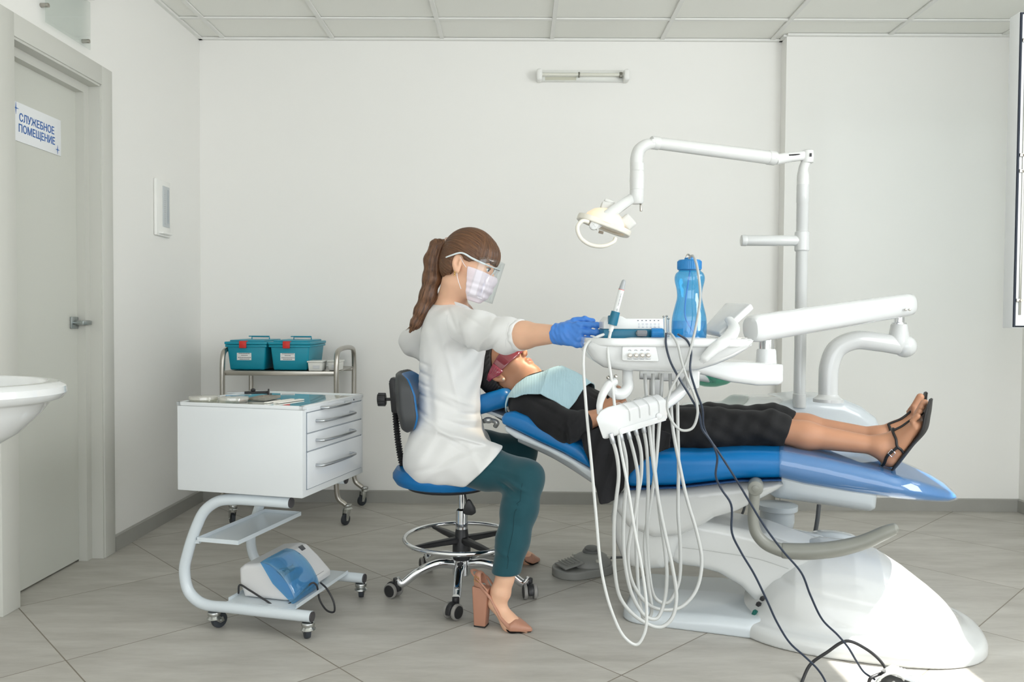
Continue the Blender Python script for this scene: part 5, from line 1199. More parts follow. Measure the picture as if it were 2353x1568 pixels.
def wrinkle(p, items):
    """soft cloth folds: each item (point, direction across the fold, length scale, width, height)"""
    w = np.zeros(len(p), np.float32)
    for c, ax, al, Lh, Wd, hgt in items:
        q = p-P3(c); a = q@P3(unit(ax)); b_ = q@P3(unit(al)); w += hgt*np.exp(-(a/Wd)**2)*np.exp(-(b_/Lh)**2)*np.exp(-((q*q).sum(1)-a*a-b_*b_)/(.12**2))
    return w

# ------------------------------------------------------------------ the dentist on the stool
den = thing('person', 'woman in white coat and teal trousers sitting on the wheeled stool, face mask on', 'person', (-.2, 2.93, .46))
dh = Vector((1, 0, 0)); yw, pt = radians(-14), radians(17)
fw = Vector((cos(yw)*cos(pt), sin(yw)*cos(pt), -sin(pt))); HD = HM(at(1078, 611, 2.82), fw, (sin(pt), 0, 1))
HDI = HD
hd = lambda x, y, z: V3(HD @ Vector((x, y, z)))
rows = []
for y, xc, hx, hy in ((688, 1030, .052, .070), (705, 1033, .078, .125), (728, 1038, .100, .168), (760, 1040, .116, .175), (800, 1042, .124, .165), (850, 1037, .118, .150), (900, 1033, .113, .145), (950, 1031, .120, .160), (1000, 1030, .138, .185), (1040, 1034, .145, .195), (1078, 1040, .120, .185)):
    c = at(xc, y, 2.93); rows.append((c.z, c.x, 2.93, hx, hy))
nb = hd(-.03, 0, -.07); nt0 = V3(at(1035, 715, 2.90))
shN, elN, wrN = V3(at(1052, 748, 2.775)), V3(at(1165, 772, 2.53)), V3(at(1283, 768, 2.37))
shF, elF, wrF = V3(at(1030, 748, 3.10)), V3(at(950, 786, 3.27)), V3(at(1040, 850, 3.16))
hipN, knN, anN = V3(at(1010, 1050, 2.84)), V3(at(1208, 1099, 2.67)), V3(at(1160, 1330, 2.60))
hipF, knF, anF = V3(at(1020, 1030, 3.03)), V3(at(1198, 1036, 3.17)), V3(at(1188, 1262, 3.27))
footN = [V3(at(1150, 1362, 2.60)), V3(at(1140, 1385, 2.60)), V3(at(1172, 1432, 2.575)), V3(at(1205, 1446, 2.56))]
footF = [V3(at(1186, 1262, 3.27)), V3(at(1178, 1272, 3.27)), V3(at(1212, 1284, 3.29)), V3(at(1230, 1287, 3.30))]
hdir = (at(1385, 772, 2.25)-Vector(wrN)).normalized()
def dbody(p):
    d = head_d(tolocal(p, HD)); d = smin(d, cone(p, nb, nt0, .050, .056), .03)
    d = smin(d, stack(p, [(z, x, y, a*.86, b_*.86) for z, x, y, a, b_ in rows]), .04)
    d = smin(d, chain(p, [shN, elN], [.045, .038], .02), .03); d = smin(d, chain(p, [elN, lerpv(elN, wrN, .35), wrN], [.040, .0415, .0265], .02), .02)
    d = smin(d, chain(p, [shF, elF, wrF], [.042, .036, .026], .02), .03)
    d = smin(d, chain(p, [hipN, knN], [.08, .048], .03), .04); d = smin(d, chain(p, [knN, lerpv(knN, anN, .3), anN], [.047, .050, .030], .03), .02)
    d = smin(d, chain(p, [hipF, knF], [.08, .048], .03), .04); d = smin(d, chain(p, [knF, lerpv(knF, anF, .3), anF], [.047, .050, .028], .03), .02)
    for fo in (footN, footF): d = smin(d, chain(p, [(fo is footN and anN) or anF]+fo, [.028, .031, .024, .026, .016], .02), .015)
    d = smin(d, hand_d(p, wrN, hdir, (0, .25, 1), (.3, 1, -.35), (.35, .45, .5, .5), .25, r=.89, tc=.35), .012)
    d = smin(d, hand_d(p, wrF, (.5, -.5, -.2), (0, .3, 1), (0, -1, 0), r=.9), .012)
    return d
field('body', dbody, (-.50, 2.10, 0), (.26, 3.42, 1.36), .0036, SKIN, den)
# coat
cuff = lerpv(elN, wrN, .31); hemA, hemB = at(1078, 1102, 2.80), at(1154, 1024, 2.80)
hn = (hemB-hemA).cross(Vector((0, 1, 0))).normalized(); hn = hn if hn.x > 0 else -hn
ext = lerpv(hipN, knN, .62); extF = lerpv(hipF, knF, .55)
sn = unit(np.array(wrN)-np.array(elN))
W1 = [(V3(at(1085, 1010, 2.75)), (.25, 0, 1), (1, 0, -.25), .09, .007, .008), (V3(at(1060, 1022, 2.75)), (.5, 0, 1), (1, 0, -.5), .07, .008, -.007), (V3(at(1010, 985, 2.77)), (.6, 0, 1), (1, 0, -.6), .08, .009, .006), (V3(at(1075, 955, 2.78)), (.1, 0, 1), (1, 0, -.1), .05, .007, -.007), (V3(at(1060, 925, 2.77)), (.4, 0, 1), (1, 0, -.4), .06, .008, .005), (V3(at(1040, 735, 2.72)), (1, 0, .5), (-.5, 0, 1), .05, .007, -.005), (V3(at(1095, 740, 2.68)), (.6, 0, 1), (1, 0, -.6), .05, .007, -.005), (V3(at(1105, 800, 2.70)), (.9, 0, -.5), (.5, 0, .9), .05, .007, .006), (V3(at(1130, 750, 2.60)), (.9, 0, -.4), (.4, 0, .9), .05, .006, -.004), (V3(at(975, 955, 2.80)), (.5, 0, 1), (1, 0, -.5), .05, .008, -.006), (V3(at(1000, 1070, 2.76)), (-.3, 0, 1), (1, 0, .3), .09, .010, -.005), (V3(at(1055, 1000, 2.77)), (.2, 0, 1), (1, 0, .3), .10, .012, .012), (V3(at(1075, 985, 2.77)), (.3, 0, 1), (1, 0, .25), .07, .009, -.010), (V3(at(1085, 968, 2.78)), (.2, 0, 1), (1, 0, .2), .06, .012, .009),
      (V3(at(1070, 1035, 2.76)), (-.4, 0, 1), (1, 0, .6), .12, .013, -.008), (V3(at(1040, 1060, 2.76)), (-.6, 0, 1), (1, 0, .7), .10, .014, .007), (V3(at(1100, 1060, 2.76)), (1, 0, .5), (-.5, 0, 1), .08, .012, .006),
      (V3(at(985, 900, 2.78)), (1, 0, .1), (-.1, 0, 1), .12, .014, -.007), (V3(at(970, 860, 2.82)), (.3, 0, 1), (1, 0, -.3), .03, .006, -.006), (V3(at(968, 885, 2.82)), (.3, 0, 1), (1, 0, -.3), .03, .006, -.006), (V3(at(966, 910, 2.82)), (.2, 0, 1), (1, 0, -.3), .03, .006, -.006), (V3(at(966, 835, 2.82)), (.3, 0, 1), (1, 0, -.3), .03, .006, -.005),
      (V3(at(1040, 870, 2.77)), (1, 0, .25), (-.2, 0, 1), .12, .010, .005), (V3(at(1085, 790, 2.72)), (1, 0, -.8), (.7, 0, 1), .06, .009, .007), (V3(at(1065, 770, 2.74)), (1, 0, .3), (-.3, 0, 1), .05, .006, -.007), (V3(at(1120, 775, 2.60)), (.8, 0, -.7), (.7, 0, .8), .05, .008, .006), (V3(at(1140, 790, 2.56)), (.8, 0, -.6), (.6, 0, .8), .04, .006, -.006), (V3(at(1020, 930, 2.77)), (.5, 0, 1), (1, 0, -.5), .10, .012, -.006)]
def dcoat(p):
    d = stack(p, rows)
    d = smin(d, chain(p, [shN, lerpv(shN, elN, .5), elN, cuff], [.066, .061, .053, .047], .03), .045)
    d = smin(d, chain(p, [shF, elF, wrF], [.062, .054, .045], .03), .05)
    d = smin(d, chain(p, [hipN, ext], [.106, .088], .04), .06); d = smin(d, chain(p, [hipF, extF], [.098, .075], .04), .05)
    d = smin(d, ell(p, V3(at(1000, 1052, 2.93)), (.115, .205, .10)), .04)
    d = d-wrinkle(p, W1)
    wx = p[:, 0]+.02*np.sin(p[:, 2]*19+p[:, 1]*11); wz = p[:, 2]+.025*np.sin(p[:, 0]*23+p[:, 1]*13)
    d = d-.0016*np.sin(wx*61+wz*27)*np.sin(wz*38-wx*17)-.0012*np.sin(wx*90-wz*50+p[:, 1]*40)
    d = smax(d, (p-P3(cuff))@P3(sn), .004)
    low = (p-P3(hemA))@P3(hn); d = smax(d, low, .006)
    d = smax(d, P3(at(1000, 1096, 2.9))[2]-p[:, 2], .01)
    # open collar: cut along the neck
    return smax(d, -ncut(p), .006)
def ncut(p): return cone(p, hd(.0, 0, -.04), V3(at(1062, 706, 2.87)), .062, .044)
def dcollar(p):
    sh = np.abs(ncut(p)-.0015)-.0028; return np.maximum(sh, np.abs(smin(stack(p, rows), chain(p, [shN, lerpv(shN, elN, .5)], [.066, .061], .03), .045)-.001)-.010)
o = field('coat', dcoat, (-.52, 2.44, .40), (.10, 3.36, 1.08), .0036, COAT, den)
def dcuff(p):
    a = np.array(cuff); q = p-P3(a-sn*.008); t = q@P3(sn); r = np.linalg.norm(q-t[:, None]*P3(sn), axis=1); ang = np.arctan2(q[:, 2], q[:, 1])
    return np.sqrt((r-.0465-.0012*np.sin(ang*9))**2+(t/2.2)**2)-.0045
field('rolled_cuff', dcuff, tuple(np.array(cuff)-.08), tuple(np.array(cuff)+.08), .0022, COAT, o)
for pts in ([(1028, 712, 2.72), (1022, 745, 2.70), (1028, 775, 2.70), (1045, 800, 2.70)], [(1160, 728, 2.46), (1152, 750, 2.44), (1154, 780, 2.44), (1162, 800, 2.47)]):
    bm = NB(); snaptube(bm, [at(*q) for q in pts], dcoat, -.0002, .0007, k=8, n=6); build('seam', bm, mat('seam_white', (212, 213, 213), .8), o)
nk_ = np.array(at(1040, 690, 2.87)); field('collar', dcollar, tuple(nk_-.12), tuple(nk_+.12), .0024, COAT, o)
# trousers
hm = P3(at(1161, 1317, 2.60))
W2 = [(V3(at(1170, 1128, 2.60)), (.6, 0, 1), (1, 0, -.5), .035, .007, -.009), (V3(at(1185, 1118, 2.60)), (.5, 0, 1), (1, 0, -.3), .035, .007, .007), (V3(at(1180, 1150, 2.60)), (.2, 0, 1), (1, 0, .1), .03, .008, -.004), (V3(at(1150, 1085, 2.62)), (.2, 0, 1), (1, 0, -.2), .06, .008, .003), (V3(at(1150, 1275, 2.56)), (.3, 0, 1), (1, 0, .2), .03, .008, .003)]
def dtrou(p):
    d = chain(p, [hipN, lerpv(hipN, knN, .55), knN], [.088, .074, .061], .03); s = chain(p, [knN, lerpv(knN, anN, .30), lerpv(knN, anN, .62), V3(at(1161, 1325, 2.60))], [.061, .0595, .052, .0475], .03)
    d = smin(d, s, .025); d = d-wrinkle(p, W2)-.0010*np.sin(p[:, 2]*70+p[:, 0]*45+p[:, 1]*30)*np.sin(p[:, 0]*60-p[:, 2]*20); d = smax(d, hm[2]-p[:, 2]-(p[:, 0]-hm[0])*.02, .004)
    f = smin(chain(p, [hipF, lerpv(hipF, knF, .5), knF], [.085, .072, .062], .03), chain(p, [knF, lerpv(knF, anF, .35), anF], [.060, .054, .045], .03), .025)
    f = smax(f, P3(anF)[2]+.02-p[:, 2], .004); pl = ell(p, V3(at(1005, 1052, 2.93)), (.10, .17, .09))
    return smin(smin(d, f, .01), pl, .04)
o = field('trousers', dtrou, (-.42, 2.50, .05), (.13, 3.38, .62), .0036, TEALT, den)
bm = NB(); snaptube(bm, [at(1186, 1130, 2.55), at(1176, 1190, 2.53), at(1168, 1260, 2.52), at(1162, 1310, 2.52)], dtrou, .0002, .0009, k=8, n=6); build('side_seam', bm, mat('seam_teal', (8, 48, 56), .8), o)
# glove
def dglove(p):
    d = hand_d(p, wrN, hdir, (0, .25, 1), (.3, 1, -.35), (.35, .45, .5, .5), .25, r=.95, tc=.35)-.0010
    w = Vector(wrN); q = p-P3(w); t = q@P3(hdir); a = cone(p, V3(w-hdir*.012), V3(w+hdir*.03), .0315, .027)
    a = a-.0010*np.sin(t*420+q[:, 2]*160); a = smax(a, -.010-t, .003)
    return smin(d, a, .014)-.0006*np.sin(p[:, 0]*300+p[:, 2]*260)
lo_, hi_ = np.minimum(P3(wrN), P3(wrN)+P3(hdir)*.2)-.09, np.maximum(P3(wrN), P3(wrN)+P3(hdir)*.2)+.09
field('glove', dglove, lo_, hi_, .0022, GLOVE, den)
# mask
def dmask(p):
    q = tolocal(p, HD); x, y, z = q[:, 0], q[:, 1], q[:, 2]
    d = smin(head_d(q)-.0065, ell(q, (.052, 0, -.055), (.058, .052, .058)), .02)
    d = d-.0016*np.sin((z+.45*(np.abs(y)-.05)*(z+.06)*6)*260)*np.clip((-.035-z)*40, 0, 1)
    d = smax(d, z+.012+.55*(x-.1)*-.0-.10*(np.abs(y)), .003); d = smax(d, -.118-z, .004)
    d = smax(d, .018+.18*(z+.012)*-1-x, .003)
    return d
mk = field('face_mask', dmask, tuple(np.array(hd(.03, 0, -.06))-.13), tuple(np.array(hd(.03, 0, -.06))+.13), .0026, mat('mask_pink', (232, 218, 224), .8, bump=(500, .1)), den)
bm = NB(); box(bm, HD @ Vector((.072, -.042, -.030)), (.05, .002, .018), rot=HD.to_3x3().to_4x4() @ Matrix.Rotation(radians(52), 4, 'Z') @ Matrix.Rotation(radians(-0), 4, 'X'), bev=.0008); build('nose_band', bm, mat('mask_white', (238, 236, 240), .8), mk)
for s_ in (1, -1):
    bm = NB(); tube(bm, [hd(.022, s_*.057, -.018), hd(.002, s_*.070, -.002), hd(-.016, s_*.077, .018)], .0011, n=6); tube(bm, [hd(.014, s_*.052, -.088), hd(-.004, s_*.066, -.058), hd(-.015, s_*.075, -.030)], .0011, n=6); build('ear_loop', bm, mat('mask_white', (1, 1, 1)), mk)
# glasses frame with half shield
WF = mat('frame_white_matt', (206, 214, 216), .4)
gl = None; bm = NB(); tube(bm, [hd(-.062, -.088, .000), hd(-.045, -.0895, .012), hd(-.012, -.0885, .031), hd(.030, -.082, .024), hd(.062, -.072, .020), hd(.085, -.052, .018), hd(.106, -.025, .017), hd(.112, 0, .018), hd(.106, .025, .017), hd(.085, .052, .018), hd(.062, .072, .020), hd(.0, .082, .026), hd(-.040, .080, .012)], [.0022, .0028, .003, .0036, .0032, .0024, .002, .002, .002, .0024, .0032, .003, .0028], n=10, flat=.7, up=(0, 0, 1))
for s_ in (1, -1): tube(bm, [hd(.100, s_*.012, .014), hd(.098, s_*.014, .002), hd(.094, s_*.015, -.010)], .0018, n=8)
fs = build('shield_frame', bm, WF, den)
grid = []
for i in range(15):
    z = .045-.150*i/14; row = []
    for j in range(33):
        a = -1.28+2.56*j/32; e = abs(a)/1.28; zc_ = z if i else z-.02*max(0, e-.75)*4
        if i < 3: zc_ = z-.05*max(0, e-.8)
        row.append(HD @ Vector((.026+.096*cos(a), .088*sin(a), zc_)))
    grid.append(row)
bm = NB(); qmesh(bm, grid); o = build('clear_shield', bm, glass('clear_shield', (.965, .98, .985), .09), fs); solid(o, .0004)
# eyes, brows, earring
EYW = mat('eye_white', (228, 224, 220), .15); EYB = mat('iris_grey', (86, 96, 98), .1); BRO = mat('brow_brown', (92, 64, 46), .7)
for s_ in (1, -1):
    bm = NB(); ellip(bm, hd(.0745, s_*.031, .0045), (.0115, .0115, .0095), 12, R=HD.to_3x3().to_4x4()); e = build('eye', bm, EYW, den)
    bm = NB(); ellip(bm, hd(.0835, s_*.0325, .004), (.0035, .0055, .0055), 10, R=HD.to_3x3().to_4x4()); build('iris', bm, EYB, e)
    bm = NB(); tube(bm, [hd(.078, s_*.044, .0085), hd(.0855, s_*.036, .0115), hd(.087, s_*.026, .0105), hd(.083, s_*.018, .006)], .0013, n=6); build('eyelashes', bm, mat('lash', (40, 30, 26), .6), e)
    bm = NB(); tube(bm, [hd(.070, s_*.052, .024), hd(.081, s_*.040, .030), hd(.088, s_*.026, .029), hd(.089, s_*.016, .025)], [.001, .002, .0026, .002], n=8, flat=1.6, up=(0, 0, 1)); build('eyebrow', bm, BRO, den)
bm = NB()
for k in range(3): ellip(bm, hd(-.016+.001*k, -.083, -.038-.006*k), (.003, .0025, .003), 6)
build('earring', bm, mat('gold', (214, 176, 110), .25, metal=1), den)
# hair, fringe and ponytail
HAIRB = hairmat('hair_brown', (58, 36, 24), (128, 90, 62), 1)
tie = hd(-.100, 0, .055)
def dhair(p):
    q = tolocal(p, HD); x, y, z = q[:, 0], q[:, 1], q[:, 2]; ay = np.abs(y)
    base_ = ell(q, (-.010, 0, .038), (.101, .085, .098)); base_ = smin(base_, ell(q, (-.045, 0, -.015), (.060, .070, .065)), .03)
    fr = ell(q, (.030, 0, .048), (.070, .068, .060)); base_ = smin(base_, fr, .02)
    ang = np.arctan2(y, z+.005+.25*x); fl = np.clip((x-.035)*40, 0, 1)
    st = (1-fl)*(.0010*np.sin(ang*52)+.0007*np.sin(ang*97+1))+fl*(.0010*np.sin(np.arctan2(y, x+.03)*64)+.0007*np.sin(np.arctan2(y, x+.03)*121))
    base_ = base_-st
    line = np.interp(x, [-.11, -.075, -.05, -.035, -.022, -.005, .02, .05, .08, .11], [-.075, -.070, -.055, -.045, .022, .016, .012, .022, .026, .028])
    d = smax(base_, (line-z)*.8+.0022*np.sin(y*260)+.0014*np.sin(y*610+1), .004)
    # keep the ear free
    d = smax(d, -ell(np.stack([x, ay, z], 1), (-.021, .090, -.004), (.024, .026, .037)), .004)
    return d
hr_ = field('hair', dhair, tuple(np.array(hd(0, 0, .02))-.15), tuple(np.array(hd(0, 0, .02))+.15), .0027, HAIRB, den)
tv = Vector(tie)
def flow_head(M, T):
    def fn(co):
        q = tolocal(co, M); x, y, z = q[:, 0], q[:, 1], q[:, 2]; fl = np.clip((x-.035)*40, 0, 1); a = np.arctan2(y, z+.005+.25*x); b_ = np.arctan2(y, x+.03)
        return np.stack([(1-fl)*a*34+fl*(b_*36+20), fl*z*10, x*14], 1)
    return fn
setflow(hr_, flow_head(HD, (-.108, 0, .055)))
TP = [tie, V3(at(1004, 566, 2.845)), V3(at(995, 598, 2.85)), V3(at(993, 640, 2.85)), V3(at(984, 680, 2.85)), V3(at(969, 716, 2.85)), V3(at(955, 744, 2.85)), V3(at(941, 764, 2.85))]
TR = [.018, .026, .033, .034, .031, .027, .019, .004]
def tailx(z): zz = [a[2] for a in TP][::-1]; return np.interp(z, zz, [a[0] for a in TP][::-1])
def dtail(p):
    d = None
    for i in range(len(TP)-1):
        e = econe(p, TP[i], TP[i+1], TR[i]*.80, TR[i+1]*.80, (1, 0, .1), 1.15); d = e if d is None else smin(d, e, .02)
    q = p-P3(TP[2]); s = q[:, 2]; cx = tailx(p[:, 2]); return d-.0006*np.sin((p[:, 0]-cx)*360)-.0005*np.sin((p[:, 0]-cx)*800+p[:, 1]*300+s*6)
tl = field('ponytail', dtail, (-.50, 2.76, .95), (-.20, 2.95, 1.36), .0026, HAIRB, hr_)
setflow(tl, lambda co: np.stack([(co[:, 0]-tailx(co[:, 2]))*170, co[:, 1]*150, co[:, 2]*7], 1))
bm = NB(); dd = (Vector(TP[1])-tv).normalized(); lathe(bm, tv-dd*.006, [(.0195, 0), (.0225, .003), (.0225, .012), (.0195, .015)], 22, axis=dd); build('hair_tie', bm, mat('tie_beige', (198, 172, 160), .6), hr_)
for k in range(7):
    a = random.uniform(-1, 1); bm = NB(); p = Vector(TP[6]); tube(bm, [p+Vector((.01*a, .01*a, .03)), p+Vector((-.008+.014*a, .01*a, -.005)), p+Vector((-.026+.018*a, .01*a, -.022-.006*abs(a)))], [.004, .003, .0006], n=6); st_ = build('strand', bm, HAIRB, hr_)
    setflow(st_, lambda co: np.stack([(co[:, 0]-tailx(co[:, 2]))*170, co[:, 1]*150, co[:, 2]*7], 1))
# shoes
def shoe(name, S, ht, lab=None):
    """S: image points and depths: heel top, heel floor, ball, toe"""
    hb_, bl_, te = S; ax_ = Vector((te.x-hb_.x, te.y-hb_.y, 0)).normalized(); sd = Vector((-ax_.y, ax_.x, 0)); Ln = (Vector((te.x-hb_.x, te.y-hb_.y, 0))).length
    M = Matrix.Translation((hb_.x, hb_.y, 0)) @ axes(ax_, sd, Vector((0, 0, 1)))
    def f(p):
        x, y, z = p[:, 0], p[:, 1], p[:, 2]; t = np.clip(x/Ln, 0, 1)
        zs = np.interp(t, [0, .12, .3, .5, .65, 1], [ht, ht-.001, ht*.72, ht*.26, .008, .005]); w = np.interp(t, [0, .1, .3, .5, .68, .85, 1], [.020, .028, .026, .031, .038, .024, .003])
        tp = np.interp(t, [0, .08, .3, .5, .62, .72, .85, 1], [.040, .045, .016, .014, .024, .033, .022, .010])
        d = ((np.abs(y/w)**2.4+np.abs((z-zs-tp*.35)/(tp*.75))**2.4)**(1/2.4)-1)*np.minimum(w, tp*.75)*.8
        d = smax(d, zs-z, .003); d = smax(d, np.abs(x-Ln/2)-Ln/2, .006)
        op = ell(p, (Ln*.30, 0, ht*.72+.045), (Ln*.36, .026, .040)); return smax(d, -op, .003)
    o = field(name, f, (-.01, -.05, -.002), (Ln+.01, .05, ht+.06), .0028, SHOE, den, M)
    bm = NB(); t_ = bmesh.new(); A = [t_.verts.new(v) for v in ((.002, -.020, .004), (.042, -.019, .004), (.042, .019, .004), (.002, .020, .004))]; B = [t_.verts.new(v) for v in ((-.004, -.024, ht), (.052, -.021, ht-.006), (.052, .021, ht-.006), (-.004, .024, ht))]
    bridge(t_, A, B); t_.faces.new(A[::-1]); t_.faces.new(B); bmesh.ops.recalc_face_normals(t_, faces=t_.faces); bmesh.ops.bevel(t_, geom=t_.edges[:], offset=.004, segments=3, profile=.5, affect='EDGES'); bmesh.ops.transform(t_, matrix=M, verts=t_.verts); merge(bm, t_); build('heel', bm, SHOE, o)
    bm = NB(); box(bm, M @ Vector((.022, 0, .003)), (.040, .038, .006), rot=M.to_3x3().to_4x4(), bev=.001); tube(bm, [M @ Vector((Ln*q, 0, zz)) for q, zz in ((.5, ht*.26-.002), (.65, .004), (.82, .003), (.97, .003))], [.02, .034, .022, .004], n=12, flat=.10, up=sd); build('sole', bm, mat('sole_black', (32, 30, 30), .5), o)
    bm = NB(); R = []
    ring = [M @ Vector((Ln*.26, -.028, ht-.004)), M @ Vector((.03, -.031, ht+.020)), M @ Vector((-.004, -.018, ht+.042)), M @ Vector((-.012, 0, ht+.046)), M @ Vector((-.004, .018, ht+.042)), M @ Vector((.03, .031, ht+.020)), M @ Vector((Ln*.26, .028, ht-.004))]
    tube(bm, ring, .0022, n=8, flat=2.6, up=(0, 0, 1)); build('strap', bm, SHOE, o)
    bm = NB(); c = M @ Vector((.016, -.0305, ht+.030)); tube(bm, [c+M.to_3x3() @ Vector(v) for v in ((-.009, 0, -.006), (.007, -.001, -.010), (.009, -.001, .004), (-.006, 0, .009))], .0013, n=6, closed=True, smooth=0); build('buckle', bm, mat('gold', (1, 1, 1)), o)
    return o
shoe('shoe', (at(1092, 1436, 2.615), None, at(1224, 1452, 2.55)), (at(1103, 1345, 2.61).z))
fh = at(1178, 1296, 3.29)
shoe('shoe', (Vector((-.045, 3.235, 0)), None, Vector((.097, 3.306, 0))), .075)
# ================================================================== STOOL
SX_, SYc = -.205, 2.94
st = thing('dental_stool', 'blue padded dental stool with chrome foot ring and five casters', 'stool', (SX_, SYc, 0))
sz0, sz1 = at(1050, 1113, 2.94).z, at(1050, 1065, 2.94).z
scx = at(1028, 1090, 2.94).x
bm = NB(); lathe(bm, (scx, SYc, 0), [(.001, sz0), (.16, sz0), (.19, sz0+.010), (.203, sz0+.030), (.203, sz0+.045), (.19, sz0+.066), (.15, sz0+.076), (.001, sz0+.078)], 56); build('seat', bm, BLUEV, st)
bm = NB(); lathe(bm, (scx, SYc, 0), [(.15, sz0-.010), (.155, sz0), (.15, sz0+.002)], 40); build('seat_base', bm, BLACK, st)
px_ = at(1061, 1200, 2.94).x
bm = NB(); zz_ = [at(1060, y, 2.94).z for y in (1117, 1168, 1172, 1205, 1212, 1240, 1246, 1285)]
lathe(bm, (px_, SYc, 0), [(.013, zz_[7]), (.013, zz_[0])], 24); lathe(bm, (px_, SYc, 0), [(.0215, zz_[6]), (.023, zz_[3]), (.0215, zz_[2]), (.014, zz_[1])], 28); build('gas_post', bm, CHROME, st)
bm = NB(); lathe(bm, (px_, SYc, 0), [(.032, zz_[7]), (.034, zz_[7]+.01), (.034, zz_[5]-.01), (.028, zz_[5]), (.022, zz_[4])], 28); build('post_collar', bm, BLACK, st)
# foot ring with spokes
rz_ = at(1058, 1236, 2.94).z; rr_ = .2135
bm = NB(); tube(bm, [(px_+rr_*cos(2*pi*i/48), SYc+rr_*sin(2*pi*i/48), rz_) for i in range(48)], .0085, n=12, closed=True, smooth=0); fr_ = build('foot_ring', bm, CHROME, st)
for k in range(4):
    a = .62+k*pi/2; bm = NB(); d = Vector((cos(a), sin(a), 0)); c = Vector((px_, SYc, rz_-.006)); tube(bm, [c+d*.025, c+d*.11, c+d*(rr_-.004)], [.013, .011, .007], n=10, flat=1.25, up=(0, 0, 1), sq=3); build('spoke', bm, BLACK, fr_)
# five-star base
hz_ = at(1055, 1300, 2.94).z
bm = NB(); lathe(bm, (px_, SYc, 0), [(.030, hz_-.035), (.034, hz_-.03), (.034, hz_+.025), (.026, hz_+.03)], 30); hub = build('hub', bm, CHROME, st)
caster_pts = [(-.443, 2.865), (-.21, 2.676), (.045, 2.878), (-.366, 3.166), (-.03, 3.16)]
for i, (x, y) in enumerate(caster_pts):
    e = Vector((x, y, .062)); c = Vector((px_, SYc, hz_+.005)); d = (e-c); d.z = 0; dl = d.length; d.normalize()
    P = [c+d*.02, c+d*dl*.35+Vector((0, 0, .010)), c+d*dl*.7+Vector((0, 0, -.018)), c+d*dl*.93+Vector((0, 0, -.052)), Vector((x, y, .070))]
    bm = NB(); tube(bm, P, [.017, .0165, .0155, .0145, .0125], n=16, sq=2.6); build('leg', bm, CHROME, hub)
    yaw = (2.6, -2.2, -1.4, 1.9, .8)[i]; dx = Vector((cos(yaw), sin(yaw), 0)); dy = Vector((-dx.y, dx.x, 0)); w = Vector((x, y, 0))+dx*.014; R = .0275
    bm = NB(); cyl(bm, Vector((x, y, .072)), Vector((x, y, .052)), .0125, n=16, bev=.001)
    # hood over the twin wheels
    pts = [w+dx*(R+.004)*cos(a)+Vector((0, 0, R+(R+.004)*sin(a))) for a in [pi*(-.08+1.08*q/10) for q in range(11)]]; pts += [w+dx*-.018+Vector((0, 0, R-.004)), w+dx*.012+Vector((0, 0, R+.004))]
    prism(bm, [q-dy*.010 for q in pts], dy*.020, bev=.002); cs = build('caster', bm, BLACK, st)
    for s_ in (-1, 1):
        bm = NB(); lathe(bm, w+dy*(s_*.0115)+Vector((0, 0, R)), [(R*.55, 0), (R*.97, .0005), (R, .003), (R, .010), (R*.96, .0125), (R*.8, .013)], 28, axis=dy*s_); wh = build('wheel', bm, GREYR, cs)
        bm = NB(); lathe(bm, w+dy*(s_*.0118)+Vector((0, 0, R)), [(R*.80, .0125), (R*.78, .0145), (R*.3, .015), (.001, .0155)], 24, axis=dy*s_); build('hubcap', bm, BLACK, wh)
# backrest and its ribbed stem
BYc = 2.93
Bk = [(at(x, y, BYc).x, at(x, y, BYc).z) for x, y in ((912, 858), (919, 850), (932, 864), (944, 900), (950, 945), (947, 978), (936, 988), (924, 978), (914, 940), (910, 895))]
def fbk(p): 
    y = p[:, 1]-BYc; return slab(poly2(p[:, 0]+y*y*-.6*0, p[:, 2], Bk), np.abs(y)-.155, .010)
def fbk2(p):
    y = (p[:, 1]-BYc); q = p.copy(); q[:, 0] = q[:, 0]-y*y*1.3; zc_ = np.float32((Bk[1][1]+Bk[6][1])/2); z = q[:, 2]-zc_; hz = (Bk[1][1]-Bk[6][1])/2
    r_ = rbox(np.stack([y, z, y*0], 1), (0, 0, 0), (.165, hz, 1), .07); return smax(slab(poly2(q[:, 0], q[:, 2], Bk), np.abs(y)-.17, .008), r_, .012)
bshell = field('back_shell', fbk2, (Bk[0][0]-.02, BYc-.19, Bk[6][1]-.02), (Bk[4][0]+.06, BYc+.19, Bk[1][1]+.02), .004, mat('shell_dark', (66, 68, 70), .45), st)
def fpad(p):
    q = p.copy(); q[:, 0] -= .013; y = q[:, 1]-BYc; return fbk2(q)+.005
field('back_pad', fpad, (Bk[0][0]-.0, BYc-.19, Bk[6][1]-.02), (Bk[4][0]+.08, BYc+.19, Bk[1][1]+.02), .004, BLUEV, st)
bm = NB(); prism(bm, [at(x, y, BYc-.03) for x, y in ((893, 882), (897, 868), (912, 872), (926, 885), (932, 945), (918, 952), (899, 950))], (0, .06, 0), bev=.006); build('back_bracket', bm, BLACK, st)
bm = NB(); a, b_ = at(898, 918, BYc), at(886, 918, BYc); cyl(bm, a, b_, .006, n=12); a, b_ = at(887, 918, BYc), at(868, 919, BYc); cyl(bm, a, b_, .0225, n=24, bev=.003)
for k in range(12): q = k*2*pi/12; box(bm, (a+b_)/2+Vector((0, cos(q)*.0225, sin(q)*.0225)), ((b_-a).length*.9, .005, .005), bev=.001)
build('adjusting_knob', bm, BLACK, st)
path = [at(x, y, BYc) for x, y in ((901, 872), (905, 895), (908, 940), (912, 990), (917, 1030), (925, 1068), (938, 1092), (958, 1105), (985, 1110))]
C_ = catmull(path, 10); Ls = [0]
for i in range(1, len(C_)): Ls.append(Ls[-1]+(C_[i]-C_[i-1]).length)
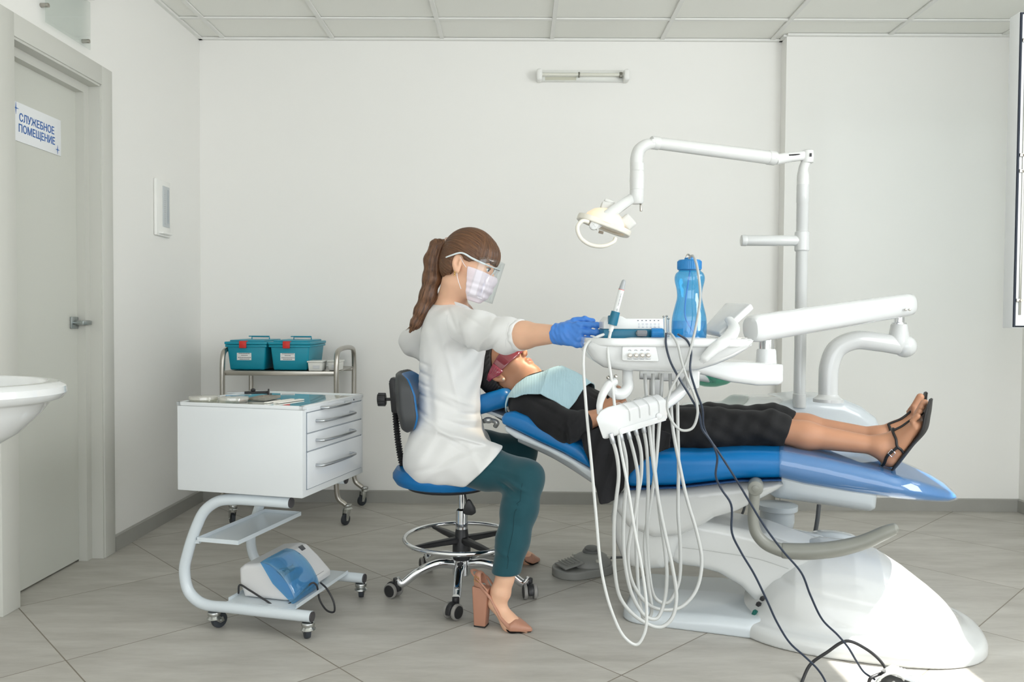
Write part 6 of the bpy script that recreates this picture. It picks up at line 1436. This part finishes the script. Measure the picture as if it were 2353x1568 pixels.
n_ = 190; P, R_ = [], []
for i in range(n_):
    s_ = Ls[-1]*i/(n_-1); j = max(1, next((k for k in range(len(Ls)) if Ls[k] >= s_), len(Ls)-1)); t_ = (s_-Ls[j-1])/max(Ls[j]-Ls[j-1], 1e-6); P.append(C_[j-1].lerp(C_[j], t_)); R_.append(.0175+.0028*(1 if (i//2) % 2 else -1))
bm = NB(); tube(bm, P, R_, n=14, smooth=0, flat=.62, up=(0, 1, 0)); build('ribbed_sleeve', bm, BLACK, st)
bm = NB(); a = at(999, 1114, BYc-.02); cyl(bm, a, a-Vector((0, 0, .012)), .006, n=12); cyl(bm, a-Vector((0, 0, .008)), a-Vector((0, 0, .036)), .0235, n=24, bev=.003)
for k in range(12): q = k*2*pi/12; box(bm, a-Vector((0, 0, .022))+Vector((cos(q)*.0235, sin(q)*.0235, 0)), (.005, .005, .024), bev=.001)
build('seat_knob', bm, BLACK, st)
bm = NB(); tube(bm, [at(1067, 1116, 2.86), at(1068, 1135, 2.85), at(1073, 1158, 2.84)], .0035, n=8)
prism(bm, [at(x, y, 2.83) for x, y in ((1073, 1150), (1080, 1150), (1092, 1170), (1094, 1180), (1084, 1186), (1068, 1184), (1062, 1178), (1066, 1166))], (0, .022, 0), bev=.005); build('height_lever', bm, BLACK, st)
# ================================================================== THE PATIENT in the chair
pat = thing('person', 'woman in black clothes lying back in the chair, red goggles and blue paper bib', 'person', Q(.5, 0, .6))
K3v = lambda x, y, v: V3(K3(x, y, v))
pa_ = radians(54); up3 = Vector((0, 0, 1))
HP = HM(K3(1161, 848, -.01), CE*cos(pa_)+up3*sin(pa_)+CN*-.06, CE*-sin(pa_)+up3*cos(pa_))
hp = lambda x, y, z: V3(HP @ Vector((x, y, z)))
rb = radians(27); td = CE*cos(rb)-up3*sin(rb); tn = CE*sin(rb)+up3*cos(rb)       # along the back, away from it
RB = np.array([[td.x, CN.x, tn.x], [td.y, CN.y, tn.y], [td.z, CN.z, tn.z]], dtype=np.float32)
RC = np.array([[CE.x, CN.x, 0], [CE.y, CN.y, 0], [0, 0, 1]], dtype=np.float32)
sN, eN, wN = K3v(1222, 945, -.165), K3v(1304, 982, -.235), K3v(1385, 955, -.13)
sF, eF, wF = K3v(1235, 925, .165), K3v(1330, 950, .24), K3v(1400, 920, .08)
hN, kN, aN = K3v(1490, 990, -.085), K3v(1770, 985, -.085), K3v(2022, 1026, -.10)
hF, kF, aF = K3v(1500, 985, .085), K3v(1775, 968, .085), K3v(2015, 1004, .085)
def trunk(p, g=0):
    d = ell(p, K3v(1285, 922, 0), (.165+g, .165+g, .092+g), RB); d = smin(d, ell(p, K3v(1225, 925, 0), (.07+g, .19+g, .062+g), RB), .05)
    d = smin(d, ell(p, K3v(1385, 962, 0), (.16+g, .145+g, .080+g), RB), .06); d = smin(d, ell(p, K3v(1475, 1000, 0), (.15+g, .17+g, .088+g), RC), .06)
    for s_ in (-1, 1): d = smin(d, ell(p, K3v(1300, 892, .07*s_), (.06+g, .06+g, .045+g), RB), .04)
    return d
def legs_skin(p):
    d = chain(p, [hN, kN], [.07, .044], .03); c = lerpv(kN, aN, .33)
    d = smin(d, chain(p, [kN, (c[0], c[1], c[2]-.004), aN], [.046, .0425, .0275], .03), .02)
    f = chain(p, [hF, kF], [.07, .044], .03); c = lerpv(kF, aF, .33)
    f = smin(f, chain(p, [kF, (c[0], c[1], c[2]-.004), aF], [.046, .042, .0275], .03), .02)
    return np.minimum(d, f)
def footd(p, A_, heel, ball, tip, side):
    """foot: ankle, heel, ball; toes end near tip; side = towards the little toe"""
    A_, heel, ball, tip, side = Vector(A_), Vector(heel), Vector(ball), Vector(tip), Vector(side)
    ft = (ball-heel).normalized(); side = (side-ft*side.dot(ft)).normalized(); nr = ft.cross(side); nr = nr if nr.dot(A_-ball) > 0 else -nr       # away from the sole
    d = smin(chain(p, [V3(A_), V3(heel+nr*.022)], [.0285, .029], .02), ell(p, V3(heel+nr*.016), (.030, .030, .024)), .01)
    d = smin(d, chain(p, [V3(A_), V3(heel.lerp(ball, .5)+nr*.036), V3(ball+nr*.016)], [.031, .026, .018], .02), .03)
    for s_, r in ((-.024, .0155), (0, .0155), (.024, .0145)): d = smin(d, cone(p, V3(heel.lerp(ball, .25)+nr*.022+side*s_*.6), V3(ball+nr*.015+side*s_), .022, r), .018)
    tl_ = (tip-ball).length; ft = (tip-ball).normalized(); nr2 = ft.cross(side); nr = nr2 if nr2.dot(nr) > 0 else -nr2
    for k, (s_, L, r) in enumerate(((-.034, 1.0, .0115), (-.0145, .97, .0085), (.003, .84, .0082), (.020, .70, .0080), (.036, .52, .0080))):
        b0 = ball+side*(s_*.85)+nr*.012; m = b0+ft*tl_*L*.5+nr*.013; e = b0+ft*tl_*L*.95+nr*.001
        d = smin(d, chain(p, [V3(b0), V3(m), V3(e)], [r*1.05, r*.9, r*1.08], .003), .003)
    return d
FHN, FBN, FTN = K3(2058, 1062, -.10), K3(2118, 985, -.125), K3(2131, 928, -.13)
FHF, FBF, FTF = K3(2052, 1040, .085), K3(2108, 965, .10), K3(2120, 912, .105)
lil = -CN+CE*-.35
handN = (K3(1450, 905, -.01)-Vector(wN)).normalized(); handF = (K3(1470, 935, -.08)-Vector(wF)).normalized()
def pbody(p):
    d = head_d(tolocal(p, HP), 1.35); nk = chain(p, [hp(-.028, 0, -.05), K3v(1206, 912, 0)], [.050, .058], .02); d = smin(d, nk, .03)
    d = smin(d, trunk(p, -.014), .05)
    d = smin(d, chain(p, [sN, eN], [.043, .036], .02), .03); d = smin(d, chain(p, [eN, lerpv(eN, wN, .35), wN], [.037, .037, .0255], .02), .02)
    d = smin(d, chain(p, [sF, eF], [.043, .036], .02), .03); d = smin(d, chain(p, [eF, lerpv(eF, wF, .35), wF], [.037, .037, .0255], .02), .02)
    d = smin(d, legs_skin(p), .03)
    d = smin(d, footd(p, aN, FHN, FBN, FTN, lil), .015); d = smin(d, footd(p, aF, FHF, FBF, FTF, CN), .015)
    d = smin(d, hand_d(p, wN, handN, V3(CE*-.2+up3*.9), V3(CN), (.35, .4, .45, .5), .25, r=.95, tc=.3), .012)
    d = smin(d, hand_d(p, wF, handF, V3(CE*-.3+up3*.8), V3(-CN*.6-up3), (.35, .4, .45, .5), .2, r=.95, tc=.3), .012)
    return d
field('body', pbody, (-.17, 2.20, .50), (1.42, 3.22, .98), .0034, SKIND, pat)
# black top, trousers and the open jacket
BK = mat('black_knit', (16, 16, 18), .85, sheen=.04, bump=(500, .2)); BK2 = mat('black_jacket', (20, 20, 23), .9, sheen=.05, bump=(700, .25)); BKT = mat('black_trouser', (14, 14, 16), .8, sheen=.04, bump=(420, .25))
def ptop(p):
    d = trunk(p, .001); s = p@P3(td); d = d-.0028*np.sin((p@P3(CN))*165+s*22)*np.clip((p@P3(tn))*3-1, 0, 1)
    neck = cone(p, hp(-.0, 0, -.06), K3v(1212, 890, 0), .06, .052); return smax(d, -neck, .006)
field('blouse', ptop, (-.1, 2.55, .45), (.72, 3.30, .86), .0042, BK, pat)
W3 = [(K3v(1300, 1002, -.29), (1, 0, .2), (-.2, 0, 1), .04, .006, -.008), (K3v(1308, 1000, -.29), (1, 0, .1), (-.1, 0, 1), .045, .006, .007), (K3v(1290, 985, -.28), (.6, 0, 1), (1, 0, -.6), .06, .007, .005), (K3v(1255, 940, -.25), (.5, 0, 1), (1, 0, -.5), .07, .009, -.005), (K3v(1330, 985, -.26), (.8, 0, -.6), (.6, 0, .8), .04, .007, .005), (K3v(1318, 965, -.28), (.7, 0, -.7), (.7, 0, .7), .05, .007, -.006)]
cf = lerpv(eN, wN, .52); cn_ = unit(np.array(wN)-np.array(eN)); cfF = lerpv(eF, wF, .6); cnF = unit(np.array(wF)-np.array(eF))
def pjacket(p):
    d = chain(p, [sN, lerpv(sN, eN, .5), eN], [.066, .059, .052], .03); d = smin(d, chain(p, [eN, cf], [.052, .043], .02), .025); d = smax(d-wrinkle(p, W3), (p-P3(cf))@P3(cn_), .004)
    f = chain(p, [sF, eF, cfF], [.066, .052, .044], .03); f = smax(f, (p-P3(cfF))@P3(cnF), .004)
    sh = trunk(p, .007); v = (p-P3(CO))@P3(CN)
    op = (.085-np.abs(v))+.12*np.clip(((p@P3(td))-.15), 0, .3)*0; sh = smax(sh, op, .01); sh = smax(sh, (p-P3(K3v(1440, 1000, 0)))@P3(CE), .01)
    neck = cone(p, hp(-.0, 0, -.05), K3v(1212, 905, 0), .062, .058)
    return smax(smin(smin(d, f, .01), sh, .03), -neck, .006)
jk = field('jacket', pjacket, (-.12, 2.48, .42), (.66, 3.36, .86), .0042, BK2, pat)
JP = [K(x, y, -.26) for x, y in ((1330, 1000), (1345, 1035), (1356, 1060), (1368, 1105), (1382, 1155), (1398, 1156), (1416, 1147), (1434, 1124), (1452, 1085), (1490, 1050), (1540, 1030), (1540, 1000), (1440, 960))]
def pflap(p):
    q = tolocal(p, FM); u, v, z = q[:, 0], q[:, 1], q[:, 2]; w = .010*np.sin(u*52+z*9)*np.clip((.62-z)*6, 0, 1)+.004*np.sin(u*110-z*30)
    vc = -.275+w+np.clip(z-.58, 0, 1)*.55; return smax(slab(poly2(u, z, JP), np.abs(v-vc)-.004, .003), -1-z, .01)
U_ = [a[0] for a in JP]; Z_ = [a[1] for a in JP]
def pflapL(q): return pflap(q @ np.array(FM.to_3x3(), dtype=np.float32).T+P3(V3(CO)))
field('jacket_flap', pflapL, (min(U_), -.31, min(Z_)), (max(U_), -.16, max(Z_)), .0034, BK2, jk, FM)
def ptrou(p):
    w = .0022*np.sin(p[:, 0]*58+p[:, 2]*110)*np.sin(p[:, 0]*21)+.0014*np.sin(p[:, 0]*120-p[:, 2]*60)
    d = chain(p, [hN, lerpv(hN, kN, .5), kN, lerpv(kN, aN, .16)], [.086, .074, .057, .050], .03); d = smax(d, (p-P3(K3v(1812, 990, -.085)))@P3(unit(np.array(CE*1.0)+np.array(up3)*-.28)), .004)
    f = chain(p, [hF, lerpv(hF, kF, .5), kF, lerpv(kF, aF, .16)], [.086, .074, .057, .050], .03); f = smax(f, (p-P3(K3v(1822, 968, .085)))@P3(unit(np.array(CE*1.0)+np.array(up3)*-.28)), .004)
    pv_ = ell(p, K3v(1475, 1000, 0), (.15, .172, .09), RC)
    return smin(smin(d, f, .012), pv_, .05)-w
field('trousers', ptrou, (.22, 2.28, .45), (1.06, 3.10, .80), .0042, BKT, pat)
# hair
HAIRK = hairmat('hair_black', (16, 14, 15), (44, 40, 40), 1)
def phair(p):
    q = tolocal(p, HP); x, y, z = q[:, 0], q[:, 1], q[:, 2]; ay = np.abs(y); ang = np.arctan2(y, z+.0001)
    d = ell(q, (-.014, 0, .040), (.098, .086, .098)); d = smin(d, ell(q, (-.060, 0, -.010), (.058, .066, .070)), .03); d = d-.0012*np.sin(ang*44)-.0008*np.sin(ang*90+x*60)
    line = np.interp(z, [-.08, -.03, 0, .03, .05, .075, .10, .14], [-.048, -.046, -.022, .000, .020, .045, .060, .060])
    d = smax(d, (x-line)*.8, .005); return smax(d, -ell(np.stack([x, ay, z], 1), (-.020, .090, -.006), (.023, .026, .035)), .004)
o = field('hair', phair, tuple(np.array(hp(-.02, 0, .02))-.155), tuple(np.array(hp(-.02, 0, .02))+.155), .0028, HAIRK, pat); setflow(o, flow_head(HP, (-.11, 0, .02)))
for s_ in (1, -1):
    bm = NB(); ellip(bm, hp(.0745, s_*.031, .0045), (.0115, .0115, .0095), 10, R=HP.to_3x3().to_4x4()); e = build('eye', bm, EYW, pat)
    bm = NB(); tube(bm, [hp(.078, s_*.044, .004), hp(.0865, s_*.036, .002), hp(.087, s_*.026, .002), hp(.083, s_*.018, .004)], .0013, n=6); build('eyelashes', bm, mat('lash', (40, 30, 26), .6), e)
    bm = NB(); tube(bm, [hp(.070, s_*.052, .024), hp(.081, s_*.040, .030), hp(.088, s_*.026, .029), hp(.089, s_*.016, .025)], [.001, .002, .0026, .002], n=8); build('eyebrow', bm, mat('brow_black', (30, 22, 20), .7), pat)
bm = NB()
grid = []
for i in range(5):
    row = []
    for j in range(15):
        a = -1+2*j/14; z = -.060+(-.0015 if i > 2 else 0)+(.0062*(1-abs(a)**1.6))*(1-i/2) if i <= 2 else -.060-(.0078*(1-abs(a)**1.8))*((i-2)/2)
        bul = .0022*(1-abs(a)**2)*(1 if i in (1, 3) else (.2 if i == 2 else .5)); row.append(HP @ Vector((.0925-.010*a*a+bul-(.003 if i in (0, 4) else 0), .0205*a, z)))
    grid.append(row)
qmesh(bm, grid); build('lips', bm, mat('lip_pink', (196, 120, 108), .3), pat)
bm = NB(); ellip(bm, hp(-.010, -.080, -.036), (.0055, .0055, .0055), 12); build('pearl_earring', bm, mat('pearl', (226, 206, 178), .15, coat=.6), pat)
# red protective goggles
RG = glass('red_lens', (.45, .03, .06), .35, .04, .35)
gg = thing('protective_goggles', 'translucent red protective goggles worn by the patient', 'goggles', hp(.09, 0, .01))
grid = []
for i in range(10):
    row = []
    for j in range(41):
        a = -1.55+3.10*j/40; e = abs(a)/1.55; h0, h1 = .036-.012*e**1.5, -.030+.012*e**1.5
        if abs(a) < .25: h1 += (.25-abs(a))*.07
        r = 1.0; z = h0+(h1-h0)*i/9; row.append(HP @ Vector((.008+.096*cos(a), .0865*sin(a), z+.004)))
    grid.append(row)
bm = NB(); qmesh(bm, grid); o = build('lens', bm, RG, gg); solid(o, .002)
RG2 = glass('red_temple', (.50, .03, .08), .35, .06, .55)
for s_ in (1, -1):
    bm = NB(); g2 = []
    for i in range(4): g2.append([HP @ Vector((x, s_*yy, z0+(z1-z0)*i/3)) for x, yy, z0, z1 in ((.016, .088, -.020, .028), (-.008, .0885, -.016, .026), (-.030, .087, -.004, .022), (-.052, .083, .002, .016))])
    qmesh(bm, g2); o = build('side_shield', bm, RG2, gg); solid(o, .003)
    bm = NB()
    for k in range(4): tube(bm, [HP @ Vector((.012, s_*.0905, -.010+k*.009)), HP @ Vector((-.022, s_*.0905, -.004+k*.006))], .0011, n=6, smooth=0)
    build('vent_ridges', bm, RG2, o)
# sandals
SB = mat('sandal_black', (30, 29, 30), .45)
NS = [('t_strap', [(2128, 952, -.105), (2112, 955, -.105), (2085, 968, -.115), (2050, 984, -.12)], .0038, 0), ('side_strap', [(2047, 984, -.12), (2054, 1008, -.16), (2062, 1032, -.17), (2078, 1044, -.17), (2093, 1055, -.15)], .0042, 0), ('heel_strap', [(2062, 1034, -.17), (2049, 1046, -.17), (2036, 1060, -.15), (2028, 1070, -.11), (2026, 1066, -.08)], .0045, 0), ('inner_strap', [(2047, 984, -.12), (2056, 990, -.08), (2066, 1020, -.05), (2088, 1048, -.06)], .0042, 0)]
FS = [('t_strap', [(2118, 940, .105), (2100, 948, .09), (2072, 962, .08), (2044, 980, .08)], .0038, 0), ('side_strap', [(2044, 980, .08), (2050, 1000, .04), (2060, 1020, .04), (2080, 1035, .05)], .0042, 0), ('heel_strap', [(2056, 1018, .04), (2040, 1030, .04), (2030, 1045, .07)], .0042, 0)]
def sandal(lab, heel, ball, tip, side, A_, straps, buckle):
    t = thing('sandal', lab, 'sandal', heel, group="patient's black sandals")
    ft = (ball-heel).normalized(); side = (side-ft*side.dot(ft)).normalized(); nr = ft.cross(side); nr = nr if nr.dot(Vector(A_)-ball) > 0 else -nr; L_ = (tip-heel).length
    ft2 = (tip-ball).normalized()
    P = [heel-ft*.030, heel-ft*.024, heel, heel.lerp(ball, .5), ball, ball.lerp(tip, .6), tip+ft2*.018, tip+ft2*.022]
    bm = NB(); tube(bm, [q-nr*.0075 for q in P], [.012, .024, .030, .028, .040, .038, .022, .008], n=24, flat=.17, up=side, sq=2.6); build('sole', bm, SB, t)
    f = lambda p: np.minimum(footd(p, A_, heel, ball, tip, side), legs_skin(p))
    for nm, pts, r, k in straps:
        bm = NB(); snaptube(bm, [K3(*q) for q in pts], f, r*.55, r, n=10); build(nm, bm, SB, t)
    if buckle:
        c = snap(K3(*buckle), f, .006); e1 = (K3(2058, 1036, -.14)-K3(2040, 1056, -.14)).normalized(); e2 = (K3(2056, 1052, -.14)-K3(2042, 1038, -.14)).normalized()
        bm = NB(); tube(bm, [c+e1*a+e2*b_ for a, b_ in ((-.008, -.0075), (.008, -.0075), (.008, .0075), (-.008, .0075))], .0014, n=6, closed=True, smooth=0); build('buckle', bm, CHROME, t)
sandal('black strappy sandal on the patient\'s near foot, silver buckle showing', FHN, FBN, FTN, lil, aN, NS, (2049, 1046, -.16))
sandal('black strappy sandal on the patient\'s far foot, only its tip showing', FHF, FBF, FTF, CN.copy(), aF, FS, None)
# paper bib
BIBP = [K(x, y, -.16) for x, y in ((1160, 945), (1160, 915), (1178, 885), (1200, 868), (1240, 855), (1290, 830), (1400, 830), (1400, 870), (1385, 885), (1346, 872), (1335, 892), (1322, 922), (1304, 950), (1268, 933), (1232, 918), (1200, 911), (1172, 913), (1166, 948))]
bibm = mat('bib_blue', (172, 203, 213), .8); nt = bibm.node_tree; b = nt.nodes['Principled BSDF']; tc = nt.nodes.new('ShaderNodeTexCoord')
wv = nt.nodes.new('ShaderNodeTexWave'); wv.inputs['Scale'].default_value = 55; wv.bands_direction = 'X'; wv.inputs['Distortion'].default_value = 0; nt.links.new(tc.outputs['Object'], wv.inputs['Vector'])
bp = nt.nodes.new('ShaderNodeBump'); bp.inputs['Distance'].default_value = .001; bp.inputs['Strength'].default_value = .6; nt.links.new(wv.outputs['Fac'], bp.inputs['Height']); nt.links.new(bp.outputs[0], b.inputs['Normal'])
def pbib(p):
    d = smin(trunk(p, .008), chain(p, [sN, lerpv(sN, eN, .5)], [.066, .060], .03), .05); d = smin(d, chain(p, [sF, lerpv(sF, eF, .5)], [.066, .060], .03), .05)
    d = smin(d, cone(p, hp(-.02, 0, -.085), K3v(1212, 905, 0), .062, .06), .03)
    q = tolocal(p, FM); u, v, z = q[:, 0], q[:, 1], q[:, 2]
    rid = K(1278, 870, 0)[0]; d = d-.010*np.exp(-np.abs(u-rid)/.035)-.006*np.exp(-np.abs(v+.02)/.03)
    sh = np.abs(d-.006)-.0020; hd_ = head_d(tolocal(p, HP))-.012
    return np.maximum(np.maximum(sh, poly2(u, z, BIBP)), np.maximum(np.abs(v)-.21, -hd_))
bib = field('paper_bib', lambda q: pbib(q @ np.array(FM.to_3x3(), dtype=np.float32).T+P3(V3(CO))), (0, -.24, .60), (.42, .24, .93), .0026, bibm, None, FM)
tag(bib, "pale blue ribbed paper bib over the patient's chest", 'bib')
bm = NB(); P = [K3(1166, 935, -.175), K3(1168, 945, -.18), K3(1174, 950, -.18), K3(1184, 951, -.175)]
for i in range(14):
    t_ = i/13*3; k = min(int(t_), 2); ellip(bm, P[k].lerp(P[k+1], t_-k), (.0022, .0022, .0022), 5)
o = build('bib_chain', bm, STEEL); tag(o, "little ball chain hanging from the bib at the patient's neck", 'chain')
